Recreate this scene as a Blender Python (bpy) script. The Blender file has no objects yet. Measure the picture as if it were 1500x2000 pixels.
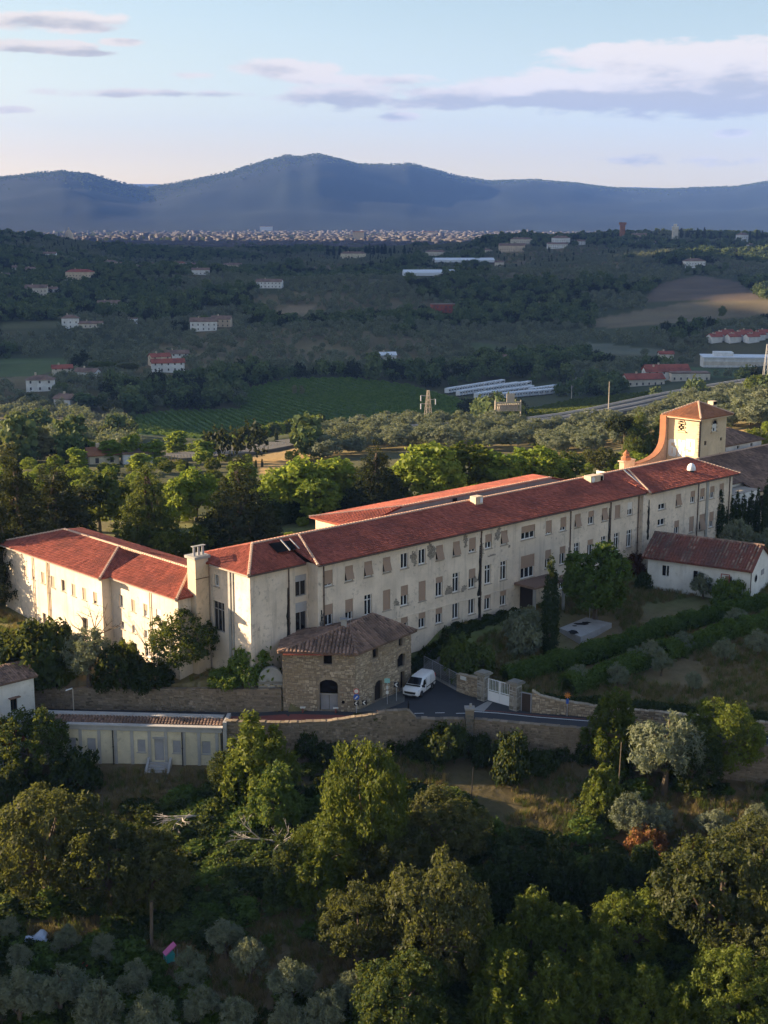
import bpy, math, random
import numpy as np
from mathutils import Vector, Matrix
R_ = math.radians
S = bpy.context.scene
COL = S.collection
# ---------------------------------------------------------------- camera
F, PITCH, H = 2690.0, R_(12.0), 48.0          # focal length in photo pixels, tilt below level, height over the forecourt
cam = bpy.data.cameras.new('camera'); camo = bpy.data.objects.new('camera', cam); COL.objects.link(camo)
camo.location = (0, 0, H); camo.rotation_euler = (math.pi/2 - PITCH, 0, 0)
cam.sensor_fit = 'VERTICAL'; cam.sensor_height = 36; cam.lens = 36*F/2000
cam.clip_start = 1; cam.clip_end = 60000
S.camera = camo
# ---------------------------------------------------------------- sun and sky
SUN_EL = R_(14.5); SUN_AZ = math.atan2(-0.967, 0.256)     # azimuth from +Y towards +X
SUN_STRENGTH, SKY_STRENGTH, EXPOSURE = 5.0, 0.062, 2.2
sd = Vector((math.sin(SUN_AZ)*math.cos(SUN_EL), math.cos(SUN_AZ)*math.cos(SUN_EL), math.sin(SUN_EL)))
sun = bpy.data.lights.new('sun', 'SUN'); suno = bpy.data.objects.new('sun', sun); COL.objects.link(suno)
sun.energy = SUN_STRENGTH; sun.angle = R_(0.5); sun.color = (1.0, 0.75, 0.47)
suno.rotation_euler = sd.to_track_quat('Z', 'Y').to_euler(); suno.location = (-200, 100, 300)
W_ = bpy.data.worlds.new('World'); S.world = W_; W_.use_nodes = True
nt = W_.node_tree; nt.nodes.clear()
class NB:
    """tiny node-expression builder"""
    def __init__(s, t): s.t = t
    def n(s, typ, **kw):
        o = s.t.nodes.new(typ)
        for k, v in kw.items(): setattr(o, k, v)
        return o
    def _in(s, sock, v):
        if hasattr(v, 'is_output') or isinstance(v, bpy.types.NodeSocket): s.t.links.new(v, sock)
        elif isinstance(v, (tuple, list)) and sock.type == 'RGBA' and len(v) == 3: sock.default_value = (*v, 1)
        else: sock.default_value = v
    def m(s, op, a, b=0.0, c=0.0, clamp=False):
        o = s.n('ShaderNodeMath', operation=op); o.use_clamp = clamp
        for i, v in enumerate((a, b, c)):
            if i < len(o.inputs): s._in(o.inputs[i], v)
        return o.outputs[0]
    def vm(s, op, a, b=(0, 0, 0)):
        o = s.n('ShaderNodeVectorMath', operation=op); s._in(o.inputs[0], a); s._in(o.inputs[1], b); return o.outputs[0]
    def mix(s, f, a, b, mode='MIX'):
        o = s.n('ShaderNodeMix', data_type='RGBA', blend_type=mode)
        s._in(o.inputs[0], f); s._in(o.inputs[6], a); s._in(o.inputs[7], b); return o.outputs[2]
    def noise(s, vec, scale, detail=4, rough=.55, out=0):
        o = s.n('ShaderNodeTexNoise'); s._in(o.inputs['Vector'], vec) if vec is not None else None
        o.inputs['Scale'].default_value = scale; o.inputs['Detail'].default_value = detail; o.inputs['Roughness'].default_value = rough
        return o.outputs[out]
    def ramp(s, f, stops, interp='LINEAR'):
        o = s.n('ShaderNodeValToRGB'); s._in(o.inputs[0], f); e = o.color_ramp; e.interpolation = interp
        while len(e.elements) < len(stops): e.elements.new(.5)
        for el, (p, c) in zip(e.elements, stops): el.position = p; el.color = (*c, 1) if len(c) == 3 else c
        return o.outputs[0]
    def step(s, v, a, b):
        o = s.n('ShaderNodeMapRange', interpolation_type='SMOOTHSTEP'); s._in(o.inputs[0], v)
        o.inputs[1].default_value = a; o.inputs[2].default_value = b; return o.outputs[0]
    def comb(s, x, y, z):
        o = s.n('ShaderNodeCombineXYZ')
        for i, v in enumerate((x, y, z)): s._in(o.inputs[i], v)
        return o.outputs[0]
nb = NB(nt)
sky = nb.n('ShaderNodeTexSky', sky_type='NISHITA'); sky.sun_disc = False
sky.sun_elevation = SUN_EL; sky.sun_rotation = SUN_AZ; sky.altitude = 250; sky.air_density = 1.0; sky.dust_density = 1.2; sky.ozone_density = 3.0
gen = nb.n('ShaderNodeTexCoord').outputs['Generated']
sep = nb.n('ShaderNodeSeparateXYZ'); nt.links.new(gen, sep.inputs[0])
az = nb.m('ARCTAN2', sep.outputs[0], sep.outputs[1]); el = nb.m('ARCSINE', sep.outputs[2])
# evening sky: pink-peach low down, clean blue higher up (same all round the horizon)
tint = nb.ramp(nb.m('MULTIPLY', el, 1/0.9), [(0.0, (1.9, 1.45, .98)), (.02, (1.75, 1.33, .93)), (.05, (1.5, 1.08, .82)), (.089, (1.40, 1.05, .79)), (.126, (1.32, .99, .72)), (.16, (1.24, .95, .69)), (.4, (.95, .90, .80)), (1, (.9, .88, .82))])
base = nb.mix(1.0, sky.outputs[0], tint, 'MULTIPLY')
# clouds laid out on the sky by azimuth and elevation; the same broken cloud goes on around the horizon
def azel(px, py):
    a = (px-750)/F; b = (1000-py)/F
    x, y, z = a, math.cos(PITCH)+b*math.sin(PITCH), -math.sin(PITCH)+b*math.cos(PITCH)
    return math.atan2(x, y), math.atan2(z, math.hypot(x, y))
blobs = [(1340,126,260,42,1.1),(1420,172,330,46,1.15),(1180,176,250,40,1.1),(960,188,240,24,.82),(690,190,190,28,.6),(555,133,105,20,.7),(700,155,200,13,.55),
         (90,40,150,20,.85),(45,90,130,15,.8),(150,102,70,8,.7),(238,82,42,8,.75),(290,182,240,11,.56),(380,148,60,8,.5),(15,215,45,9,.75),(775,228,45,9,.7),(1425,260,45,9,.55),(1300,312,210,18,.48)]
mask = None; lift = None; ae = nb.comb(az, el, 0.0)
for (px, py, sx, sy, w) in blobs:
    a0, e0 = azel(px, py); mad = nb.n('ShaderNodeVectorMath', operation='MULTIPLY_ADD'); nt.links.new(ae, mad.inputs[0]); mad.inputs[1].default_value = (F/sx, F/sy, 0); mad.inputs[2].default_value = (-a0*F/sx, -e0*F/sy, 0)
    dot = nb.n('ShaderNodeVectorMath', operation='DOT_PRODUCT'); nt.links.new(mad.outputs[0], dot.inputs[0]); nt.links.new(mad.outputs[0], dot.inputs[1])
    g = nb.m('MULTIPLY', nb.m('POWER', .3679, dot.outputs['Value']), w)
    mask = g if mask is None else nb.m('MAXIMUM', mask, g)
    if sx > 100:                                                     # how high in its cloud a point lies: tops catch the light
        up_ = nb.n('ShaderNodeVectorMath', operation='DOT_PRODUCT'); nt.links.new(mad.outputs[0], up_.inputs[0]); up_.inputs[1].default_value = (0, 1, 0)
        q_ = nb.m('MULTIPLY', g, up_.outputs['Value']); lift = q_ if lift is None else nb.m('ADD', lift, q_)
cvec = nb.comb(nb.m('MULTIPLY', az, 1.0), nb.m('MULTIPLY', el, 3.4), 0.3)
n1 = nb.noise(cvec, 13, 5, .62); n2 = nb.noise(cvec, 2.6, 1, .5)
warp = nb.noise(nb.vm('ADD', cvec, (3.1, 1.7, 0)), 34, 4, .62)
around = nb.m('MULTIPLY', nb.step(nb.m('ABSOLUTE', az), .34, .5), nb.m('MULTIPLY', nb.step(n2, .48, .66), .9))
around = nb.m('MULTIPLY', around, nb.m('MULTIPLY', nb.step(el, .02, .08), nb.m('SUBTRACT', 1.0, nb.step(el, .7, 1.2))))
mask = nb.m('MAXIMUM', mask, around)
dens = nb.m('ADD', nb.m('MULTIPLY', mask, 1.3), nb.m('ADD', nb.m('MULTIPLY', nb.m('SUBTRACT', n1, .5), 1.7), nb.m('MULTIPLY', nb.m('SUBTRACT', warp, .5), 1.15)))
dens = nb.m('MULTIPLY', dens, nb.step(mask, .03, .3))
cov = nb.m('MULTIPLY', nb.step(dens, .30, .66), .95)
n1u = nb.noise(nb.vm('ADD', cvec, (-.012, .045, 0)), 13, 4, .62)            # what lies up-sun of this bit of cloud
shade = nb.step(nb.m('ADD', nb.m('MULTIPLY', nb.m('SUBTRACT', n1u, n1), 2.4), nb.m('SUBTRACT', nb.m('MULTIPLY', dens, .45), nb.m('MULTIPLY', lift, .75))), .0, .8)
ccol = nb.mix(shade, (4.1, 3.55, 2.9), (2.25, 2.05, 1.80))
skycol = nb.mix(cov, base, ccol)
bg = nb.n('ShaderNodeBackground'); nt.links.new(skycol, bg.inputs[0]); bg.inputs[1].default_value = SKY_STRENGTH
wo = nb.n('ShaderNodeOutputWorld'); nt.links.new(bg.outputs[0], wo.inputs[0])
# ---------------------------------------------------------------- exposure and renderer
vs = S.view_settings; vs.view_transform = 'Standard'; vs.look = 'None'; vs.exposure = EXPOSURE; vs.gamma = 1; vs.use_curve_mapping = False
S.render.engine = 'CYCLES'
try:
    S.cycles.use_denoising = True; S.cycles.denoiser = 'OPENIMAGEDENOISE'; S.cycles.max_bounces = 6; S.cycles.diffuse_bounces = 3
    S.cycles.transparent_max_bounces = 8; S.cycles.volume_bounces = 0; S.cycles.use_adaptive_sampling = True; S.cycles.adaptive_threshold = .015
except Exception: pass
# ---------------------------------------------------------------- pixel <-> place
cp_, sp_ = math.cos(PITCH), math.sin(PITCH)
def ray(px, py):
    a = (px-750)/F; b = (1000-py)/F
    return np.array([a, cp_+b*sp_, -sp_+b*cp_])
def at(px, py, z):
    r = ray(px, py); return np.array([0, 0, H]) + r*((z-H)/r[2])
def proj(x, y, z):
    z = z-H; d = np.maximum(y*cp_-z*sp_, 1e-3); v = y*sp_+z*cp_
    return 750+F*x/d, 1000-F*v/d
AZB = R_(46.8)                                   # the long facade runs this way
UA = np.array([math.sin(AZB), math.cos(AZB), 0]); UB = np.array([-math.cos(AZB), math.sin(AZB), 0])
O = np.array([6.69, 157.07, 0.0])
def Wd(u, v, z=0): return O+UA*u+UB*v+np.array([0, 0, z])
# ---------------------------------------------------------------- terrain
def lerp_tab(tab):
    xs = np.array([t[0] for t in tab], float); ys = np.array([t[1] for t in tab], float)
    return lambda x: np.interp(x, xs, ys)
y_wall = lerp_tab([(-120, 150), (-60, 141.2), (-45, 140.2), (-37, 139.5), (-17.6, 138.2), (-16.6, 135.6), (-14, 135), (-9.6, 134.6), (2, 135.5), (9, 135.7), (21, 132.7), (38, 128.3), (60, 121), (120, 104)])
y_far = lerp_tab([(-60, 148.5), (-48, 146.3), (-36, 143.8), (-27, 141.8), (-22, 140.7), (-18, 139.7), (-14, 138.75), (-11, 138.7), (-3, 138.3), (0.5, 139), (3.2, 146), (4, 151), (7, 151), (8.6, 144.2), (11, 141.9), (14, 139.2), (16, 137.9), (21, 136.6), (38, 131.6), (60, 124.5), (120, 108)])
z_road = lerp_tab([(-60, -5.2), (-36, -4.8), (-22, -3.9), (-10, -3.1), (-4, -3.0), (60, -3.0)])
ctrl = []
def C3(x, y, z): ctrl.append((x, y, z))
def CW(u, v, z): p = Wd(u, v); C3(p[0], p[1], z)
def CP(px, py, z): p = at(px, py, z); C3(p[0], p[1], z)
for u, z in ((-18, 0), (0, 0), (20, .1), (38, .6), (55, 1.8)): CW(u, 0, z)
for u, v, z in ((-27, 9, -.4), (-29.5, 4, -.9), (-31, 9, -.9), (-31.8, 24, -.8), (-31.8, 46, -.2), (-38, 46, -.8), (-38, 20, -2.0), (5, -6, -.6), (15, -9, -1.0), (0, 14, 0), (-20, 20, 0), (40, 25, .5), (-20, 60, -1), (30, 60, -3), (70, 40, 1), (-31, 60, 0), (80, 5, 1.5), (-60, 40, -1), (-60, 70, -1)): CW(u, v, z)
for p in ((-45, 148.5, -2.6), (-36, 145.5, -2.3), (-27, 143.2, -1.8), (-22, 142, -1.4), (-16, 140, -1.0), (-12.4, 140, -1.0), (0, 141, -3.15), (1.5, 143, -3.15), (-6, 142, -2.6), (-4, 146, -2.0), (6, 152, -2.9), (12, 150, -2.0), (10, 145, -2.7), (20, 141, -2.2), (25, 150, -1.8), (35, 138, -2.4), (40, 160, -.8), (50, 135, -2.4), (35, 175, 0), (48, 168, -.2), (41, 182, .5), (52, 192, 2), (62, 175, .5), (90, 140, -1), (-70, 150, -3), (-100, 165, 0), (-110, 200, 0)): C3(*p)
for q in ((900, 900, -6), (700, 920, -5), (1100, 880, -9), (1250, 850, -8), (1440, 850, 0), (1480, 790, 0), (1350, 800, -12), (900, 850, -14), (760, 840, -18), (560, 900, -10), (400, 920, -8), (150, 930, -6), (500, 870, -24), (300, 880, -20), (60, 880, -18)): CP(*q)
def CD(px, py, r):
    a, e = azel(px, py); C3(r*math.sin(a), r*math.cos(a), H+r*math.tan(e))
for q in ((980, 832, 500), (1100, 822, 505), (1200, 800, 540), (1300, 780, 580), (1450, 755, 640), (1130, 800, 570), (1230, 780, 620), (620, 850, 540), (400, 845, 590), (600, 820, 640), (800, 800, 660), (650, 745, 760), (480, 765, 730), (880, 785, 690), (950, 765, 730), (1070, 765, 730), (1430, 712, 860), (1300, 740, 780), (1150, 720, 850), (100, 760, 690), (60, 810, 600), (320, 715, 790), (60, 718, 850), (200, 680, 960), (200, 790, 640), (430, 720, 820), (600, 690, 880), (600, 650, 980), (850, 680, 950), (400, 640, 1050), (150, 635, 1150), (620, 585, 1220), (800, 600, 1200), (450, 575, 1300), (1000, 620, 1150), (1050, 660, 1050), (700, 545, 1550), (400, 545, 1600), (150, 560, 1500), (1250, 650, 1080), (1450, 640, 1110), (1400, 600, 1260), (1350, 560, 1450), (1200, 540, 1600), (1000, 540, 1600), (1450, 520, 1800), (850, 530, 1700), (600, 530, 1950), (200, 530, 1900), (1100, 500, 2100)): CD(*q)
for (px, py, r) in ((-300, 450, 2300), (0, 464, 2350), (80, 480, 2300), (180, 503, 2250), (300, 514, 2300), (450, 516, 2300), (560, 513, 2350), (680, 504, 2350), (760, 501, 2400), (860, 497, 2450), (910, 483, 2450), (950, 471, 2450), (1050, 466, 2500), (1200, 460, 2550), (1320, 459, 2550), (1500, 463, 2550), (1800, 458, 2550)):
    a, e = azel(px, py); C3(r*math.sin(a), r*math.cos(a), H+r*math.tan(e))
for a, r, z in ((-60, 260, 2), (-60, 600, -5), (-60, 1200, 20), (-45, 900, -20), (60, 260, 0), (60, 700, -20), (60, 1500, 20), (45, 1000, -30), (90, 300, 0), (-90, 300, 3), (90, 2000, 0), (-90, 2000, 60), (35, 2500, 30), (-35, 2400, 30), (25, 500, -15), (-25, 450, -15)):
    C3(r*math.sin(R_(a)), r*math.cos(R_(a)), z)
ctrl = np.array(ctrl)
def rc(x, y):
    r = np.maximum(np.hypot(x, y), 30); return np.stack([np.arctan2(x, y)*1.6, np.log(r)], -1)
_cc = rc(ctrl[:, 0], ctrl[:, 1]); _n = len(ctrl)
def _phi(a, b): return np.sqrt(((a[:, None, :]-b[None])**2).sum(-1)+1e-4)
_M = np.zeros((_n+3, _n+3)); _M[:_n, :_n] = -_phi(_cc, _cc) - np.eye(_n)*0.004; _M[:_n, _n:] = np.c_[np.ones(_n), _cc]; _M[_n:, :_n] = _M[:_n, _n:].T
_w = np.linalg.solve(_M, np.r_[ctrl[:, 2], 0, 0, 0])
def upper(x, y):
    c = rc(x, y); out = np.empty(len(c))
    for i in range(0, len(c), 20000):
        q = c[i:i+20000]; out[i:i+20000] = -_phi(q, _cc)@_w[:_n] + _w[_n] + q@_w[_n+1:]
    return out
def sst(t): t = np.clip(t, 0, 1); return t*t*(3-2*t)
def vnoise(x, y, s, seed=0):
    """smooth value noise"""
    x = x/s+seed*17.3; y = y/s-seed*9.1; xi = np.floor(x); yi = np.floor(y); fx = x-xi; fy = y-yi
    def h(a, b): v = np.sin(a*127.1+b*311.7+seed*74.7)*43758.5453; return v-np.floor(v)
    fx = fx*fx*(3-2*fx); fy = fy*fy*(3-2*fy)
    return (h(xi, yi)*(1-fx)+h(xi+1, yi)*fx)*(1-fy)+(h(xi, yi+1)*(1-fx)+h(xi+1, yi+1)*fx)*fy
skyline = [(-900, 352), (-500, 340), (-200, 350), (0, 346), (60, 339), (120, 333), (170, 338), (220, 352), (270, 365), (300, 366), (380, 350), (450, 335), (520, 313), (560, 304), (590, 307), (622, 302), (660, 311), (700, 321), (760, 322), (800, 319), (840, 330), (900, 346), (960, 356), (1050, 353), (1120, 358), (1200, 368), (1300, 371), (1380, 369), (1440, 366), (1500, 357), (1700, 345), (2100, 352), (2500, 345)]
_sa = [azel(*q) for q in skyline]; sk_a = np.array([a for a, e in _sa]); sk_e = np.array([e for a, e in _sa])
def terrain(x, y):
    x = np.atleast_1d(np.asarray(x, float)); y = np.atleast_1d(np.asarray(y, float)); r = np.hypot(x, y); a = np.arctan2(x, y)
    zu = upper(x, y)
    fz = sst((r-250)/350)
    zu = zu + fz*((vnoise(x, y, 60, 1)-.5)*5+((vnoise(x, y, 170, 2)-.5)*10+(vnoise(x, y, 210, 14)-.5)*22*sst((r-950)/250))*sst((r-500)/400)*(1-sst((r-2000)/250)))
    # behind the crest the city plain, then the mountains
    s = sst((r-2560)/420)
    zp = -20+(vnoise(x, y, 400, 3)-.5)*4
    zu = zu*(1-s)+zp*s
    ez = np.interp(a, sk_a, sk_e); RM = 9600+500*np.sin(a*9)
    zm = H+RM*np.tan(ez)
    t = (r-6700)/(RM-6700)
    spur = (vnoise(x, y, 620, 5)-.5)*1.0+(vnoise(x, y, 230, 6)-.5)*.4
    hm = sst(np.clip(t, 0, 1))*.62+np.clip(t, 0, 1)**1.6*.38
    hm = hm*(1+spur*.4*np.sin(np.clip(t, 0, 1)*math.pi))
    back = 1-.35*sst((r-RM)/3000)
    zmt = -20+(zm+20)*hm*back+(vnoise(x, y, 90, 7)-.5)*6*sst(t*3)
    # paler range beyond
    t2 = sst((r-13200)/2300); e2 = H+15500*np.tan(np.interp(a, [-.6, -.27, -.2, -.16, -.05, .15, .19, .235, .26, .6], [.026, .0275, .024, .0245, .02, .0215, .0225, .0235, .0215, .022]))
    zmt = np.maximum(zmt, np.where(r > 12000, -100+(e2+100)*t2*(1-.1*vnoise(x, y, 700, 8)), -1e4))
    zu = np.where(r > 5800, np.maximum(zp, zmt), zu)
    # unseen high ridge added west of the valley, shaped to shade the far slopes
    px_, py_ = x+1950., y-1400.; dx, dy = -650., 2750.; tt = np.clip((px_*dx+py_*dy)/(dx*dx+dy*dy), 0, 1)
    dd = np.hypot(px_-tt*dx, py_-tt*dy); zu = zu+(560+500*tt)*(1+.10*np.sin(tt*23+1.0))*np.exp(-(dd/520)**2)
    # road shelf and lower slope
    yw = y_wall(x); yf = y_far(x); zr = z_road(x)
    onroad = (y >= yw+.95) & (y <= yf+np.where(x < -10, .8, .3)) & (np.abs(x) < 120)
    zu = np.where(onroad, zr-.06, zu)
    up = np.clip((y-yf-.3)/2.5, 0, 1); near = (y > yf) & (y < yf+2.8) & (np.abs(x) < 60) & (x > 8.4)
    zu = np.where(near, (zr-.06)*(1-up)+zu*up, zu)
    d = np.interp(x, [-120, -60, 0, 40, 120], [150, 140.5, 136, 129, 106])-y
    base = zr*.35-5.6-.55*np.clip((-14-x)/4, 0, 1)
    zl = base-.25*np.clip(d, -3, 130)-.02*np.maximum(d-130, 0)+(vnoise(x, y, 9, 4)-.5)*.8*np.clip(d/4, 0, 1)+(vnoise(x, y, 28, 9)-.5)*2.0*np.clip(d/14, 0, 1)
    return np.where(y < yw+.95, zl, zu)
def tz(x, y): return float(terrain([x], [y])[0])
_gr = np.geomspace(230, 9500, 520); _ga = np.radians(np.arange(-24, 24.01, .1)); _GR, _GA = np.meshgrid(_gr, _ga, indexing='ij'); _GZ = terrain((_GR*np.sin(_GA)).ravel(), (_GR*np.cos(_GA)).ravel()).reshape(_GR.shape); _gl = math.log(_gr[1]/_gr[0])
def tfast(x, y):
    """terrain from a stored polar grid (far), exact near by"""
    x = np.atleast_1d(np.asarray(x, float)); y = np.atleast_1d(np.asarray(y, float)); r = np.hypot(x, y); a = np.arctan2(x, y); out = np.empty(len(x)); f = (r > 240) & (r < 9400) & (np.abs(a) < R_(23.9))
    if (~f).any(): out[~f] = terrain(x[~f], y[~f])
    if f.any():
        u = np.log(r[f]/_gr[0])/_gl; v = (a[f]-_ga[0])/R_(.1); i = u.astype(int); j = v.astype(int); fu = u-i; fv = v-j
        out[f] = (_GZ[i, j]*(1-fu)+_GZ[i+1, j]*fu)*(1-fv)+(_GZ[i, j+1]*(1-fu)+_GZ[i+1, j+1]*fu)*fv
    return out
_T = np.concatenate([np.arange(72, 240, .5), np.geomspace(240, 9000, 520)])
def ground(px, py):
    """first point of the terrain on the line of sight through a photo pixel"""
    r = ray(px, py); t = np.linspace(0, 1, 9); lo, hi = 72., 9000.
    X = r[0]*_T; Y = r[1]*_T; Z = H+r[2]*_T
    d = Z-tfast(X, Y); k = int(np.argmax(d < 0))
    if d[k] >= 0: k = len(_T)-1
    k = max(k, 1); a, b = _T[k-1], _T[k]
    for _ in range(3):
        q = a+(b-a)*t; d = H+r[2]*q-tfast(r[0]*q, r[1]*q); k = int(np.argmax(d < 0)); k = k if d[k] < 0 else 8; k = max(k, 1); a, b = q[k-1], q[k]
    return np.array([r[0]*b, r[1]*b, float(tfast([r[0]*b], [r[1]*b])[0])])
# ---------------------------------------------------------------- helpers
def tag(o, label=None, cat=None, group=None, kind=None):
    if label: o['label'] = label
    if cat: o['category'] = cat
    if group: o['group'] = group
    if kind: o['kind'] = kind
    elif cat: o['kind'] = 'thing'
    return o
def new_obj(name, me, parent=None):
    o = bpy.data.objects.new(name, me); COL.objects.link(o)
    if parent is not None: o.parent = parent
    return o
def empty(name, loc=(0, 0, 0), rz=0.0):
    o = bpy.data.objects.new(name, None); COL.objects.link(o); o.location = tuple(map(float, loc)); o.rotation_euler = (0, 0, rz); o.empty_display_size = .5
    return o
def np_mesh(name, V, Q, mat=None, tint=None, smooth=False):
    """quads (or tris) from arrays"""
    V = np.asarray(V, np.float32); Q = np.asarray(Q, np.int32); k = Q.shape[1]
    me = bpy.data.meshes.new(name); me.vertices.add(len(V)); me.vertices.foreach_set('co', V.ravel())
    me.loops.add(Q.size); me.loops.foreach_set('vertex_index', Q.ravel())
    me.polygons.add(len(Q)); me.polygons.foreach_set('loop_start', np.arange(0, Q.size, k, dtype=np.int32))
    if smooth: me.polygons.foreach_set('use_smooth', np.ones(len(Q), bool))
    me.update(calc_edges=True)
    if tint is not None:
        at_ = me.attributes.new('tint', 'FLOAT', 'FACE'); at_.data.foreach_set('value', np.asarray(tint, np.float32))
    if mat: me.materials.append(mat)
    return me
class MB:
    def __init__(s): s.v = []; s.f = []; s.t = []
    def poly(s, pts, tint=.5):
        i = len(s.v); s.v += [tuple(map(float, p)) for p in pts]; s.f.append(tuple(range(i, i+len(pts)))); s.t.append(tint); return s
    def obox(s, o, ax, ay, az, tint=.5):
        o, ax, ay, az = (np.asarray(q, float) for q in (o, ax, ay, az))
        i = len(s.v); c = [o, o+ax, o+ax+ay, o+ay]; s.v += [tuple(p) for p in c]+[tuple(p+az) for p in c]
        for f in ((3, 2, 1, 0), (4, 5, 6, 7), (0, 1, 5, 4), (1, 2, 6, 5), (2, 3, 7, 6), (3, 0, 4, 7)): s.f.append(tuple(i+k for k in f)); s.t.append(tint)
        return s
    def box(s, x0, y0, z0, x1, y1, z1, tint=.5): return s.obox((x0, y0, z0), (x1-x0, 0, 0), (0, y1-y0, 0), (0, 0, z1-z0), tint)
    def tube(s, p0, p1, r0, r1=None, n=6, cap=True, tint=.5):
        r1 = r0 if r1 is None else r1; p0 = np.asarray(p0, float); p1 = np.asarray(p1, float); d = p1-p0; d /= max(np.linalg.norm(d), 1e-9)
        a = np.cross(d, (0, 0, 1) if abs(d[2]) < .9 else (1, 0, 0)); a /= np.linalg.norm(a); b = np.cross(d, a); i = len(s.v)
        for p, r in ((p0, r0), (p1, r1)):
            for k in range(n): t = 2*math.pi*k/n; s.v.append(tuple(p+r*(math.cos(t)*a+math.sin(t)*b)))
        for k in range(n): s.f.append((i+k, i+(k+1) % n, i+n+(k+1) % n, i+n+k)); s.t.append(tint)
        if cap:
            s.f.append(tuple(i+k for k in range(n))[::-1]); s.t.append(tint); s.f.append(tuple(i+n+k for k in range(n))); s.t.append(tint)
        return s
    def prism(s, pts, d, tint=.5):
        """polygon pts swept by vector d"""
        P = [np.asarray(p, float) for p in pts]; d = np.asarray(d, float); n = len(P); i = len(s.v)
        s.v += [tuple(p) for p in P]+[tuple(p+d) for p in P]
        s.f += [tuple(i+k for k in range(n))[::-1], tuple(i+n+k for k in range(n))]+[(i+k, i+(k+1) % n, i+n+(k+1) % n, i+n+k) for k in range(n)]
        s.t += [tint]*(n+2); return s
    def mesh(s, name, mat, smooth=False):
        me = bpy.data.meshes.new(name); me.from_pydata(s.v, [], s.f)
        a = me.attributes.new('tint', 'FLOAT', 'FACE'); a.data.foreach_set('value', np.asarray(s.t, np.float32))
        if smooth: me.polygons.foreach_set('use_smooth', np.ones(len(s.f), bool))
        me.materials.append(mat); me.update(); return me
    def build(s, name, mat, parent=None, smooth=False, kind=None, label=None):
        o = new_obj(name, s.mesh(name, mat, smooth), parent)
        if kind: o['kind'] = kind
        if label: o['label'] = label
        return o
# ---------------------------------------------------------------- materials
MATS = {}
def material(name, fn, rough=.85, spec=.25, metal=0.0):
    m = bpy.data.materials.new(name); m.use_nodes = True; t = m.node_tree; b = NB(t); p = t.nodes['Principled BSDF']
    p.inputs['Roughness'].default_value = rough; p.inputs['Specular IOR Level'].default_value = spec; p.inputs['Metallic'].default_value = metal
    r = fn(b, p)
    if r is not None: b._in(p.inputs['Base Color'], r)
    MATS[name] = m; return m
def P3(b, which='Object'): return b.n('ShaderNodeTexCoord').outputs[which]
def wpos(b): return b.n('ShaderNodeNewGeometry').outputs['Position']
def attr(b, n): return b.n('ShaderNodeAttribute', attribute_name=n).outputs['Fac']
def bump(b, p, h, strength=.5, dist=.05):
    o = b.n('ShaderNodeBump'); o.inputs['Strength'].default_value = strength; o.inputs['Distance'].default_value = dist; b._in(o.inputs['Height'], h); b.t.links.new(o.outputs[0], p.inputs['Normal'])
def plain(name, c, rough=.7, spec=.3, metal=0.0, var=.25, scale=1.2):
    def fn(b, p):
        n = b.noise(wpos(b), scale, 5); return b.mix(n, tuple(x*(1-var) for x in c), tuple(min(1, x*(1+var)) for x in c))
    return material(name, fn, rough, spec, metal)
def plaster(name, c, stain=(.16, .145, .12), amount=.75):
    def fn(b, p):
        g = wpos(b); n = b.noise(g, .35, 6, .6); n2 = b.noise(g, 2.2, 6, .65)
        sv = b.vm('MULTIPLY', g, (1.6, 1.6, .12)); st = b.noise(sv, 1.0, 5, .6); blot = b.noise(g, .16, 4, .6)
        col = b.mix(b.step(n, .35, .7), tuple(x*.86 for x in c), tuple(min(1, x*1.08) for x in c))
        col = b.mix(b.m('MULTIPLY', b.step(st, .52, .76), .36*amount), col, stain)
        col = b.mix(b.m('MULTIPLY', b.m('MULTIPLY', b.step(n2, .52, .72), b.step(blot, .42, .6)), .75*amount), col, tuple(x*1.5 for x in stain))
        bump(b, p, n2, .25, .04); return col
    return material(name, fn, .92, .15)
plaster('plaster_cream', (.71, .61, .505), (.16, .14, .12), 1.0); plaster('plaster_warm', (.63, .51, .375)); plaster('plaster_white', (.72, .72, .70), (.25, .25, .22), .6)
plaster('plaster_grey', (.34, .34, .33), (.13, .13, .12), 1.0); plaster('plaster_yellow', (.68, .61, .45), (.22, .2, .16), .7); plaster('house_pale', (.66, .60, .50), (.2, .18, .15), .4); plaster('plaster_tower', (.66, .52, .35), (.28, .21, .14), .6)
def tile_mat(name, c0, c1, c2, lich=(.5, .45, .36), la=.2):
    def fn(b, p):
        g = wpos(b); t = attr(b, 'tint'); n = b.noise(g, .22, 5, .6); n3 = b.noise(g, 1.7, 5, .65)
        col = b.mix(t, c0, c1); col = b.mix(b.m('MULTIPLY', b.step(n, .42, .68), .75), col, c2)
        col = b.mix(b.m('MULTIPLY', b.step(n3, .6, .78), la), col, lich)
        bump(b, p, b.noise(g, 9, 3), .4, .03); return col
    return material(name, fn, .88, .2)
tile_mat('tile_red', (.215, .06, .042), (.43, .125, .082), (.16, .054, .042), (.46, .27, .20), .4)
tile_mat('tile_old', (.115, .078, .062), (.34, .22, .165), (.10, .072, .06), (.42, .37, .32), .5)
tile_mat('tile_rust', (.17, .07, .055), (.24, .09, .065), (.13, .075, .065), (.40, .38, .36), .8)
tile_mat('tile_orange', (.26, .11, .06), (.38, .17, .09), (.17, .085, .055), (.42, .33, .22), .5)
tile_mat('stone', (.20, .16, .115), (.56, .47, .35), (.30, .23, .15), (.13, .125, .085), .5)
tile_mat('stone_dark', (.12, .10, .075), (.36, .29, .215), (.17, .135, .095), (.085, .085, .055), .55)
tile_mat('stone_grey', (.15, .14, .12), (.33, .31, .27), (.13, .125, .105), (.11, .115, .08), .5)
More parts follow.
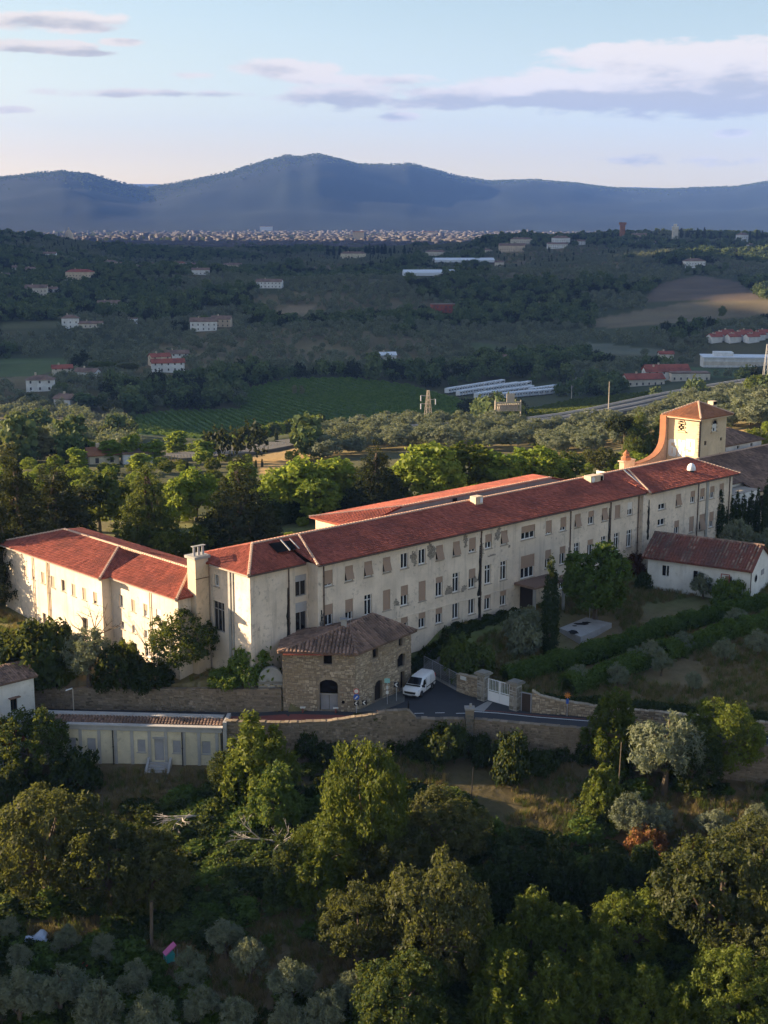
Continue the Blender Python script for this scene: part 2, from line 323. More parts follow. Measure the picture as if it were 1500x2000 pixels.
tile_mat('brick_patch', (.16, .145, .125), (.36, .325, .28), (.20, .165, .13), (.09, .085, .075), .5)
plain('mortar', (.23, .19, .145), .95, .1); plain('concrete', (.36, .35, .345), .9, .2, 0, .3, .8); plain('render_grey', (.40, .39, .38), .9, .2)
plain('sill', (.36, .32, .27), .9, .15); plain('shutter', (.33, .235, .175), .75, .25, 0, .12, .6); plain('shutter_white', (.66, .62, .58), .7, .25, 0, .08); plain('shutter_grey', (.36, .36, .38), .8, .2)
plain('frame_white', (.72, .72, .72), .55, .35, 0, .1); plain('frame_grey', (.30, .28, .26), .7, .2); plain('wood_dark', (.045, .035, .03), .8, .2); plain('wood_grey', (.30, .30, .32), .85, .15)
plain('interior', (.012, .011, .011), .95, .02, 0, 0); plain('pipe', (.10, .072, .058), .6, .3); plain('stain_black', (.028, .028, .027), .95, .05, 0, .5, 3); plain('gutter', (.36, .30, .25), .6, .3); plain('mortar_pale', (.52, .36, .27), .9, .2, 0, .3, 3)
plain('asphalt', (.048, .05, .056), .9, .25, 0, .25, .5); plain('asphalt_red', (.20, .066, .055), .9, .2, 0, .25, .7); plain('paint_white', (.62, .62, .60), .7, .3); plain('verge', (.13, .125, .115), .95, .1); plain('kerb', (.30, .29, .275), .9, .15)
plain('van_white', (.80, .81, .83), .28, .5, 0, .02); plain('black_plastic', (.018, .018, .02), .5, .4); plain('tyre', (.022, .022, .022), .85, .2); plain('rim', (.42, .43, .45), .35, .5, .8); plain('glass_dark', (.012, .014, .017), .08, .6, 0, 0); plain('lamp_glass', (.62, .66, .70), .12, .6)
plain('metal_white', (.74, .76, .78), .45, .4, 0, .05); plain('metal_grey', (.32, .32, .33), .5, .4, .4); plain('metal_tan', (.46, .40, .32), .55, .35); plain('sign_blue', (.03, .10, .42), .5, .4, 0, .02); plain('sign_red', (.5, .03, .03), .5, .4, 0, .02); plain('sign_black', (.02, .02, .025), .5, .4, 0, .02); plain('sign_teal', (.25, .50, .48), .5, .4, 0, .02); plain('sign_orange', (.75, .24, .03), .5, .4, 0, .05)
plain('window_far', (.07, .07, .075), .4, .4, 0, 0); plain('graffiti', (.74, .78, .78), .8, .2, 0, .06); plain('tarp', (.46, .54, .68), .6, .3, 0, .2); plain('pink', (.60, .16, .34), .6, .3); plain('teal', (.04, .30, .29), .6, .3); plain('red_paint', (.42, .02, .02), .6, .3)
plain('bark', (.12, .095, .07), .95, .1, 0, .4, 3); plain('bark_pale', (.36, .33, .30), .95, .1, 0, .3, 3); plain('steel', (.40, .40, .41), .5, .4, .3); plain('caravan', (.62, .64, .68), .6, .3, 0, .06); plain('roof_white', (.66, .69, .74), .6, .3, 0, .05); plain('dome', (.62, .58, .50), .6, .3); plain('fence_wire', (.20, .20, .20), .6, .3)
material('pane', lambda b, p: (.014, .018, .024), .06, .6)
def foliage(name, c0, c1, dry=None, trans=.22):
    m = bpy.data.materials.new(name); m.use_nodes = True; t = m.node_tree; b = NB(t); t.nodes.remove(t.nodes['Principled BSDF'])
    oi = b.n('ShaderNodeObjectInfo').outputs['Random']; tc = P3(b); n = b.noise(tc, .9, 3); tn = attr(b, 'tint')
    col = b.mix(b.m('ADD', b.m('MULTIPLY', oi, .45), b.m('ADD', b.m('MULTIPLY', n, .4), b.m('MULTIPLY', b.m('SUBTRACT', tn, .5), .5)), clamp=True), c0, c1)
    if dry: col = b.mix(b.m('MULTIPLY', b.step(b.noise(tc, .5, 2), .5, .7), .6), col, dry)
    d = b.n('ShaderNodeBsdfDiffuse'); d.inputs['Roughness'].default_value = .6; b._in(d.inputs[0], col)
    tr = b.n('ShaderNodeBsdfTranslucent'); b._in(tr.inputs[0], b.mix(.5, col, (.30, .32, .05), 'MIX'))
    gl = b.n('ShaderNodeBsdfGlossy'); gl.inputs['Roughness'].default_value = .5; b._in(gl.inputs[0], (.9, .9, .9))
    mx = b.n('ShaderNodeMixShader'); mx.inputs[0].default_value = trans; t.links.new(d.outputs[0], mx.inputs[1]); t.links.new(tr.outputs[0], mx.inputs[2])
    m2 = b.n('ShaderNodeMixShader'); m2.inputs[0].default_value = .006; t.links.new(mx.outputs[0], m2.inputs[1]); t.links.new(gl.outputs[0], m2.inputs[2])
    t.links.new(m2.outputs[0], t.nodes['Material Output'].inputs[0]); MATS[name] = m; return m
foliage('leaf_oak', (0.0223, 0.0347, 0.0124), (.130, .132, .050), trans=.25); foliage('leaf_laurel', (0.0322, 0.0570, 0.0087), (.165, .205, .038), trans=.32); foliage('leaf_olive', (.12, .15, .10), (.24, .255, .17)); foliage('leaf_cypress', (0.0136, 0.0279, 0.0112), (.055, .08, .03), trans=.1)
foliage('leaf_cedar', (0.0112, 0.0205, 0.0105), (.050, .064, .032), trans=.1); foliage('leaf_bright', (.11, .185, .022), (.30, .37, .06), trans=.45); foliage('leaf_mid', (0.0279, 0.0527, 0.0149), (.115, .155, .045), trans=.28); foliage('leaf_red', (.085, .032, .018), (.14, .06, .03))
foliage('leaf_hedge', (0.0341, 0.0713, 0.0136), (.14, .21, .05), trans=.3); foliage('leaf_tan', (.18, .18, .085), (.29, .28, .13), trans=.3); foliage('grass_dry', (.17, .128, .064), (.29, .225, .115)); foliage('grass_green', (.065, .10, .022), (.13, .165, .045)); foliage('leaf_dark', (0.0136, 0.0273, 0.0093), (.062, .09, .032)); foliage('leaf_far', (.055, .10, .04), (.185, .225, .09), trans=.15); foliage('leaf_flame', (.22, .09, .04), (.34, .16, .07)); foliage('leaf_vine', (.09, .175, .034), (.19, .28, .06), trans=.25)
M = MATS
# ---------------------------------------------------------------- land cover (photo outline of each piece of land)
def inpoly(px, py, poly):
    px = np.asarray(px); py = np.asarray(py); c = np.zeros(px.shape, bool); n = len(poly); j = n-1
    for i in range(n):
        xi, yi = poly[i]; xj, yj = poly[j]
        if yi != yj:
            c ^= ((yi > py) != (yj > py)) & (px < (xj-xi)*(py-yi)/(yj-yi)+xi)
        j = i
    return c
Z_VINE = [(480, 760), (560, 741), (680, 738), (800, 752), (945, 795), (880, 815), (830, 835), (700, 840), (640, 832), (560, 848), (460, 862), (250, 846), (262, 812), (330, 802), (470, 800)]
Z_FIELD2 = [(1005, 806), (1110, 783), (1290, 764), (1275, 782), (1130, 818), (1030, 828)]
Z_FIELD3 = [(-40, 702), (120, 698), (140, 712), (70, 735), (-40, 738)]
Z_TAN1 = [(1120, 632), (1330, 592), (1520, 585), (1520, 612), (1350, 628), (1200, 642)]
Z_BROWN = [(1255, 590), (1285, 555), (1360, 538), (1440, 550), (1490, 585), (1350, 588)]
Z_TAN2 = [(488, 892), (560, 880), (612, 862), (616, 886), (560, 905), (515, 930)]
Z_TAN3 = [(1405, 872), (1425, 835), (1462, 832), (1478, 862), (1445, 875)]
Z_FIELD4 = [(0, 628), (110, 626), (130, 640), (0, 645)]; Z_FIELD5 = [(1130, 668), (1190, 672), (1310, 686), (1300, 697), (1160, 690)]; Z_FIELD6 = [(920, 668), (1010, 680), (1005, 690), (925, 684)]; Z_TAN4 = [(540, 600), (620, 596), (600, 612), (520, 618)]; Z_FIELD7 = [(1280, 712), (1500, 726), (1500, 740), (1330, 735)]
Z_VINE2 = [(480, 515), (720, 503), (760, 508), (640, 525), (520, 528)]; Z_TAN5 = [(1090, 765), (1130, 735), (1135, 745), (1105, 770)]
Z_CARA = [(862, 764), (900, 752), (975, 743), (1092, 752), (1092, 772), (1000, 786), (930, 784)]; Z_WARE = [(1362, 684), (1510, 684), (1510, 724), (1368, 714)]; Z_EST = [(1383, 650), (1510, 650), (1510, 670), (1390, 674)]; Z_REDS = [(1225, 728), (1372, 730), (1372, 754), (1225, 758)]; Z_ROAD = [(1000, 829), (1110, 813), (1200, 799), (1310, 776), (1310, 793), (1200, 816), (1100, 832), (1010, 842)]; Z_TRK = [(455, 890), (610, 868), (612, 876), (460, 902)]
OPEN = [Z_CARA, Z_WARE, Z_EST, Z_REDS, Z_ROAD, Z_TRK, Z_VINE, Z_FIELD2, Z_FIELD3, Z_TAN1, Z_BROWN, Z_TAN2, Z_TAN3, Z_FIELD4, Z_FIELD5, Z_FIELD6, Z_TAN4, Z_FIELD7, Z_TAN5]
Z_GROVE = [(608, 880), (640, 852), (740, 828), (840, 832), (1000, 840), (1080, 836), (1200, 815), (1300, 800), (1500, 752), (1500, 835), (1420, 842), (1290, 850), (1200, 880), (1100, 890), (900, 880), (760, 880), (640, 905)]
Z_OLIVES = [[(-60, 775), (200, 790), (260, 815), (240, 848), (-60, 850)], [(250, 690), (420, 640), (640, 640), (820, 660), (900, 690), (780, 720), (560, 715), (400, 735), (270, 730)], [(480, 575), (620, 568), (820, 580), (930, 600), (800, 612), (600, 630), (500, 620)], [(940, 490), (1180, 480), (1230, 520), (1100, 560), (960, 540)], [(-60, 740), (60, 735), (100, 750), (60, 785), (-60, 790)], [(560, 500), (760, 492), (860, 500), (740, 520), (600, 530)], [(1280, 880), (1500, 770), (1500, 800), (1330, 800)]]
# ---------------------------------------------------------------- the ground as one sheet
def in_any_(px, py, zs):
    m = np.zeros(len(px), bool)
    for z in zs: m |= inpoly(px, py, z)
    return m
def build_terrain():
    rs = np.concatenate([np.geomspace(25, 95, 24, endpoint=False), np.linspace(95, 235, 230, endpoint=False), np.geomspace(235, 17500, 380)])
    an = np.concatenate([np.linspace(-180, -75, 24, endpoint=False), np.linspace(-75, -21, 60, endpoint=False), np.linspace(-21, 21, 260, endpoint=False), np.linspace(21, 75, 50, endpoint=False), np.linspace(75, 180, 25)])
    a = np.radians(an); RR, AA = np.meshgrid(rs, a, indexing='ij'); X = RR*np.sin(AA); Y = RR*np.cos(AA)
    Zt = terrain(X.ravel(), Y.ravel()).reshape(X.shape)
    nr, na = X.shape; V = np.stack([X, Y, Zt], -1).reshape(-1, 3); V = np.vstack([V, [[0, 0, tz(0, .1)]]])
    i = np.arange(nr-1)[:, None]*na+np.arange(na-1)[None]; Q = np.stack([i, i+na, i+na+1, i+1], -1).reshape(-1, 4)
    c = len(V)-1; k = np.arange(na-1); Q = np.vstack([Q, np.stack([k, k+1, np.full_like(k, c), np.full_like(k, c)], -1)])
    Q[-(na-1):, 3] = Q[-(na-1):, 2]
    quads = Q[:-(na-1)]; tris = Q[-(na-1):, :3]
    me = bpy.data.meshes.new('ground'); me.from_pydata(V.tolist(), [], quads.tolist()+tris.tolist())
    me.polygons.foreach_set('use_smooth', np.ones(len(me.polygons), bool))
    x, y, z = V[:, 0], V[:, 1], V[:, 2]; r = np.hypot(x, y); px, py = proj(x, y, z); front = y > 1
    n1 = vnoise(x, y, 90, 11); n2 = vnoise(x, y, 22, 12)
    col = np.zeros((len(V), 4), np.float32); col[:, 3] = 1
    def setc(m, c): col[m, :3] = c
    wood = np.array([.065, .075, .036]); dry = np.array([.155, .118, .066]); grn = np.array([.07, .085, .032])
    col[:, :3] = wood+(dry-wood)*np.clip((n1-.45)*2, 0, 1)[:, None]*.45
    m = in_any_(px, py, Z_OLIVES) & front & (r > 240); col[m, :3] = np.array((.15, .125, .07))*(0.75+.5*n2[m])[:, None]
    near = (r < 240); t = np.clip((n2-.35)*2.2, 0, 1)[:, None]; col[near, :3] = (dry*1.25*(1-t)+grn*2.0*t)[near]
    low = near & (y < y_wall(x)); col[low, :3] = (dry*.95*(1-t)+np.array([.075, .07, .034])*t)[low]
    f = front & (r > 200)
    for z_, c in ((Z_VINE, (.115, .17, .05)), (Z_FIELD2, (.115, .155, .035)), (Z_FIELD3, (.09, .12, .045)), (Z_TAN1, (.165, .135, .085)), (Z_BROWN, (.13, .10, .075)), (Z_TAN2, (.33, .23, .11)), (Z_TAN3, (.36, .24, .11)), (Z_FIELD4, (.12, .12, .06)), (Z_FIELD5, (.13, .14, .10)), (Z_FIELD6, (.09, .115, .05)), (Z_TAN4, (.24, .18, .11)), (Z_FIELD7, (.07, .10, .04)), (Z_TAN5, (.22, .2, .17))):
        m = f & inpoly(px, py, z_); col[m, :3] = np.array(c)*(0.82+.36*n2[m])[:, None]
    m = f & inpoly(px, py, Z_GROVE); col[m, :3] = np.array((.19, .155, .075))*(0.8+.4*n2[m])[:, None]
    m = (r > 2700) & (r < 6400); setc(m, (.16, .15, .13))
    m = (r >= 6400); col[m, :3] = np.array((.018, .026, .022))*(0.75+.6*vnoise(x, y, 260, 13)[m])[:, None]
    # driveway inside the courtyard
    p = np.stack([x, y], 1)
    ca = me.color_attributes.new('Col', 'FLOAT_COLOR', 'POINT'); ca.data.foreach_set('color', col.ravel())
    def fn(b, p_):
        g = wpos(b); c = b.n('ShaderNodeVertexColor', layer_name='Col').outputs[0]; n = b.noise(g, .8, 6, .65); nn = b.noise(g, .045, 6, .6)
        cc = b.mix(b.m('MULTIPLY', b.step(n, .42, .7), .45), c, b.mix(1.0, c, (.45, .55, .42), 'MULTIPLY')); cc = b.mix(b.m('MULTIPLY', b.step(nn, .45, .65), .35), cc, b.mix(1.0, c, (1.35, 1.2, .95), 'MULTIPLY'))
        bump(b, p_, n, .8, .25); return cc
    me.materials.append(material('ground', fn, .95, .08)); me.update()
    o = new_obj('ground', me); tag(o, 'hilly ground under the whole valley, groves and slopes', 'ground', kind='structure')
build_terrain()
# ---------------------------------------------------------------- building kit
def add_wall(mb, P0, P1, z0, z1, ops=(), depth=.28, tint=.5):
    """wall from P0 to P1 (outside on the right hand), with openings (s0, s1, za, zb) and their reveals"""
    P0 = np.array(P0, float); P1 = np.array(P1, float); L = np.linalg.norm(P1-P0); d = (P1-P0)/L; n = np.array([d[1], -d[0]])
    z1f = (lambda s: z1) if not isinstance(z1, (tuple, list)) else (lambda s: z1[0]+(z1[1]-z1[0])*s/L)
    def pt(s, z, dep=0): q = P0+d*s-n*dep; return (q[0], q[1], z)
    ss = sorted({0.0, L, *[o[0] for o in ops], *[o[1] for o in ops]})
    for a, b in zip(ss[:-1], ss[1:]):
        if b-a < 1e-6: continue
        cuts = sorted([(o[2], o[3]) for o in ops if o[0] <= a+1e-6 and o[1] >= b-1e-6]); z = z0
        for (za, zb) in cuts:
            if za > z: mb.poly([pt(a, z), pt(b, z), pt(b, za), pt(a, za)], tint)
            z = zb
        mb.poly([pt(a, z), pt(b, z), pt(b, z1f(b)), pt(a, z1f(a))], tint)
    for (a, b, za, zb) in [o[:4] for o in ops]:
        mb.poly([pt(a, za), pt(a, za, depth), pt(a, zb, depth), pt(a, zb)], tint); mb.poly([pt(b, za, depth), pt(b, za), pt(b, zb), pt(b, zb, depth)], tint)
        mb.poly([pt(a, zb), pt(a, zb, depth), pt(b, zb, depth), pt(b, zb)], tint); mb.poly([pt(a, za, depth), pt(a, za), pt(b, za), pt(b, za, depth)], tint)
    return mb
_WC = {}
def cached(key, fn):
    if key not in _WC: _WC[key] = fn()
    return _WC[key]
def window(parent, P0, P1, s, za, w, h, style='open', f=.6, depth=.28, frame='frame_white', shutter='shutter', sill=True, name='window'):
    """a window as a part: frame with mullions; pane, roller shutter and sill below it"""
    P0 = np.array(P0, float); P1 = np.array(P1, float); d = (P1-P0)/np.linalg.norm(P1-P0); q = P0+d*s; k = (round(w, 2), round(h, 2))
    def fr():
        m = MB(); t = .09; y = .16
        for x0, x1 in ((-w/2, -w/2+t), (w/2-t, w/2)): m.box(x0, y, 0, x1, y+.08, h)
        m.box(-w/2+t, y, 0, w/2-t, y+.08, t); m.box(-w/2+t, y, h-t, w/2-t, y+.08, h)
        if h > 2.0: m.box(-w/2+t, y+.005, h*.72, w/2-t, y+.085, h*.72+t)
        for c in ([0.0] if w < 2 else [-w/6, w/6]): m.box(c-t*.6, y+.01, t, c+t*.6, y+.09, h-t)
        return m.mesh('window', M[frame])
    o = new_obj(name, cached(('f', frame, *k), fr), parent); o.location = (q[0], q[1], za); o.rotation_euler = (0, 0, math.atan2(d[1], d[0]))
    g = new_obj('pane', cached(('p', *k), lambda: MB().box(-w/2+.02, .26, .02, w/2-.02, .275, h-.02).mesh('pane', M['pane'])), o)
    if sill: new_obj('sill', cached(('s', *k), lambda: MB().box(-w/2-.12, -.11, -.1, w/2+.12, .15, -.005).mesh('sill', M['sill'])), o)
    if style in ('half', 'shut', 'tilt'):
        fk = round(1.0 if style == 'shut' else f, 2)
        def sh():
            m = MB(); n = max(3, int(h*fk/.16)); hh = h*fk; out = .0 if style != 'tilt' else .42*fk
            for i in range(n):                                     # slats, each a little proud at the foot
                a = i/n; b = (i+1)/n; za_, zb_ = h-hh*a, h-hh*b; o0 = .08-out*max(0, a-.25)/.75; o1 = .08-out*max(0, b-.25)/.75
                m.poly([(-w/2+.01, o1-.022, zb_), (w/2-.01, o1-.022, zb_), (w/2-.01, o0, za_), (-w/2+.01, o0, za_)])
                m.poly([(-w/2+.01, o1, zb_), (w/2-.01, o1, zb_), (w/2-.01, o1-.022, zb_), (-w/2+.01, o1-.022, zb_)])
            return m.mesh('roller_shutter', M[shutter])
        new_obj('roller_shutter', cached(('sh', style, fk, shutter, *k), sh), o)
    return o
def tile_slope(mb, poly, col=.27, row=.42, rise=.075, rng=None, lift=.03):
    """barrel tiles laid in columns up a flat roof slope; poly[0]->poly[1] is the eave"""
    rng = rng or random.Random(1); Pn = [np.array(p, float) for p in poly]; e = Pn[1]-Pn[0]; e /= np.linalg.norm(e)
    nrm = None
    for k in range(2, len(Pn)):
        c = np.cross(e, Pn[k]-Pn[0])
        if np.linalg.norm(c) > 1e-6: nrm = c/np.linalg.norm(c); break
    if nrm[2] < 0: nrm = -nrm
    t = np.cross(nrm, e)
    if t[2] < 0: t = -t
    st = [((p-Pn[0])@e, (p-Pn[0])@t) for p in Pn]; smin = min(a for a, b in st); smax = max(a for a, b in st)
    s = smin
    while s < smax-col*.3:
        c = s+col/2; xs = []
        for (a, b), (a2, b2) in zip(st, st[1:]+st[:1]):
            if (a > c) != (a2 > c): xs.append(b+(b2-b)*(c-a)/(a2-a))
        xs.sort(); jit = rng.uniform(-.05, .05)
        for lo, hi in zip(xs[::2], xs[1::2]):
            n = max(1, round((hi-lo)/row)); r = (hi-lo)/n; coltint = rng.gauss(0, .10)
            for i in range(n):
                a = lo+r*i; b = a+r*1.04; w0, w1 = col*.47, col*.40; h0, h1 = rise, rise*.72; tn = min(1, max(0, rng.gauss(.5, .24)+coltint)); k = len(mb.v); cc = c+rng.uniform(-.012, .012); ll = lift+rng.uniform(0, .02)
                for (tt, w, hh, l) in ((a, w0, h0, ll+.015), (b, w1, h1, ll)):
                    for (ds, up) in ((-w, 0), (-w*.45, hh), (w*.45, hh), (w, 0)): mb.v.append(tuple(Pn[0]+e*(cc+ds)+t*tt+nrm*(up+l)))
                for f in ((0, 1, 5, 4), (1, 2, 6, 5), (2, 3, 7, 6), (3, 2, 1, 0)): mb.f.append(tuple(k+x for x in f)); mb.t.append(tn)
        s += col
    return mb
def ridge_caps(mb, p0, p1, r=.17, seg=.45, rng=None):
    rng = rng or random.Random(3); p0 = np.array(p0, float); p1 = np.array(p1, float); n = max(1, int(np.linalg.norm(p1-p0)/seg))
    for i in range(n):
        a = p0+(p1-p0)*(i/n); b = p0+(p1-p0)*((i+1.08)/n); mb.tube(a+np.array([0, 0, .04+rng.uniform(0, .03)]), b+np.array([0, 0, .04]), r*1.12, r*.85, 6, True, min(1, max(0, rng.gauss(.7, .2))))
    return mb
def roof(parent, slopes, mat, ridges=(), cap='mortar_pale', under=None, name='roof', col=.27, row=.42, rise=.075, seed=1):
    """roof part: solid deck, with the laid tiles and the ridge caps as its own pieces"""
    m = MB()
    for s in slopes:
        m.poly(s, .35); P = [np.array(p, float) for p in s]; m.poly([p-np.array([0, 0, .12]) for p in P[::-1]], .2)
        for a, b in zip(P, P[1:]+P[:1]): m.poly([a-np.array([0, 0, .12]), b-np.array([0, 0, .12]), b, a], .25)
    o = m.build(name, M[mat], parent); rg = random.Random(seed); t = MB()
    for s in slopes: tile_slope(t, s, col, row, rise, rg)
    t.build('roof_tiles', M[mat], o, kind='stuff')
    if ridges:
        c = MB()
        for a, b in ridges: ridge_caps(c, a, b, rng=rg)
        c.build('ridge_tiles', M[cap], o, kind='stuff')
    return o
def stones(mb, P0, P1, z0, z1, ops=(), hs=(.16, .34), ws=(.24, .7), out=.07, rng=None, gap=.025):
    """rough stones proud of a wall; z0/z1 may be (left, right) pairs"""
    rng = rng or random.Random(5); P0 = np.array(P0, float); P1 = np.array(P1, float); L = np.linalg.norm(P1-P0); d = (P1-P0)/L; n = np.array([d[1], -d[0]])
    lo = z0 if isinstance(z0, tuple) else (z0, z0); hi = z1 if isinstance(z1, tuple) else (z1, z1)
    z = min(lo)
    while z < max(hi):
        h = rng.uniform(*hs); s = rng.uniform(-.3, 0); ph = rng.uniform(0, 6.3)
        while s < L:
            w = rng.uniform(*ws)*(1 if h < .27 else .8); a, b = max(s, 0), min(s+w, L); s += w
            if b-a < .08: continue
            mid = (a+b)/2/L; zl = lo[0]+(lo[1]-lo[0])*mid; zh = hi[0]+(hi[1]-hi[0])*mid; wv = .07*math.sin(mid*L*.8+ph*.2)+.04*math.sin(mid*L*2.3+1); za, zb = z+wv+rng.uniform(-.05, .05), z+wv+h*rng.uniform(.75, 1.2)
            if za < zl-.02 or zb > zh+.03: continue
            if any(a < o[1] and b > o[0] and za < o[3] and zb > o[2] for o in ops): continue
            p = out*rng.uniform(.35, 1.25); g = gap; i = len(mb.v); bev = .035; tn = min(1, max(0, rng.gauss(.45, .26)))
            for (dd, q) in ((.0, g), (p, g+bev)):
                for (sx, zz) in ((a+q, za+q), (b-q, za+q), (b-q, zb-q), (a+q, zb-q)):
                    w_ = P0+d*(sx+rng.uniform(-.02, .02))+n*(dd+rng.uniform(-.01, .015)*(dd > 0)); mb.v.append((w_[0], w_[1], zz+rng.uniform(-.018, .018)))
            for f in ((4, 5, 6, 7), (0, 1, 5, 4), (1, 2, 6, 5), (2, 3, 7, 6), (3, 0, 4, 7)): mb.f.append(tuple(i+k for k in f)); mb.t.append(tn)
        z += h
    return mb
def patch(parent, P0, P1, s, z, w, h, seed, name='bare_stone_patch'):
    """plaster fallen off: small rubble stones showing in an irregular patch"""
    rg = random.Random(seed); P0 = np.array(P0, float); P1 = np.array(P1, float); L = np.linalg.norm(P1-P0); d = (P1-P0)/L; n = np.array([d[1], -d[0]]); m = MB(); ph = [rg.uniform(0, 6.3) for _ in range(4)]
    zz = -h/2
    while zz < h/2:
        hh = rg.uniform(.09, .16); ss = -w/2
        while ss < w/2:
            ww = rg.uniform(.14, .34); th = math.atan2(zz*w, ss*h); rr = math.hypot(ss/(w/2), zz/(h/2)); lim = .82+.16*math.sin(2*th+ph[0])+.12*math.sin(3*th+ph[1])+.08*math.sin(7*th+ph[2])
            if rr < lim:
                q = P0+d*(s+ss)+n*(.004+rg.uniform(0, .03)); m.obox((q[0], q[1], z+zz), (d[0]*(ww-.02), d[1]*(ww-.02), 0), (-n[0]*.05, -n[1]*.05, 0), (0, 0, hh-.015), min(1, max(0, rg.gauss(.45, .25))))
            ss += ww
        zz += hh
    return m.build(name, M['brick_patch'], parent, kind='stuff')
def pipe(parent, x, y, z0, z1, r=.07, mat='pipe', name='downpipe'):
    m = MB().tube((x, y, z0), (x, y, z1), r, r, 8); z = z0+.6
    while z < z1: m.tube((x, y, z), (x, y, z+.08), r*1.5, r*1.5, 8); z += 2.1
    return m.build(name, M[mat], parent)
RZB = math.pi/2-AZB
def at_uv(name, u=0, v=0, z=0, rz=0): p = Wd(u, v, z); return empty(name, p, RZB+rz)
# ---------------------------------------------------------------- the long main building
MBLD = at_uv('main_building'); tag(MBLD, 'long cream three storey institute with red tiled roof and rows of roller shutters', 'building')
EV = 11.55
mz = -1.5
TOPZ, TH_ = 8.88, 1.8; MIDZ, MH_ = 4.45, 2.4; BOTZ, BH_ = 1.15, 1.95
ws = []                                                  # main facade, local x = u, y = 0
P0, P1 = (-19.0, 0), (38.6, 0)
rg = random.Random(11)
cu = [-17.45, -14.47, -11.6, -8.76, -5.95, -3.08, -.25, 2.6, 5.38, 8.22, 11.05, 19.5, 22.36, 25.25, 28.02, 30.88, 33.66, 36.43]
st_top = [('half', .86), ('tilt', .84), ('tilt', .84), ('tilt', .88), ('open', 0), ('open', 0), ('tilt', .95), ('tilt', .9), ('half', .8), ('half', .55), ('tilt', .82), ('half', .86), ('half', .72), ('tilt', .9), ('half', .45), ('tilt', .85), ('shut', 1), ('halfw', .55)]
st_mid = [('half', .5), ('half', .62), ('open', 0), ('shut', 1), ('half', .5), ('shut', 1), ('half', .3), ('open', 0), ('half', .5), ('open', 0), ('open', 0), ('half', .5), ('half', .4), ('open', 0), ('half', .3), ('open', 0), ('open', 0), ('open', 0)]
st_bot = [('half', .5), ('half', .45), ('half', .4), ('half', .4), ('half', .4), ('half', .4), ('half', .4), ('open', 0), ('open', 0), ('half', .25), ('half', .35), ('half', .5), ('half', .4), ('open', 0), ('half', .3), ('open', 0), ('open', 0), ('half', .3)]
ops = []; todo = []
for c, a, b_, d_ in zip(cu, st_top, st_mid, st_bot):
    s = c-P0[0]
    for (za, hh, stl, w) in ((TOPZ, TH_, a, 1.18), (MIDZ, MH_, b_, 1.16), (BOTZ, BH_, d_, 1.12)):
        ops.append((s-w/2, s+w/2, za, za+hh)); todo.append((s, za, w, hh, stl))
for (c, za, w, hh, stl) in ((15.53, TOPZ+.05, 2.6, 1.72, ('halfd', .5)), (15.55, 3.9, 2.62, 2.95, ('halfd', .55))):
    s = c-P0[0]; ops.append((s-w/2, s+w/2, za, za+hh)); todo.append((s, za, w, hh, stl))
wall = MB(); add_wall(wall, P0, P1, mz, EV, ops)
LBx0, LBx1, LBy = -26.9, -19.0, 1.7                       # left pavilion
opsL = [(6.15, 7.73, 7.9, 10.3), (6.13, 7.73, 3.45, 7.25)]
add_wall(wall, (LBx0, LBy), (LBx1, LBy), mz, EV, opsL)
add_wall(wall, (-19.0, LBy), (-19.0, 0), mz, EV)
opsE = [(.5, 1.38, 9.1, 10.43), (.15, 2.2, 4.1, 7.45)]
YB = 12.2
add_wall(wall, (LBx0, 8.5), (LBx0, LBy), mz, EV, opsE)
add_wall(wall, (LBx0, YB), (LBx0, 8.5), mz, EV)
RBx0, RBx1, RBy = 38.6, 60.2, -.55
opsR = []; todoR = []
for (c, za, w, hh, stl) in ((42.93, 8.8, 1.7, .85, ('open', 0)), (42.93, 6.55, 1.7, .95, ('open', 0)), (46.78, 8.65, 1.2, 1.8, ('tilt', .86)), (50.24, 8.7, 1.12, 1.75, ('half', .5)), (52.64, 8.75, 1.15, 1.75, ('half', .7)), (55.08, 8.68, 1.12, 1.8, ('half', .5)), (57.47, 8.76, 1.15, 1.8, ('half', .55)), (46.62, 4.74, 1.15, 1.95, ('half', .5)), (50.22, 4.4, 1.12, 2.35, ('half', .93)), (52.84, 4.35, 1.35, 2.35, ('tilt', .95)), (55.2, 4.4, 1.12, 2.3, ('half', .6)), (57.6, 4.4, 1.12, 2.3, ('half', .5)), (46.7, 1.9, 1.1, 1.7, ('half', .5)), (50.2, 1.9, 1.1, 1.7, ('half', .5))):
    s = c-RBx0; opsR.append((s-w/2, s+w/2, za, za+hh)); todoR.append((s, za, w, hh, stl))
add_wall(wall, (RBx0, RBy), (RBx1, RBy), mz, EV, opsR); add_wall(wall, (RBx0, 0), (RBx0, RBy), mz, EV)
add_wall(wall, (RBx1, RBy), (RBx1, YB), mz, EV); add_wall(wall, (RBx1, YB), (LBx0, YB), mz, EV)
wall.build('wall', M['plaster_cream'], MBLD)
fl = MB(); fl.box(LBx0+.4, LBy+.4, 3.2, -19.3, YB-.4, 3.35); fl.box(-18.6, .4, 3.2, RBx0-.2, YB-.4, 3.35); fl.box(-18.6, .4, 7.6, RBx0-.2, YB-.4, 7.75); fl.box(RBx0+.2, .4, 7.6, RBx1-.4, YB-.4, 7.75); fl.build('floor_slab', M['interior'], MBLD)
sc = MB(); sc.obox((-18.9, -.07, 3.08), (57.4, 0, 0), (0, .066, 0), (0, 0, .14)); sc.build('string_course', M['plaster_cream'], MBLD)
bs = MB(); bs.obox((-18.9, -.05, mz), (57.4, 0, 0), (0, .046, 0), (0, 0, 2.05)); 
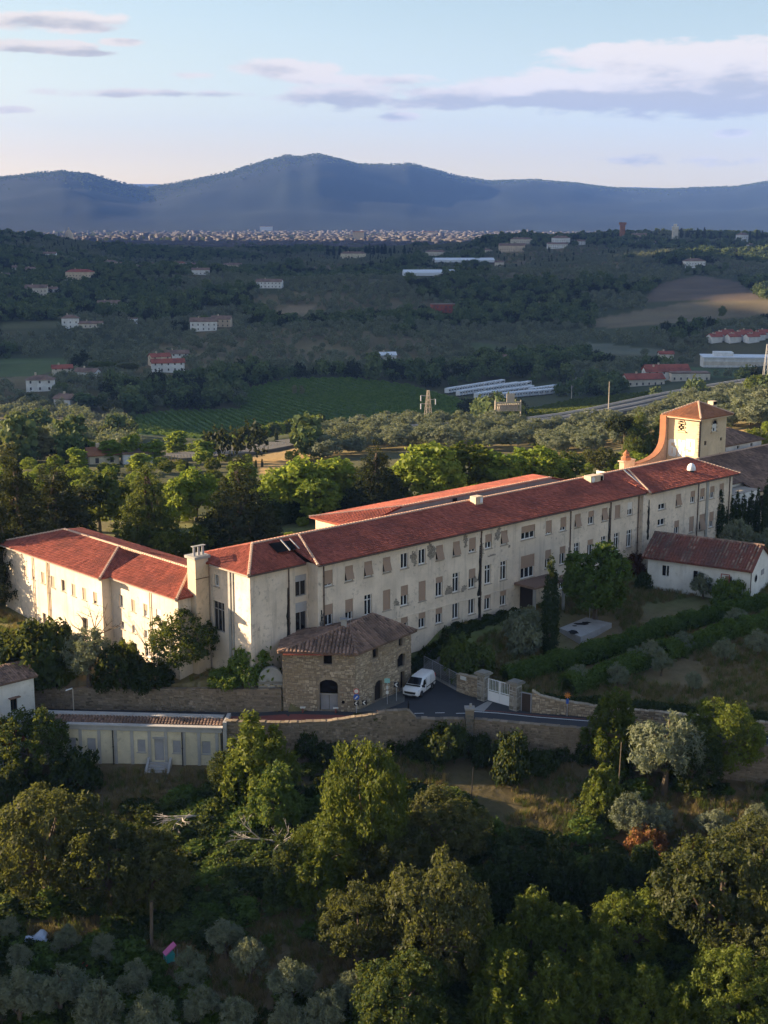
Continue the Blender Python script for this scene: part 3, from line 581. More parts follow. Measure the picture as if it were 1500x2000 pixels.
def put(todo, P0, P1):
    for (s, za, w, hh, (stl, f)) in todo:
        window(MBLD, P0, P1, s, za, w, hh, {'halfw': 'half', 'halfd': 'half'}.get(stl, stl), f if f else .6, shutter='shutter_white' if stl == 'halfw' else 'shutter', sill=True)
put(todo, P0, P1); put(todoR, (RBx0, RBy), (RBx1, RBy))
for (a, b, za, zb) in opsL: window(MBLD, (LBx0, LBy), (LBx1, LBy), (a+b)/2, za, b-a, zb-za, 'half' if zb > 8 else 'half', .3, frame='frame_grey', shutter='shutter_grey', sill=False)
for (a, b, za, zb) in opsE: window(MBLD, (LBx0, 8.5), (LBx0, LBy), (a+b)/2, za, b-a, zb-za, 'open', frame='frame_grey' if zb-za > 2 else 'frame_white', sill=zb-za < 2)
for i, (x, z, w, h) in enumerate(((-4.55, 9.75, 1.1, 2.3), (-1.75, 10.1, 1.5, 2.6), (4.0, 10.5, 1.0, 1.9), (9.75, 10.3, 1.2, 1.9), (-7.35, 5.0, .9, 1.2), (1.25, 4.9, 1.3, 1.5), (3.85, 4.6, 1.2, .9), (5.9, 5.3, .7, 1.2), (6.9, 9.0, .8, 3.0), (-18.6, 4.5, .75, 3.4), (-14.5, 3.9, 1.4, .6), (8.9, 7.9, 1.4, .35), (11.9, 8.4, .5, .6))):
    patch(MBLD, P0, P1, x-P0[0], z, w, h, 40+i)
for (x, y, z0, z1) in ((-21.7, LBy-.1, 3.0, EV-.2), (-18.2, -.1, 3.2, EV-.2), (6.87, -.1, 0, EV-.2), (23.75, -.1, 0, EV-.2), (32.1, -.1, 0, EV-.2), (38.2, -.1, 0, EV-.2), (51.5, RBy-.1, 0, EV-.2), (59.4, RBy-.1, 0, EV-.2)): pipe(MBLD, x, y, z0, z1)
# dark damp streaks beside leaking pipes
def streak(parent, P0, P1, s, z0, z1, w, seed):
    rg = random.Random(seed); P0 = np.array(P0, float); P1 = np.array(P1, float); d = (P1-P0)/np.linalg.norm(P1-P0); n = np.array([d[1], -d[0]]); L_, R2 = [], []
    k = 14
    for i in range(k+1):
        t = i/k; ww = w*(.35+.65*math.sin(math.pi*min(1, t*1.1+.05)))*rg.uniform(.7, 1.2); q = P0+d*s+n*.012; L_.append((*(q-d*ww*rg.uniform(.3, .6)), z0+(z1-z0)*t)); R2.append((*(q+d*ww*rg.uniform(.3, .6)), z0+(z1-z0)*t))
    m = MB()
    for i in range(k): m.poly([L_[i], R2[i], R2[i+1], L_[i+1]])
    return m.build('damp_streak', M['stain_black'], parent)
streak(MBLD, (LBx0, LBy), (LBx1, LBy), 5.1, 2.9, 9.2, .55, 1); streak(MBLD, P0, P1, 6.75-P0[0], .2, 9.5, .7, 2); streak(MBLD, P0, P1, 23.6-P0[0], .2, 6.5, .5, 3); streak(MBLD, P0, P1, 31.9-P0[0], .2, 10.5, .55, 4); streak(MBLD, (RBx0, RBy), (RBx1, RBy), 1.3, 5.0, 10.6, .7, 5); streak(MBLD, P0, P1, .5, 3.4, 6.4, .5, 6)
for bb in ((53.5, RBy-.14, mz, 54.05, RBy-.005, EV-.1), (-27.01, 4.55, mz, -26.905, 4.75, EV-.1), (-27.07, 5.0, mz, -26.905, 5.35, EV-.1)): MB().box(*bb).build('pilaster', M['plaster_grey'], MBLD)
# roof
RZ = 13.5
e0 = EV+.08; ov = .55
yF, yR = -ov, 6.0
A_ = (LBx0-ov, LBy-ov, e0); B_ = (-19.6, LBy-ov, e0); C_ = (-19.4, yF, e0); D_ = (39.2, yF, e0); E_ = (39.4, RBy-ov, e0); F_ = (RBx1+ov+.5, RBy-ov, e0); G_ = (RBx1+ov+.5, YB+ov, e0); H_ = (LBx0-ov, YB+ov, e0)
r0, r1 = (-23.2, yR, RZ), (58.0, yR, RZ)
vl = (-16.4, yR, RZ)
def onslope(x, y): return (x, y, e0+(RZ-e0)*(y-yF)/(yR-yF))
sl = [[A_, B_, (-19.6, yR, RZ), r0], [C_, (D_[0], yF, e0), (39.2, yR, RZ), (-19.6, yR, RZ), (-19.6, LBy-ov, e0+.02)], [E_, F_, r1, (39.2, yR, RZ)], [H_, A_, r0], [F_, G_, r1], [G_, H_, r0, r1]]
sl[1] = [C_, D_, (39.2, yR, RZ), (-19.4, yR, RZ)]
rf = roof(MBLD, sl, 'tile_red', [(A_, r0), (r0, r1), (F_, r1), (E_, (43.5, yR, RZ)), (C_, (-16.8, yR-.2, RZ))], seed=4)
# hole in the left pavilion's roof with bare rafters
ho = MB(); hx0, hx1 = -19.9, -16.6
def osl(x, y, up): z = onslope(x, y)[2]; return (x, y, z+up)
ho.poly([osl(-22.0, 3.1, .16), osl(-19.3, 3.1, .16), osl(-18.7, 5.0, .16), osl(-21.6, 5.2, .16)]); ho.build('roof_hole', M['interior'], MBLD)
rf_ = MB(); rf_.obox(osl(-20.4, 3.0, .17), (.16, 0, 0), (.5, 2.2, .72), (0, 0, .1)); rf_.obox(osl(-19.1, 3.0, .17), (.12, 0, 0), (.4, 2.1, .7), (0, 0, .08)); rf_.build('rafter', M['wood_grey'], MBLD)
ch = MB(); ch.box(10.8, 4.6, 13.0, 12.1, 5.6, 14.2); ch.box(10.9, 4.5, 13.35, 11.5, 4.59, 14.05); co = ch.build('dormer', M['plaster_warm'], MBLD); MB().box(11.55, 4.52, 13.4, 12.0, 4.6, 14.0).build('pane', M['roof_white'], co)
ac = MB(); ac.box(33.2, 4.3, 13.05, 35.2, 5.5, 14.0); ac.box(35.25, 4.4, 13.0, 36.1, 5.4, 13.9); aco = ac.build('roof_unit', M['plaster_warm'], MBLD); f_ = MB().tube((33.7, 4.25, 13.5), (33.7, 4.32, 13.5), .36, .36, 14).build('fan_grille', M['frame_white'], aco); MB().box(35.45, 4.35, 13.15, 35.9, 4.39, 13.75).build('hatch', M['interior'], aco)
dm = MB(); n_ = 12
prof = [(.62, 0), (.62, .25), (.55, .55), (.38, .82), (.16, .97), (.02, 1.0)]
for (ra, za), (rb, zb) in zip(prof[:-1], prof[1:]): dm.tube((53.2, 1.9, 12.75+za), (53.2, 1.9, 12.75+zb), ra, rb, 14, False)
dmo = dm.build('roof_cowl', M['metal_white'], MBLD, True); MB().tube((53.2, 1.9, 12.1), (53.2, 1.9, 12.74), .4, .4, 12).build('cowl_neck', M['black_plastic'], dmo)
fs = MB(); fs.obox((39.9, .0, onslope(0, .0)[2]+.14), (.35, 0, 0), (2.2, 5.6, 1.68), (0, 0, .05)); fs.build('flashing', M['metal_grey'], MBLD)
gt = MB(); gt.box(-19.3, yF-.14, e0-.16, 39.1, yF+.02, e0-.02); gt.box(A_[0], A_[1]-.14, e0-.16, -19.75, A_[1]+.02, e0-.02); gt.box(39.45, RBy-ov-.14, e0-.16, F_[0], RBy-ov+.02, e0-.02); gt.build('gutter', M['pipe'], MBLD)
gt2 = MB(); gt2.box(A_[0]-.14, A_[1], e0-.16, A_[0]+.02, 8.0, e0-.02); gt2.build('gutter', M['gutter'], MBLD)
cn = MB(); cn.obox((13.0, -3.4, 3.45), (6.2, 0, 0), (0, 3.35, 0), (0, 0, .3)); cno = cn.build('canopy', M['tile_old'], MBLD)
for x in (13.3, 18.9): MB().box(x-.15, -3.3, -1, x+.15, -3.0, 3.44).build('canopy_post', M['plaster_grey'], cno)
MB().box(14.2, -.06, -.4, 17.2, -.005, 3.0).build('entrance_door', M['wood_dark'], MBLD)
# chimney stack between the pavilion and the wing
CH = at_uv('chimney_stack'); tag(CH, 'square plastered chimney stack with three pots at the roof joint', 'chimney')
m = MB(); m.box(-28.85, 8.7, -1.5, -27.15, 10.2, 12.2); m.build('shaft', M['plaster_warm'], CH)
m = MB(); m.box(-29.05, 8.5, 12.2, -26.95, 10.4, 12.5); m.build('cap', M['plaster_grey'], CH)
for x in (-28.6, -28.0, -27.45): MB().tube((x, 9.2, 12.5), (x, 9.2, 13.5), .15, .13, 10).build('chimney_pot', M['shutter_grey'], CH)
MB().box(-28.85, 8.95, 13.51, -27.2, 9.45, 13.58).build('slab', M['plaster_grey'], CH)
MB().box(-28.9, 8.62, 10.0, -27.1, 8.69, 10.06).build('iron_band', M['pipe'], CH)
# ---------------------------------------------------------------- rear wing
RW = at_uv('rear_wing'); tag(RW, 'low rear wing showing its grey wall and orange lit roof edge behind the ridge', 'building')
rz0, rz1 = 10.75, 12.35
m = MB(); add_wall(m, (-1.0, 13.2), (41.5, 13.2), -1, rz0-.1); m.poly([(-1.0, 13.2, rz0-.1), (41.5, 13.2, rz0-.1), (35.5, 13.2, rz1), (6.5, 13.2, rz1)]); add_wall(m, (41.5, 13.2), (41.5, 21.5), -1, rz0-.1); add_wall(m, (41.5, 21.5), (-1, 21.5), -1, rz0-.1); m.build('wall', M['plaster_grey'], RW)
m = MB(); add_wall(m, (-1.0, 21.5), (-1.0, 13.2), -1, rz0-.1); m.build('end_wall', M['plaster_warm'], RW)
q = [(-1.6, 22.1, rz0), (42.1, 22.1, rz0), (35.5, 13.15, rz1), (6.5, 13.15, rz1)]
roof(RW, [[q[1], q[0], q[3], q[2]], [(-1.6, 22.1, rz0), (-1.6, 13.15, rz0), q[3]], [(42.1, 13.15, rz0), (42.1, 22.1, rz0), q[2]]], 'tile_red', [(q[3], q[2]), (q[0], q[3])], seed=6)
MB().box(15.6, 13.05, 11.2, 16.3, 13.19, 12.1).build('vent_opening', M['interior'], RW)
# ---------------------------------------------------------------- left wing, two blocks
LW = at_uv('left_wing'); tag(LW, 'sunlit cream wing with stepped front and red hipped roofs beside the chimney stack', 'building')
lz = -2.5; le = 8.0
o1 = []; t1 = []
for (v0, v1, za, zb) in ((41.06, 40.36, 4.85, 6.2), (39.05, 38.35, 4.8, 6.15), (36.74, 35.97, 4.75, 6.15), (34.48, 33.6, 4.7, 6.1), (32.03, 31.15, 4.7, 6.1), (29.69, 28.84, 4.6, 6.05), (27.3, 26.5, 4.6, 6.05), (24.93, 24.1, 4.6, 6.0), (36.95, 36.02, -.3, .95), (32.16, 31.0, -.3, 1.0), (27.61, 26.4, 1.1, 2.4)):
    o1.append((46.2-v0, 46.2-v1, za, zb))
o2 = [(23.0-a, 23.0-b, za, zb) for (a, b, za, zb) in ((21.44, 20.6, 4.7, 6.15), (18.9, 18.15, 4.7, 6.1), (16.46, 15.64, 4.6, 6.1), (13.94, 13.02, 4.65, 6.0), (21.39, 20.54, 2.15, 3.05), (18.95, 18.35, 2.15, 3.05), (16.5, 15.8, 2.15, 3.03), (21.54, 20.5, .1, 1.0), (18.95, 18.05, .05, 1.0), (16.52, 15.45, -.1, 1.0))]
m = MB(); add_wall(m, (-31.8, 46.2), (-31.8, 23.0), lz, le, o1); add_wall(m, (-31.8, 23.0), (-30.55, 23.0), lz, le); add_wall(m, (-30.55, 23.0), (-30.55, 9.7), lz, le, o2); add_wall(m, (-30.55, 9.7), (-20.6, 9.7), lz, le); add_wall(m, (-20.6, 9.7), (-20.6, 46.2), lz, le); add_wall(m, (-20.6, 46.2), (-31.8, 46.2), lz, le)
m.build('wall', M['plaster_cream'], LW)
for i, (a, b, za, zb) in enumerate(o1): window(LW, (-31.8, 46.2), (-31.8, 23), (a+b)/2, za, b-a, zb-za, ('shut', 'half', 'shut', 'shut', 'open', 'shut', 'shut', 'half', 'open', 'open', 'open')[i], .75, frame='frame_grey')
for i, (a, b, za, zb) in enumerate(o2): window(LW, (-30.55, 23.0), (-30.55, 9.7), (a+b)/2, za, b-a, zb-za, ('open', 'shut', 'half', 'half')[i] if i < 4 else 'open', .5, shutter='shutter' if i < 3 else 'shutter_white')
fl = MB(); fl.box(-31.4, 23.2, 3.3, -21, 45.9, 3.45); fl.box(-30.2, 10.0, 3.4, -21, 23.0, 3.55); fl.build('floor_slab', M['interior'], LW)
le2 = le+.08; lr = 9.9
q0, q1, q2, q3 = (-32.4, 46.8, le2), (-32.4, 22.4, le2), (-20, 22.4, le2), (-20, 46.8, le2)
a0, a1 = (-26.2, 40.4, lr), (-26.2, 28.0, lr)
b0, b1, b2, b3 = (-31.1, 23.0, le2), (-31.1, 9.2, le2), (-20, 9.2, le2), (-20, 23, le2)
c0, c1 = (-26.1, 25, lr-.05), (-26.1, 13.6, lr-.05)
roof(LW, [[q0, q1, a1, a0], [q1, q2, a1], [q2, q3, a0, a1], [q3, q0, a0], [b0, b1, c1, (-26.1, 23.0, lr-.05)], [b1, b2, c1], [b2, b3, (-26.1, 23.0, lr-.05), c1]], 'tile_red', [(q0, a0), (a0, a1), (q1, a1), (c1, c0), (b1, c1), (c0, a1)], seed=8)
gt = MB(); gt.box(-32.56, 22.4, le2-.15, -32.38, 46.8, le2-.02); gt.box(-31.26, 9.2, le2-.15, -31.08, 22.3, le2-.02); gt.build('gutter', M['gutter'], LW)
for (x, v) in ((-31.92, 38.6), (-31.92, 35.2), (-31.92, 34.9), (-30.67, 15.0)): pipe(LW, x, v, -1, le, .06, 'plaster_warm')
# ---------------------------------------------------------------- bell tower with volute buttress
TW = at_uv('church_tower'); tag(TW, 'square sunlit tower with pyramid tile roof, arched window and white graffiti', 'tower')
tu0, tu1, tv0, tv1, te = 68.6, 76.1, 11.2, 17.0, 17.75
opsl = [(tv1-15.0, tv1-13.95, 15.5, 16.55)]
opsr = [(72.1-tu0, 73.3-tu0, 15.3, 16.5), (1.55, 2.15, 13.3, 14.0), (5.95, 6.5, 13.6, 14.1), (5.8, 6.45, 11.0, 11.65)]
m = MB(); add_wall(m, (tu0, tv1), (tu0, tv0), 2, te, opsl); add_wall(m, (tu0, tv0), (tu1, tv0), 2, te, opsr); add_wall(m, (tu1, tv0), (tu1, tv1), 2, te); add_wall(m, (tu1, tv1), (tu0, tv1), 2, te); m.build('wall', M['plaster_tower'], TW)
def archwin(P0, P1, s, z, w, h, nm, grille, mat='stone'):
    P0 = np.array(P0, float); P1 = np.array(P1, float); d = (P1-P0)/np.linalg.norm(P1-P0); n = np.array([d[1], -d[0]])
    def pt(x, zz, o): q = P0+d*(s+x)+n*o; return (q[0], q[1], z+zz)
    m = MB(); m.poly([pt(-w/2, 0, -.2), pt(w/2, 0, -.2), pt(w/2, h, -.2), pt(-w/2, h, -.2)]); o = m.build(nm, M['interior'], TW)
    g = MB()
    arc = [pt(w/2*math.cos(t), h+w/2*math.sin(t), .015) for t in np.linspace(0, math.pi, 10)]; g.poly(arc); 
    g.build('arch_light', M['interior'], o)
    g = MB()
    pts = [(w/2, 0), (w/2, h*.5), (w/2, h)]+[(w/2*math.cos(t), h+w/2*math.sin(t)) for t in np.linspace(.25, math.pi-.25, 9)]+[(-w/2, h), (-w/2, h*.5), (-w/2, 0)]
    for k, (x, zz) in enumerate(pts): q = pt(x*1.16, zz if zz < h else h+(zz-h)*1.16, .02); g.obox((q[0]-d[0]*.11, q[1]-d[1]*.11, q[2]-.12), (d[0]*.22, d[1]*.22, 0), (n[0]*.07, n[1]*.07, 0), (0, 0, .24 if k % 2 else .2), .3+.3*(k % 2))
    g.build('surround', M[mat], o, kind='stuff')
    sl_ = MB(); q = pt(-w/2-.35, -.25, 0); sl_.obox(q, (d[0]*(w+.7), d[1]*(w+.7), 0), (n[0]*.2, n[1]*.2, 0), (0, 0, .16)); sl_.build('sill', M['plaster_tower'], o)
    if grille:
        g = MB()
        for ix in range(3):
            for iz in range(4):
                if (ix+iz) % 2 == 0 or iz > 2: q = pt(-w/2+w*ix/3, .1+iz*.33, .02); g.obox(q, (d[0]*w/3.4, d[1]*w/3.4, 0), (n[0]*.03, n[1]*.03, 0), (0, 0, .17))
        g.build('brick_lattice', M['plaster_tower'], o)
    else:
        q = pt(-w/2, 0, -.05); MB().obox(q, (d[0]*w, d[1]*w, 0), (n[0]*.04, n[1]*.04, 0), (0, 0, h)).build('blocked_panel', M['plaster_white'], o); q = pt(-.3, .1, .0); MB().obox(q, (d[0]*.3, d[1]*.3, 0), (n[0]*.015, n[1]*.015, 0), (0, 0, .45)).build('small_opening', M['interior'], o)
archwin((tu0, tv1), (tu0, tv0), tv1-14.47, 15.5, 1.05, 1.05, 'arched_window', True); archwin((tu0, tv0), (tu1, tv0), 4.1, 15.3, 1.2, 1.2, 'arched_window', False)
for (a, b, za, zb) in opsr[1:]: window(TW, (tu0, tv0), (tu1, tv0), (a+b)/2, za, b-a, zb-za, 'open', frame='wood_dark', sill=False)
# quoins
g = MB()
for k in range(20):
    z = 10.4+k*.36; w = .42 if k % 2 else .26; g.box(tu0-.035, tv0, z, tu0-.004, tv0+w, z+.3, .5+.3*(k % 3 == 0)); g.box(tu0, tv0-.035, z, tu0+(.68-w), tv0-.004, z+.3, .35)
g.build('quoins', M['stone'], TW, kind='stuff')
# painted letters, flat on the left face: 6 X 9
def letter(rects, v_left, z0, w, h):
    m = MB()
    for (a, b, c, d_) in rects:                    # fractions: x from left, z from bottom
        m.box(tu0-.012, v_left-w*c, z0+h*b, tu0-.004, v_left-w*a, z0+h*d_)
    return m.build('graffiti_letter', M['graffiti'], TW, label='white block graffiti letter')
six = [(.12, .0, .88, .16), (0, .08, .36, .92), (.62, .08, 1, .55), (.36, .16, .45, .5), (.55, .16, .62, .5), (.36, .5, .62, .62), (.12, .92, .88, 1), (.36, .80, .95, .92), (.7, .66, .98, .8)]
exx = [(0, 0, .42, .36), (.58, 0, 1, .36), (.12, .36, .88, .62), (0, .62, .42, 1), (.58, .62, 1, 1), (.3, .55, .7, .85)]
nin = [(0, .36, .4, 1), (.62, .14, 1, 1), (.4, .85, .62, 1), (.4, .36, .62, .5), (0, 0, .9, .14), (0, .14, .22, .3), (.22, .14, .62, .17)]
letter(six, 16.82, 11.2, 1.55, 2.75); letter(exx, 14.98, 11.35, 1.35, 2.65); letter(nin, 13.48, 11.75, 1.6, 2.55)
tov = .75; tq = [(tu0-tov, tv0-tov, te), (tu1+tov, tv0-tov, te), (tu1+tov, tv1+tov, te), (tu0-tov, tv1+tov, te)]; ap = (72.35, 14.1, 19.75)
roof(TW, [[tq[0], tq[1], ap], [tq[1], tq[2], ap], [tq[2], tq[3], ap], [tq[3], tq[0], ap]], 'tile_orange', [(tq[0], ap), (tq[1], ap), (tq[3], ap)], seed=9)
m = MB(); m.box(tu0-tov+.1, tv0-tov+.1, te-.3, tu1+tov-.1, tv1+tov-.1, te-.13); m.build('eave_board', M['plaster_warm'], TW)
m = MB(); m.box(74.2, 12.6, 18.4, 75.3, 13.6, 19.75); cho = m.build('chimney', M['plaster_warm'], TW); MB().box(74.35, 12.55, 19.2, 75.2, 12.59, 19.7).build('flue_opening', M['interior'], cho)
pipe(TW, tu0+.25, tv0-.12, 10, te-.2, .07)
pts = [(68.55, 17.6), (67.9, 17.6), (67.95, 16), (67.95, 14.4), (67.7, 13.2), (67.2, 12.4), (66.4, 11.75), (65.4, 11.3), (63.9, 10.95), (62.2, 10.75), (60.4, 10.7), (60.4, 9.0), (68.55, 9.0)]
m = MB().prism([(u, 17.05, z) for u, z in pts], (0, .95, 0)); m.build('volute_buttress', M['mortar_pale'], TW)
m = MB()
for (u0, z0), (u1, z1) in zip(pts[1:10], pts[2:11]): m.obox((u0-.02, 16.95, z0+.01), (u1-u0, 0, z1-z0), (0, 1.15, 0), (-.05, 0, .12))
m.build('volute_coping', M['tile_orange'], TW)
# broken gable and finial left of the tower
FN = at_uv('facade_finial'); tag(FN, 'weathered brick finial and coping at the end of the volute wall', 'finial')
m = MB(); m.box(57.6, 17.1, 8, 60.3, 18.0, 11.4); m.box(57.3, 17.0, 11.4, 60.4, 18.1, 11.6); m.build('pedestal', M['mortar_pale'], FN); m = MB()
for (ra, za), (rb, zb) in zip(((.75, 0), (.8, .4), (.45, .7), (.55, 1.0), (.2, 1.35)), ((.8, .4), (.45, .7), (.55, 1.0), (.2, 1.35), (.05, 1.6))): m.tube((58.6, 17.5, 11.6+za), (58.6, 17.5, 11.6+zb), ra, rb, 9, False)
m.build('urn', M['tile_orange'], FN)
# statue-like finial right of the tower
SF = at_uv('roof_statue'); tag(SF, 'small red terracotta figure on a pedestal behind the tower corner', 'statue'); m = MB(); m.box(79.6, 16.6, 9.5, 80.6, 17.6, 11.8); m.build('pedestal', M['plaster_white'], SF)
m = MB()
for (ra, za), (rb, zb) in zip(((.42, 0), (.36, .8), (.4, 1.2), (.15, 1.55), (.22, 1.75)), ((.36, .8), (.4, 1.2), (.15, 1.55), (.22, 1.75), (.05, 2.0))): m.tube((80.1, 17.1, 11.8+za), (80.1, 17.1, 11.8+zb), ra, rb, 9, False)
m.build('figure', M['tile_red'], SF)
# ---------------------------------------------------------------- church roofs east of the main building
CR = at_uv('church'); tag(CR, 'cluster of old dark tiled church roofs around the tower foot', 'church')
m = MB(); add_wall(m, (62.2, 4.5), (92, 4.5), 0, 8.4); add_wall(m, (62.2, 26), (62.2, 4.5), 0, 8.4); add_wall(m, (92, 4.5), (92, 26), 0, 8.4); m.build('wall', M['plaster_white'], CR)
roof(CR, [[(61.8, 4.0, 8.5), (92.5, 4.0, 8.5), (92.5, 11.1, 11.4), (61.8, 11.1, 11.4)], [(92.5, 18.2, 8.5), (61.8, 18.2, 8.5), (61.8, 11.1, 11.4), (92.5, 11.1, 11.4)]], 'tile_old', [((61.8, 11.1, 11.4), (92.5, 11.1, 11.4))], seed=12)
m = MB(); add_wall(m, (76.5, 13.2), (90.0, 13.2), 9, 11.9, [(2.2, 2.9, 11.1, 11.6), (6.2, 6.9, 11.1, 11.6), (10.2, 10.9, 11.1, 11.6)]); add_wall(m, (90, 13.2), (90, 21), 9, 11.9); m.build('upper_wall', M['plaster_white'], CR)
for s in (2.55, 6.55, 10.55): MB().box(76.5+s-.34, 13.42, 11.1, 76.5+s+.34, 13.46, 11.6).build('clerestory_opening', M['interior'], CR)
roof(CR, [[(76.2, 12.7, 12.0), (90.5, 12.7, 12.0), (86.0, 17.2, 13.9), (76.2, 17.2, 13.9)], [(90.5, 12.7, 12.0), (90.5, 21.7, 12.0), (86, 17.2, 13.9)]], 'tile_old', name='roof', seed=13)
m = MB(); add_wall(m, (60.9, 1.0), (70.4, 1.0), 0, 7.75); add_wall(m, (70.4, 1.0), (70.4, 4.4), 0, 7.75); add_wall(m, (60.9, 4.4), (60.9, 1), 0, 7.75); m.build('terrace_wall', M['plaster_white'], CR)
m = MB(); m.poly([(60.9, 1.0, 7.76), (70.4, 1.0, 7.76), (70.4, 4.4, 7.9), (60.9, 4.4, 7.9)]); m.build('terrace_floor', M['sill'], CR)
m = MB(); add_wall(m, (70.4, 1.9), (78, 1.9), 0, 7.2, [(1.5, 3.2, 4.0, 6.4)]); m.build('porch_wall', M['plaster_warm'], CR); window(CR, (70.4, 1.9), (78, 1.9), 2.35, 4.0, 1.7, 2.4, 'open', frame='wood_dark')
roof(CR, [[(70.2, 1.2, 7.3), (84, 1.2, 7.3), (84, 4.6, 8.7), (70.2, 4.6, 8.7)]], 'tile_old', seed=14)
# ---------------------------------------------------------------- road, kerbs, markings
def ribbon(name, xs, y0f, y1f, zf, mat, kind='structure', n=None, cat='road', label=None):
    V = []; Q = []
    for i, x in enumerate(xs): V += [(x, y0f(x), zf(x)), (x, (y0f(x)+y1f(x))/2, zf(x)+.02), (x, y1f(x), zf(x))]
    for i in range(len(xs)-1):
        a = i*3; Q += [(a, a+3, a+4, a+1), (a+1, a+4, a+5, a+2)]
    o = new_obj(name, np_mesh(name, V, Q, M[mat])); o['kind'] = kind
    if label: tag(o, label, cat)
    return o
xs = list(np.arange(-60, 100.1, .5))
f1 = lambda f: (lambda x: float(f(x)))
ribbon('road', xs, lambda x: float(y_wall(x))+.35, lambda x: float(y_far(x))+.25, lambda x: float(z_road(x)), 'asphalt', label='dark asphalt country road passing the stone house and gate')
ribbon('red_pavement', list(np.arange(-16.4, .5, .5)), lambda x: float(y_wall(x))+.45, lambda x: min(float(y_far(x))-.9, float(y_wall(x))+.45+2.7*min(1, (0.6-x)/4)), lambda x: float(z_road(x))+.012, 'asphalt_red', label='red surfaced lay-by in front of the stone house', cat='pavement')
vg = MB(); vg.poly([(-2.9, 137.9, -2.86), (-.6, 138.0, -2.86), (2.2, 141.3, -2.86), (2.4, 144.9, -2.86), (-.2, 141.9, -2.86)]); P_ = [(-2.9, 137.9), (-.6, 138.0), (2.2, 141.3), (2.4, 144.9)]
for a, b in zip(P_, P_[1:]): vg.poly([(*a, -3.1), (*b, -3.1), (*b, -2.86), (*a, -2.86)])
tag(vg.build('verge_pavement', M['verge']), 'raised triangular pavement at the foot of the stone house', 'pavement', kind='structure')
dashes = [(1.2, 137.3), (3.2, 137.6), (5.4, 137.75), (7.6, 137.6)]
mk = MB()
for x, y in dashes: mk.obox((x, y, -2.975), (1.0, .06, 0), (-.005, .13, 0), (0, 0, .006))
edge = [(8.8, 138.3), (12, 137.7), (16, 136.5), (21, 135.4), (30, 132.9), (38, 130.6), (50, 126.9)]
for a, b in zip(edge, edge[1:]): mk.obox((a[0], a[1], -2.975), (b[0]-a[0], b[1]-a[1], 0), (.02, .15, 0), (0, 0, .006))
tag(mk.build('road_markings', M['paint_white']), 'white edge lines and dashes painted on the asphalt', 'road marking', kind='structure')
rl = MB()
for a, b in zip(edge[:4], edge[1:4]): rl.obox((a[0], a[1]+.5, -2.975), (b[0]-a[0], b[1]-a[1], 0), (.02, .16, 0), (0, 0, .006))
tag(rl.build('red_line', M['asphalt_red']), 'faded red line beside the gate on the road', 'road marking', kind='structure')
ap = MB(); ap.poly([(9.2, 138.6, -2.97), (10.6, 138.3, -2.97), (11.7, 141.0, -2.95), (11.2, 141.4, -2.95)]); tag(ap.build('dust_track', M['kerb']), 'pale dusty wheel track leading to the gate', 'path', kind='structure')
dr = MB(); prev = None
for (x, y, w) in ((5.6, 150.5, 2.0), (6.8, 155, 1.9), (8.5, 159, 2.0), (11.5, 162.2, 2.2), (15, 164, 2.2)):
    c = [(x-w, y, tz(x-w, y)+.06), (x+w, y-.6, tz(x+w, y-.6)+.06)]
    if prev: dr.poly([prev[0], prev[1], c[1], c[0]])
    prev = c
tag(dr.build('gravel_drive', M['verge']), 'grey gravel drive leading up beside the long facade', 'path', kind='structure')
# ---------------------------------------------------------------- stone walls
def rubble_wall(name, pts, hts, base, thick, label, seed, mat='stone', cap=True, back=False, group=None):
    """pts along the front (outside on the right), top heights hts, base heights"""
    root = empty(name, (pts[0][0], pts[0][1], base[0])); ox, oy, oz = root.location; rg = random.Random(seed); core = MB(); stn = MB(); cp = MB()
    for (a, b, h0, h1, b0, b1) in zip(pts, pts[1:], hts, hts[1:], base, base[1:]):
        A2 = np.array(a, float)-(ox, oy); B2 = np.array(b, float)-(ox, oy); d = (B2-A2)/np.linalg.norm(B2-A2); n = np.array([d[1], -d[0]]); C2, D2 = A2-n*thick, B2-n*thick
        q = [(*A2, b0-oz), (*B2, b1-oz), (*B2, h1-oz), (*A2, h0-oz)]; r_ = [(*C2, b0-oz), (*D2, b1-oz), (*D2, h1-oz), (*C2, h0-oz)]
        core.poly(q); core.poly(r_[::-1]); core.poly([q[3], q[2], r_[2], r_[3]]); core.poly([q[0], q[3], r_[3], r_[0]]); core.poly([q[1], r_[1], r_[2], q[2]])
        stones(stn, A2, B2, (b0-oz, b1-oz), (h0-oz, h1-oz), rng=rg)
        if cap:
            L = np.linalg.norm(B2-A2); s = 0
            while s < L:
                w = rg.uniform(.4, .8); w = min(w, L-s); t0 = s/L; z = (h0+(h1-h0)*t0)-oz; p = A2+d*s+n*.08; cp.obox((p[0], p[1], z-.01), (d[0]*(w-.03), d[1]*(w-.03), (h1-h0)*(w-.03)/L), (-n[0]*(thick+.16), -n[1]*(thick+.16), 0), (0, 0, rg.uniform(.08, .16)), rg.uniform(.2, .8)); s += w
    core.build('core', M['mortar'], root); stn.build('stones', M[mat], root, kind='stuff')
    if cap: cp.build('coping_stones', M[mat], root, kind='stuff')
    tag(root, label, 'wall', group); return root
wx = [-16.6, -14, -11.8, -9.6, -6, -3.4, -1.2, .3, 2.6, 3.4, 6.2, 8.4]
wh = [-3.1, -3.05, -3.0, -2.95, -2.9, -2.6, -2.3, -1.95, -1.95, -2.85, -2.95, -2.95]
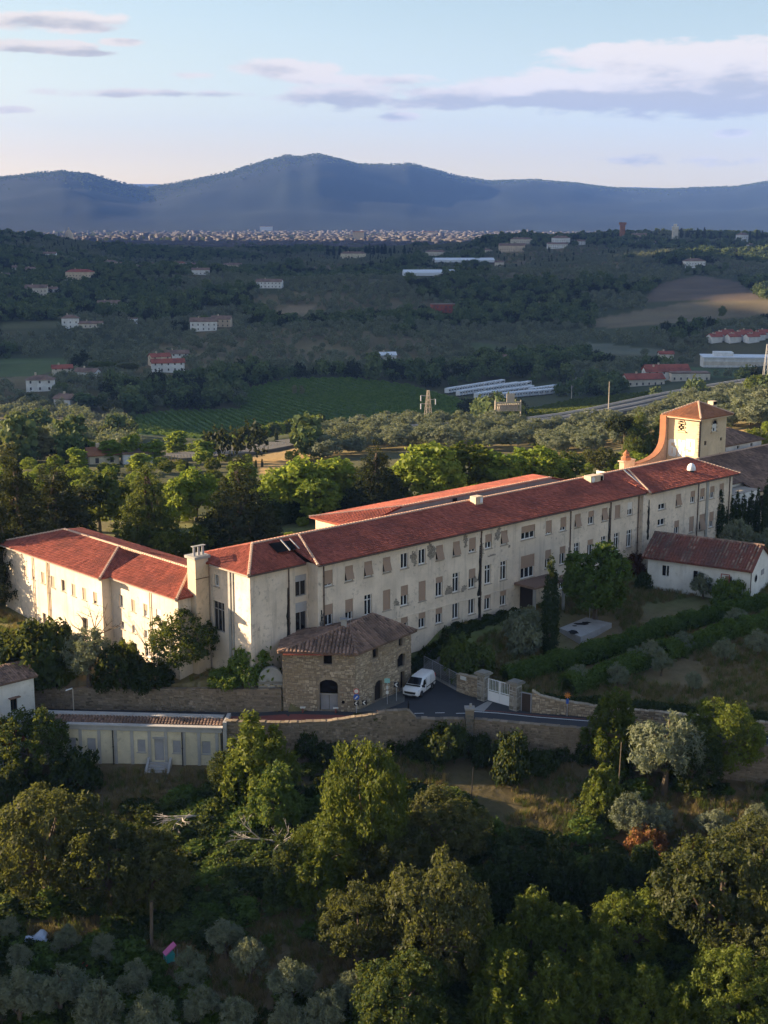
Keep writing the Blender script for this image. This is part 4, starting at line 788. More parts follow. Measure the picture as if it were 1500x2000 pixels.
rubble_wall('retaining_wall', [(x, float(y_wall(x))) for x in wx], wh, [min(-6.9, tz(x, float(y_wall(x))-.3)-.4) for x in wx], .55, 'rough stone retaining wall with raised parapet below the red lay-by', 3, 'stone_dark')
wx = [9.4, 12, 15, 18, 21, 25, 30, 36, 44, 54]
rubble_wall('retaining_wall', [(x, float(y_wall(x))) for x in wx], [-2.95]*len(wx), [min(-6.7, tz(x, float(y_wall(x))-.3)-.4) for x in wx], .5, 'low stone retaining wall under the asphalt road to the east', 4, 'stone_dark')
pr = empty('parapet_pier', (8.9, float(y_wall(9))+.3, -7.3)); MB().box(-.4, -.3, 0, .45, .5, 5.4).build('shaft', M['mortar'], pr); stn = MB(); stones(stn, (-.4, -.3), (.45, -.3), 0, 5.0); stn.build('stones', M['stone_grey'], pr, kind='stuff'); MB().box(-.5, -.4, 5.4, .55, .6, 5.6).build('cap', M['kerb'], pr); MB().box(.0, -.05, 5.6, .25, .2, 6.0).build('boundary_stone', M['kerb'], pr); tag(pr, 'square stone pier with a small block on top at the road parapet gap', 'pier')
lw = [(-48, 146.5), (-36, 144.0), (-27, 142.0), (-22, 140.9), (-18, 139.9), (-14, 138.95), (-10.9, 138.9)]
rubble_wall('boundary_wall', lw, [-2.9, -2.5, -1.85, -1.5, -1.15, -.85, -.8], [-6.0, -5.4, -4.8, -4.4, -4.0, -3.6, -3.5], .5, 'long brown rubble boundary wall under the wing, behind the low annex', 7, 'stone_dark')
# rounded plastered niche
nc = empty('plastered_niche', (-12.0, 139.5, -1.75)); pts = [(-1.35, 0), (1.35, 0), (1.35, 1.7)]+[(1.35*math.cos(t), 1.7+1.55*math.sin(t)) for t in np.linspace(.15, math.pi-.15, 12)]+[(-1.35, 1.7)]
MB().prism([(x, .0, z) for x, z in pts], (0, .6, 0)).build('body', M['plaster_grey'], nc); MB().box(-1.5, -.12, 1.45, 1.5, -.005, 1.65).build('ledge', M['stone_grey'], nc); stn = MB(); stones(stn, (-1.35, -.005), (1.35, -.005), 0, 1.45); stn.build('stones', M['stone'], nc, kind='stuff'); tag(nc, 'round topped plastered niche beside the stone house', 'niche')
# ---------------------------------------------------------------- stone house on the bend
SH = empty('stone_house', (-3.0, 138.2, -3.1)); tag(SH, 'rough stone farmhouse with old tiled roof on the road bend', 'house')
def shl(p): return (p[0]+3.0, p[1]-138.2)
FL, BD, RT, RB2, BL = shl((-10.7, 139.0)), shl((-3.0, 138.2)), shl((3.0, 146.3)), shl((-1.8, 150.0)), shl((-10.6, 145.2))
hz_ = 6.5
wl = MB(); o1 = [(4.35, 5.25, 5.25, 6.5), (3.9, 5.85, .15, 3.55)]; o2 = [(3.0, 3.95, 5.15, 6.35), (7.75, 8.45, 5.3, 6.4), (3.35, 4.65, .25, 2.6), (7.5, 8.9, 2.9, 4.5), (8.1, 8.8, .3, 2.3)]
add_wall(wl, FL, BD, -.6, hz_, o1, .4); add_wall(wl, BD, RT, -.6, hz_, o2, .4); add_wall(wl, RT, RB2, -.6, hz_); add_wall(wl, RB2, BL, -.6, hz_); add_wall(wl, BL, FL, -.6, hz_); wl.build('wall', M['mortar'], SH)
stn = MB(); rg = random.Random(21); G_ = lambda o: [(a-.12, b+.12, c-.05, d_+.12) for a, b, c, d_ in o]
stones(stn, FL, BD, -.5, hz_-.05, G_(o1), rng=rg, hs=(.15, .32), ws=(.22, .62)); stones(stn, BD, RT, -.5, hz_-.05, G_(o2), rng=rg, hs=(.15, .32), ws=(.22, .62)); stones(stn, RT, RB2, -.5, hz_-.05, rng=rg); stones(stn, BL, FL, -.5, hz_-.05, rng=rg); stn.build('stones', M['stone'], SH, kind='stuff')
def fitting(P0, P1, a, b, za, zb, name, mat, dep=.34, bars=0):
    P0 = np.array(P0, float); P1 = np.array(P1, float); d = (P1-P0)/np.linalg.norm(P1-P0); n = np.array([d[1], -d[0]]); q = P0+d*a-n*dep; m = MB().obox((q[0], q[1], za), (d[0]*(b-a), d[1]*(b-a), 0), (-n[0]*.05, -n[1]*.05, 0), (0, 0, zb-za)); o = m.build(name, M[mat], SH)
    if bars:
        g = MB()
        for k in range(bars): q = P0+d*(a+(b-a)*(k+.5)/bars)-n*(dep-.02); g.obox((q[0]-d[0]*.02, q[1]-d[1]*.02, za+.05), (d[0]*.05, d[1]*.05, 0), (n[0]*.03, n[1]*.03, 0), (0, 0, zb-za-.1))
        g.build('planks' if mat.startswith('wood') else 'bars', M['wood_grey' if mat == 'wood_grey' else 'black_plastic'], o, kind='stuff')
    return o
fitting(FL, BD, 4.35, 5.25, 5.25, 6.5, 'window', 'interior', .3); fitting(FL, BD, 3.9, 5.85, 2.0, 3.55, 'fanlight', 'interior', .38); 
for k in range(2): fitting(FL, BD, 3.95+k*.96, 4.87+k*.96, .15, 1.85, 'door_leaf', 'wood_grey', .3, 5)
fitting(FL, BD, 3.9, 5.85, 1.86, 2.0, 'lintel', 'kerb', .1)
fitting(BD, RT, 3.0, 3.95, 5.15, 6.35, 'window', 'interior', .3); fitting(BD, RT, 7.75, 8.45, 5.3, 6.4, 'window', 'interior', .3); fitting(BD, RT, 3.35, 4.65, .25, 2.6, 'door', 'wood_dark', .25, 6); fitting(BD, RT, 7.5, 8.9, 2.9, 4.5, 'window', 'interior', .3, 6); fitting(BD, RT, 8.1, 8.8, .3, 2.3, 'door', 'interior', .3)
ar = MB()                                                   # arched heads over the big openings
for (P0_, P1_, a, b, zt) in ((FL, BD, 3.9, 5.85, 3.1), (BD, RT, 3.35, 4.65, 2.2), (BD, RT, 7.5, 8.9, 4.1)):
    P0_ = np.array(P0_, float); P1_ = np.array(P1_, float); d = (P1_-P0_)/np.linalg.norm(P1_-P0_); n = np.array([d[1], -d[0]]); c = (a+b)/2; w = (b-a)/2
    for k in range(13):
        t = math.pi*(k+.5)/13; x = c+(w+.12)*math.cos(t); z = zt+(w*.55+.12)*math.sin(t); q = P0_+d*(x-.12); ar.obox((q[0], q[1], z-.14), (d[0]*.24, d[1]*.24, 0), (n[0]*.1, n[1]*.1, 0), (0, 0, .27), .3+.05*(k % 5))
    for sx in (0, 1):                                        # fill the corners of the arch
        for k in range(4):
            x0 = (a if sx == 0 else b-w*.5*(4-k)/4); z0 = zt+w*.55*(.35+.16*k); q = P0_+d*(a if sx == 0 else b-.12-.17*k)-n*.1; ar.obox((q[0], q[1], z0), (d[0]*(.12+.17*k), d[1]*(.12+.17*k), 0), (n[0]*.12, n[1]*.12, 0), (0, 0, .18), .4)
ar.build('arch_stones', M['stone'], SH, kind='stuff')
q = np.array(FL)+(np.array(BD)-np.array(FL))*.83; MB().tube((q[0], q[1]-.09, 1.15), (q[0], q[1]-.05, 1.15), .17, .17, 12).build('round_vent', M['interior'], SH)
o_ = .5; E1 = (FL[0]-o_, FL[1]-.45, 6.55); E2 = (BD[0]+.15, BD[1]-o_, 6.55); E3 = (RT[0]+.65, RT[1]+.0, 6.55); E4 = (RB2[0]+.2, RB2[1]+.55, 6.55); E5 = (BL[0]-o_, BL[1]+.4, 6.55)
Ra = (*shl((-3.7, 142.0)), 8.55); Rb = (*shl((-1.25, 145.6)), 8.7)
roof(SH, [[E1, E2, Ra], [E2, E3, Rb, Ra], [E3, E4, Rb], [E4, E5, Ra, Rb], [E5, E1, Ra]], 'tile_old', [(E1, Ra), (Ra, Rb), (E3, Rb), (E2, Ra)], cap='tile_old', col=.40, row=.55, rise=.16, seed=22)
m = MB(); m.box(Ra[0]-.9, Ra[1]-.4, 7.7, Ra[0]-.3, Ra[1]+.2, 9.15); cho = m.build('chimney', M['plaster_grey'], SH); MB().box(Ra[0]-1.0, Ra[1]-.5, 9.15, Ra[0]-.2, Ra[1]+.3, 9.27).build('cap', M['kerb'], cho); MB().tube((Ra[0]+.1, Ra[1]+.1, 8.3), (Ra[0]+.1, Ra[1]+.1, 10.3), .02, .02, 5).build('aerial', M['steel'], cho)
MB().box(FL[0]+.1, FL[1]-.32, 6.38, BD[0]-.05, BD[1]-.12, 6.5).build('eave_board', M['tile_red'], SH)
# ---------------------------------------------------------------- low annex with pilasters
ax = math.atan2(135.4-136.8, -17.0+36.2); AN = empty('low_annex', (-36.2, 136.8, -8.0), ax); tag(AN, 'long low yellow annex with grey pilasters, blue grey shutters and central steps', 'building')
AL = 19.2; zt = 3.75
xa = [1.4+1.93*i for i in range(10)]
opA = [(2.9, 3.8, 1.35, 2.75), (5.0, 5.9, 1.35, 2.75), (10.35, 11.2, 1.35, 2.75), (12.15, 13.15, .45, 2.85), (14.1, 14.95, 1.35, 2.75), (17.2, 18.1, 1.35, 2.75)]
opA = [(a+.05, b+.05, c, d_) for a, b, c, d_ in opA]
m = MB(); add_wall(m, (0, 0), (AL, 0), -.8, zt, opA, .2); add_wall(m, (AL, 0), (AL, 2.5), -.8, zt+.5); add_wall(m, (0, 2.5), (0, 0), -.8, zt); add_wall(m, (AL, 2.5), (0, 2.5), -.8, zt+.5); m.build('wall', M['plaster_yellow'], AN)
for x in [.05, 4.35, 6.35, 8.1, 9.85, 11.7, 13.45, 15.35, 16.95, 18.85]: MB().box(x-.16, -.09, -.8, x+.16, -.004, zt).build('pilaster', M['render_grey'], AN)
m = MB(); m.box(-.2, -.16, zt, AL+.2, .25, zt+.5); m.box(-.3, -.3, zt+.5, AL+.3, .35, zt+.62); m.build('cornice', M['render_grey'], AN)
m = MB(); m.box(-.1, -.06, -.8, AL+.1, -.003, -.2); m.build('plinth', M['plaster_grey'], AN)
for i, (a, b, za, zb) in enumerate(opA):
    if i == 3: MB().box(a, .12, za, b, .17, zb).build('door', M['shutter_grey'], AN)
    else:
        o = MB().box(a, .1, za, b, .15, zb).build('window_shutter', M['shutter_grey'], AN)
        g = MB()
        for k in range(9): z = za+.08+k*(zb-za-.12)/9; g.box(a+.06, .075, z, b-.06, .098, z+.07)
        g.build('slats', M['shutter_grey'], o, kind='stuff'); MB().box(a-.1, -.07, za-.1, b+.1, .09, za-.003).build('sill', M['render_grey'], o)
MB().box(12.05, -.14, 2.9, 13.35, -.005, 3.1).build('door_hood', M['render_grey'], AN)
roof(AN, [[(-.1, .4, zt+.55), (AL+.1, .4, zt+.55), (AL+.1, 1.6, zt+.9), (-.1, 1.6, zt+.9)]], 'tile_old', col=.34, row=.45, rise=.1, seed=31)
for k in range(8): MB().box(-.1+k*2.42, 1.62, zt+.2, -.1+k*2.42+2.38, 2.5, zt+1.05).build('roof_slab', M['render_grey'], AN)
m = MB(); m.box(AL+.32, -.2, -1, AL+.7, 2.6, zt+1.2); m.build('parapet', M['render_grey'], AN)
st = None
for k in range(4):
    s_ = MB().box(11.75, -.25-.32*(k+1)-.003*k, -.9, 13.75, -.25-.32*k, .4-.2*k).build('step', M['concrete'], AN)
for x in (11.45, 13.78): MB().prism([(x, -.02, .85), (x, -1.7, -.2), (x, -1.7, -.9), (x, -.02, -.9)], (.26, 0, 0)).build('stair_cheek', M['concrete'], AN)
for x in (7.85, 15.2): pipe(AN, x, -.2, -.8, zt, .06, 'black_plastic')
fd = None
# ---------------------------------------------------------------- white house at the picture's edge
WH = empty('white_house', (-37.7, 141.2, -8.5), RZB); tag(WH, 'white house corner with one shuttered window left of the annex', 'house')
m = MB(); opw = [(6.15, 6.95, 5.1, 6.6), (2.0, 2.8, 5.1, 6.6)]; add_wall(m, (-9, 0), (0, 0), -1, 8.5, opw); add_wall(m, (0, 0), (0, 5), -1, 8.5); add_wall(m, (0, 5), (-9, 5), -1, 8.5); add_wall(m, (-9, 5), (-9, 0), -1, 8.5); m.build('wall', M['plaster_white'], WH)
for (a, b, c, d_) in opw:
    o = window(WH, (-9, 0), (0, 0), (a+b)/2, c, b-a, d_-c, 'open', frame='wood_dark', sill=False); MB().box(-.62, -.42, 1.5, .62, -.002, 1.62).build('hood', M['tile_old'], o)
roof(WH, [[(-9.3, -.35, 8.45), (.35, -.35, 8.45), (.35, 2.6, 9.5), (-9.3, 2.6, 9.5)], [(.35, 5.4, 8.45), (-9.3, 5.4, 8.45), (-9.3, 2.6, 9.5), (.35, 2.6, 9.5)]], 'tile_old', seed=33)
m = MB(); add_wall(m, (-9, -3.2), (-3.6, -3.2), -1, 3.1, [(3.3, 4.4, .2, 2.6)]); add_wall(m, (-3.6, -3.2), (-3.6, 0), -1, 3.1); m.build('porch_wall', M['plaster_white'], WH); MB().box(-5.7, -2.9, .2, -4.6, -2.86, 2.6).build('porch_door', M['interior'], WH)
roof(WH, [[(-9.3, -3.6, 3.1), (-3.2, -3.6, 3.1), (-3.2, -.05, 4.4), (-9.3, -.05, 4.4)]], 'tile_red', name='porch_roof', seed=34)
# ---------------------------------------------------------------- white shed with rusty roof
sa = math.atan2(169.6-177.2, 46.7-34.5); SD = empty('white_shed', (34.6, 177.2, -.2), sa); tag(SD, 'white single storey barn with rust red roof beside the hedge rows', 'barn')
SL = 14.2; sd2 = 8.0
opS = [(2.0, 2.95, 2.25, 3.65), (6.25, 7.25, 2.05, 3.5), (10.45, 11.4, 1.3, 3.4)]
m = MB(); add_wall(m, (.4, 0), (SL, 0), -1.5, 4.55, opS); add_wall(m, (SL, 0), (SL, sd2), -1.5, 4.55); m.poly([(SL, 0, 4.55), (SL, sd2, 4.55), (SL, sd2/2, 6.9)]); add_wall(m, (SL, sd2), (.4, sd2), -1.5, 4.55); add_wall(m, (.4, sd2), (.4, 0), -1.5, 4.55); m.poly([(.4, sd2, 4.55), (.4, 0, 4.55), (.4, sd2/2, 6.9)]); m.build('wall', M['plaster_white'], SD)
for i, (a, b, c, d_) in enumerate(opS):
    o = MB().box(a, .2, c, b, .24, d_).build('window' if i < 2 else 'door', M['interior' if i < 2 else 'shutter'], SD); MB().box(a-.12, -.035, c-.06, a-.004, -.004, d_+.1).box(b+.004, -.035, c-.06, b+.12, -.004, d_+.1).box(a-.12, -.035, d_+.103, b+.12, -.004, d_+.22).build('frame', M['tile_red'] if i == 2 else M['plaster_white'], o)
m = MB().tube((SL+.01, 2.2, 3.0), (SL+.05, 2.2, 3.0), .55, .55, 16); o = m.build('round_window', M['plaster_grey'], SD); MB().tube((SL+.05, 2.2, 3.0), (SL+.08, 2.2, 3.0), .42, .42, 16).build('blank_panel', M['interior'], o)
MB().box(SL+.005, 4.4, 2.9, SL+.06, 5.6, 3.6).build('nameplate', M['wood_grey'], SD)
roof(SD, [[(-.35, -.5, 4.45), (SL+.35, -.5, 4.45), (SL+.35, sd2/2, 7.0), (-.35, sd2/2, 7.0)], [(SL+.35, sd2+.5, 4.45), (-.35, sd2+.5, 4.45), (-.35, sd2/2, 7.0), (SL+.35, sd2/2, 7.0)]], 'tile_rust', [((-.35, sd2/2, 7.0), (SL+.35, sd2/2, 7.0))], cap='tile_old', col=.42, row=.6, rise=.12, seed=35)
g = MB(); rg = random.Random(8)                                   # patches of old grey tiles between the rusty sheets
for (x0, w) in ((-.3, 1.4), (2.1, .8), (5.0, 1.0), (9.1, 1.5), (11.6, .9), (13.6, .8)):
    x = x0
    while x < x0+w:
        y = -.45
        while y < 3.9:
            if rg.random() < .8: z = 4.45+(y+.5)*2.55/4.5+.16; g.obox((x, y, z), (.2, 0, 0), (0, .4, .227), (0, 0, .06), rg.random())
            y += .45
        x += .42
g.build('old_tiles', M['tile_old'], SD, kind='stuff')
MB().box(SL-.05, -.62, 4.3, SL+.1, -.5, 4.44).tube((SL+.1, -.1, -1), (SL+.1, -.1, 4.3), .06, .06, 6).build('downpipe', M['pipe'], SD)
# ---------------------------------------------------------------- concrete slab in the garden
SB = empty('concrete_tank', (21.2, 160.0, -1.35)); tag(SB, 'low pale concrete tank cover with dark stains in the garden', 'tank')
c4 = [(0, 0), (2.1, -3.6), (6.7, 2.1), (3.9, 4.6)]
MB().prism([(x, y, 0) for x, y in c4], (0, 0, 1.0)).build('body', M['concrete'], SB)
def inq(x, y): return bool(inpoly(np.array([x]), np.array([y]), c4)[0])
s_ = MB(); rg = random.Random(5)
for (cx, cy, rx, ry) in ((2.9, 1.7, .9, .5), (3.6, 2.3, .6, .4), (2.0, .9, .35, .25), (1.5, -1.7, .7, .8)):
    s_.poly([(cx+rx*math.cos(t)*rg.uniform(.7, 1.2), cy+ry*math.sin(t)*rg.uniform(.7, 1.2), 1.006) for t in np.linspace(0, 2*math.pi, 12)[:-1]])
s_.build('dark_stain', M['stain_black'], SB, kind='stuff')
MB().tube((4.4, 5.0, -.2), (4.4, 5.0, 3.2), .04, .03, 6).build('steel_rod', M['steel'], SB)
# ---------------------------------------------------------------- gate
GT = empty('iron_gate', (11.1, 141.6, -3.0), math.atan2(139.3-141.6, 13.7-11.1)); tag(GT, 'white painted double iron gate between two stone pillars', 'gate'); GL = math.hypot(2.6, 2.3)
def leaf(x0, x1):
    m = MB(); t = .06; h = 2.6
    m.box(x0, 0, .12, x0+t, .06, h); m.box(x1-t, 0, .12, x1, .06, h); m.box(x0+t, .002, h-t, x1-t, .058, h); m.box(x0+t, .002, .12, x1-t, .058, .2); m.box(x0+t, .002, 1.3, x1-t, .058, 1.38); m.box(x0+t, .002, 1.15, x1-t, .058, 1.2)
    o = m.build('gate_leaf', M['metal_white'], GT); MB().box(x0+t+.003, .02, .203, x1-t-.003, .035, 1.147).build('sheet_panel', M['metal_white'], o)
    n = 7
    for k in range(n): x = x0+t+(x1-x0-2*t)*(k+.5)/n; MB().box(x-.02, .015, 1.383, x+.02, .045, h-t-.003).build('bar', M['metal_white'], o)
leaf(.15, GL/2-.02); leaf(GL/2+.02, GL-.15)
for (x, y, lb, hh) in ((10.75, 142.0, 'square stone gate pillar with wide cap left of the white gate', 3.3), (13.95, 138.95, 'stone gate pillar with mossy cap right of the white gate', 3.3)):
    p = empty('gate_pillar', (x, y, -3.05), math.atan2(-2.3, 2.6)); tag(p, lb, 'pillar'); MB().box(-.48, -.45, -.3, .48, .45, hh-.35).build('shaft', M['plaster_grey'], p)
    s_ = MB(); 
    for (a, b) in (((-.48, -.45), (.48, -.45)), ((.48, -.45), (.48, .45)), ((-.48, .45), (-.48, -.45))): stones(s_, a, b, 0, hh-.4, hs=(.28, .45), ws=(.4, .9), out=.03)
    s_.build('stones', M['stone_grey'], p, kind='stuff'); MB().box(-.75, -.72, hh-.35, .75, .72, hh-.17).prism([(-.62, -.6, hh-.17), (.62, -.6, hh-.17), (.62, .6, hh-.17), (-.62, .6, hh-.17)], (0, 0, .12)).build('cap', M['stone_grey'], p)
rubble_wall('gate_wall', [(8.0, 144.6), (9.2, 143.4), (10.4, 142.3)], [-1.0, -.9, -.8], [-3.3]*3, .45, 'short rubble wall with white plate left of the gate', 12)
rubble_wall('gate_wall', [(15.6, 137.9), (16.4, 137.75), (18.5, 137.4), (22, 136.5), (30, 134.4), (38, 132.0), (50, 128.5)], [-.6, -1.1, -1.6, -1.8, -1.9, -1.9, -1.9], [-3.3]*7, .5, 'crumbling rubble wall under the clipped hedge right of the gate', 13, 'stone')
pd = empty('pedestrian_door', (14.45, 138.55, -3.0), math.atan2(-.65, 1.15)); tag(pd, 'narrow barred side door in the wall right of the gate', 'door'); MB().box(.05, 0, 0, .15, .12, 2.1).box(1.15, 0, 0, 1.25, .12, 2.1).box(.15, .002, 2.0, 1.15, .118, 2.1).build('frame', M['wood_grey'], pd); MB().box(.155, .03, .02, 1.145, .07, 1.995).build('leaf', M['wood_dark'], pd)
pt_ = empty('wall_plate', (8.75, 143.72, -1.35), math.atan2(-1.2, 1.2)); tag(pt_, 'small white plate fixed on the short wall left of the gate', 'sign'); MB().box(-.45, -.1, 0, .4, -.06, .42).build('plate', M['paint_white'], pt_)
# chain link fence beside the van
FE = empty('mesh_fence', (4.6, 151.2, -3.0), math.atan2(-6.4, 3.6)); tag(FE, 'wire mesh fence with steel posts behind the white van', 'fence'); FLn = 7.3
for k in range(5): MB().tube((FLn*k/4, 0, 0), (FLn*k/4, 0, 2.0), .035, .035, 6).build('post', M['steel'], FE)
g = MB()
for k in range(49): x = FLn*k/48; g.box(x-.007, -.006, .1, x+.007, .006, 1.95)
for k in range(10): z = .12+k*.2; g.box(0, -.008, z-.007, FLn, .008, z+.007)
g.box(0, -.02, 1.95, FLn, .02, 1.99); g.build('wire_mesh', M['steel'], FE, kind='stuff'); MB().box(-.1, -.15, -.3, FLn+.1, .15, .16).build('plinth', M['kerb'], FE)
# ---------------------------------------------------------------- van
def make_van(loc, az_):
    V_ = empty('delivery_van', loc, -az_); tag(V_, 'white panel van parked nose out beside the stone house', 'van')
    # local: -y is the nose
    sec = [(-2.48, .74, .42, .80, .70), (-2.40, .88, .30, .98, .84), (-2.15, .96, .27, 1.10, .90), (-1.55, .985, .27, 1.22, .93), (-1.50, .985, .27, 1.26, .88), (-.95, .99, .27, 1.72, .80), (-.62, .99, .27, 1.93, .76), (-.2, .99, .27, 1.98, .77), (1.6, .99, .28, 1.98, .77), (2.35, .98, .32, 1.95, .76), (2.47, .93, .40, 1.85, .72)]
    V = []; n = 10
    for (y, w, zb, zt_, wt) in sec:
        mid = min(1.12, zb+(zt_-zb)*.72)
        for (x, z) in ((-w*.9, zb), (-w, zb+.12), (-w, mid), (-(w*.35+wt*.65), mid+(zt_-mid)*.72), (-wt*.86, zt_-.02), (wt*.86, zt_-.02), ((w*.35+wt*.65), mid+(zt_-mid)*.72), (w, mid), (w, zb+.12), (w*.9, zb)): V.append((x, y, z))
    Fc = []
    for i in range(len(sec)-1):
        for k in range(n): a = i*n+k; b = i*n+(k+1) % n; Fc.append((a, b, b+n, a+n))
    Fc.append(tuple(range(n))[::-1]); Fc.append(tuple((len(sec)-1)*n+k for k in range(n)))
    me = bpy.data.meshes.new('body'); me.from_pydata(V, [], Fc); me.materials.append(M['van_white']); me.polygons.foreach_set('use_smooth', np.ones(len(Fc), bool)); me.update()
    body = new_obj('body', me, V_); bv = body.modifiers.new('b', 'BEVEL'); bv.width = .05; bv.segments = 3; bv.limit_method = 'ANGLE'; bv.angle_limit = R_(20)
    MB().poly([(-.80, -1.42, 1.335), (.80, -1.42, 1.335), (.70, -.70, 1.915), (-.70, -.70, 1.915)]).build('windscreen', M['glass_dark'], V_)
    for s in (-1, 1):
        p = [(s*.995, -1.22, 1.16), (s*.995, -.28, 1.14), (s*.90, -.3, 1.72), (s*.895, -.72, 1.70)]
        MB().poly(p if s > 0 else p[::-1]).build('side_window', M['glass_dark'], V_)
        MB().box(s*.99-.09, -1.35, 1.1, s*.99+.19*s+.09, -1.2, 1.32).build('mirror', M['black_plastic'], V_)
        MB().prism([(s*.52, -2.475, .80), (s*.93, -2.31, .86), (s*.975, -2.06, 1.05), (s*.62, -2.38, .92)], (0, -.03, .03)).build('headlight', M['lamp_glass'], V_)
        MB().box(s*.995-.01, -.22, .7, s*.995+.01, 2.3, .8).build('side_trim', M['black_plastic'], V_)
        MB().box(s*.995-.008, -.2, .42, s*.995+.008, -.17, 1.85).box(s*.995-.008, 1.0, .42, s*.995+.008, 1.03, 1.85).build('door_gap', M['black_plastic'], V_)
        MB().box(s*.86-.07, 2.455, .95, s*.86+.07, 2.49, 1.6).build('tail_light', M['sign_red'], V_)
        for y in (-1.52, 1.45):
            w = MB(); x = s*.87; w.tube((x-.11, y, .34), (x+.11, y, .34), .34, .34, 20); o = w.build('wheel', M['tyre'], V_); MB().tube((x+s*.10, y, .34), (x+s*.125, y, .34), .21, .2, 14).build('rim', M['rim'], o)
            MB().tube((s*.985, y, .36), (s*.995, y, .36), .43, .43, 18).build('wheel_arch', M['black_plastic'], V_)
    MB().prism([(-.60, -2.50, .56), (.60, -2.50, .56), (.70, -2.46, .80), (-.70, -2.46, .80)], (0, -.03, 0)).build('grille', M['black_plastic'], V_)
    MB().box(-.8, -2.5, .28, .8, -2.3, .44).build('bumper', M['black_plastic'], V_); MB().box(-.26, -2.535, .40, .26, -2.515, .51).build('number_plate', M['paint_white'], V_)
    MB().poly([(-.86, -1.70, 1.215), (.86, -1.70, 1.215), (.84, -1.46, 1.30), (-.84, -1.46, 1.30)]).build('cowl', M['black_plastic'], V_)
    for y in (.2, 1.0, 1.8): MB().box(-.68, y, 1.982, .68, y+.05, 2.0).build('roof_rib', M['van_white'], V_)
make_van((3.85, 144.5, -3.0), R_(25))
# ---------------------------------------------------------------- road signs
def sign_post(x, y, z, h, name, label, mat='steel', rz=0):
    p = empty(name, (x, y, z), rz); tag(p, label, 'sign'); MB().tube((0, 0, 0), (0, 0, h), .04, .04, 7).build('post', M[mat], p); return p
def disc(p, z, r, mat, nm, y=-.06): return MB().tube((0, y, z), (0, y+.03, z), r, r, 18).build(nm, M[mat], p)
def chevron(p, x, z, s=.52):
    b = MB().box(x-s/2, -.09, z-s/2, x+s/2, -.06, z+s/2).build('chevron_board', M['sign_black'], p)
    t = s*.5; MB().prism([(x+t*.55, -.1, z+t*.8), (x-t*.1, -.1, z+t*.8), (x-t*.75, -.1, z), (x-t*.1, -.1, z-t*.8), (x+t*.55, -.1, z-t*.8), (x-t*.1, -.1, z)], (0, .008, 0)).build('chevron', M['paint_white'], b)
p = sign_post(-2.9, 137.3, -3.0, 2.9, 'road_sign', 'round white and blue arrow signs over two chevron boards on one post'); disc(p, 2.62, .3, 'sign_red', 'prohibition_ring'); disc(p, 2.62, .23, 'paint_white', 'prohibition_face', -.075); disc(p, 1.98, .32, 'sign_blue', 'blue_disc'); MB().prism([(.1, -.075, 2.15), (.0, -.075, 2.05), (-.2, -.075, 1.82), (-.1, -.075, 1.76), (.1, -.075, 1.98), (.18, -.075, 1.95)], (0, .01, 0)).build('arrow', M['paint_white'], p); chevron(p, .0, 1.3); chevron(p, .85, 1.38)
p = sign_post(1.35, 141.2, -2.9, 2.3, 'road_sign', 'single chevron board standing beside the van on the house corner'); chevron(p, 0, 1.9, .6)
p = sign_post(.35, 140.2, -2.9, 3.0, 'road_sign', 'small teal plate and white plates on a thin post by the arched door'); MB().box(-.3, -.08, 2.45, .28, -.05, 2.95).build('teal_plate', M['sign_teal'], p); MB().box(-.12, -.08, 1.75, .12, -.05, 2.1).build('white_plate', M['paint_white'], p); MB().box(-.14, -.08, 1.2, .14, -.05, 1.55).build('white_plate', M['paint_white'], p)
p = sign_post(19.2, 136.9, -3.0, 2.4, 'road_sign', 'orange flower shaped marker over a blue plate at the hedge wall'); MB().box(-.14, -.08, 1.4, .14, -.05, 1.95).build('blue_plate', M['sign_blue'], p)
for k in range(8): t = k*math.pi/4; MB().prism([(0, -.06, 2.3), (.2*math.cos(t-.25), -.06, 2.3+.2*math.sin(t-.25)), (.42*math.cos(t), -.06, 2.3+.42*math.sin(t)), (.2*math.cos(t+.25), -.06, 2.3+.2*math.sin(t+.25))], (0, .02, 0)).build('petal', M['sign_orange'], p)
for i, (x, y) in enumerate(((-8.6, 138.2), (-5.1, 137.9))):
    b = empty('road_bollard', (x, y, float(z_road(x)))); tag(b, ('white topped road bollard at the lay-by nearest the niche', 'white topped road bollard at the lay-by under the house door')[i], 'bollard', 'bollards at the lay-by'); MB().tube((0, 0, 0), (0, 0, .5), .1, .1, 8).build('post', M['asphalt_red'], b); MB().box(-.28, -.12, .5, .28, .12, .62).build('white_cap', M['paint_white'], b)
b = empty('traffic_cone', (-.7, 137.2, -3)); tag(b, 'small orange and white cone lying near the parapet end', 'cone'); MB().box(-.2, -.2, 0, .2, .2, .04).build('base', M['sign_orange'], b); MB().tube((0, 0, .04), (0, 0, .55), .15, .04, 10).build('body', M['sign_orange'], b); MB().tube((0, 0, .25), (0, 0, .36), .115, .085, 10).build('white_band', M['paint_white'], b)
b = empty('street_post', (2.6, 138.7, -3)); tag(b, 'dark iron bollard on the verge in front of the van', 'bollard'); MB().tube((0, 0, 0), (0, 0, .95), .08, .07, 8).build('post', M['black_plastic'], b); MB().tube((0, 0, .95), (0, 0, 1.08), .1, .02, 8).build('cap', M['black_plastic'], b)
b = empty('lamp_post', (-33.5, 141.0, -4.8)); tag(b, 'short street lamp post beside the white house', 'lamp'); MB().tube((0, 0, 0), (0, 0, 3.4), .06, .05, 8).build('post', M['metal_tan'], b); MB().obox((-.75, -.1, 3.15), (.7, 0, .25), (0, .2, 0), (0, 0, .1)).build('head', M['metal_white'], b)
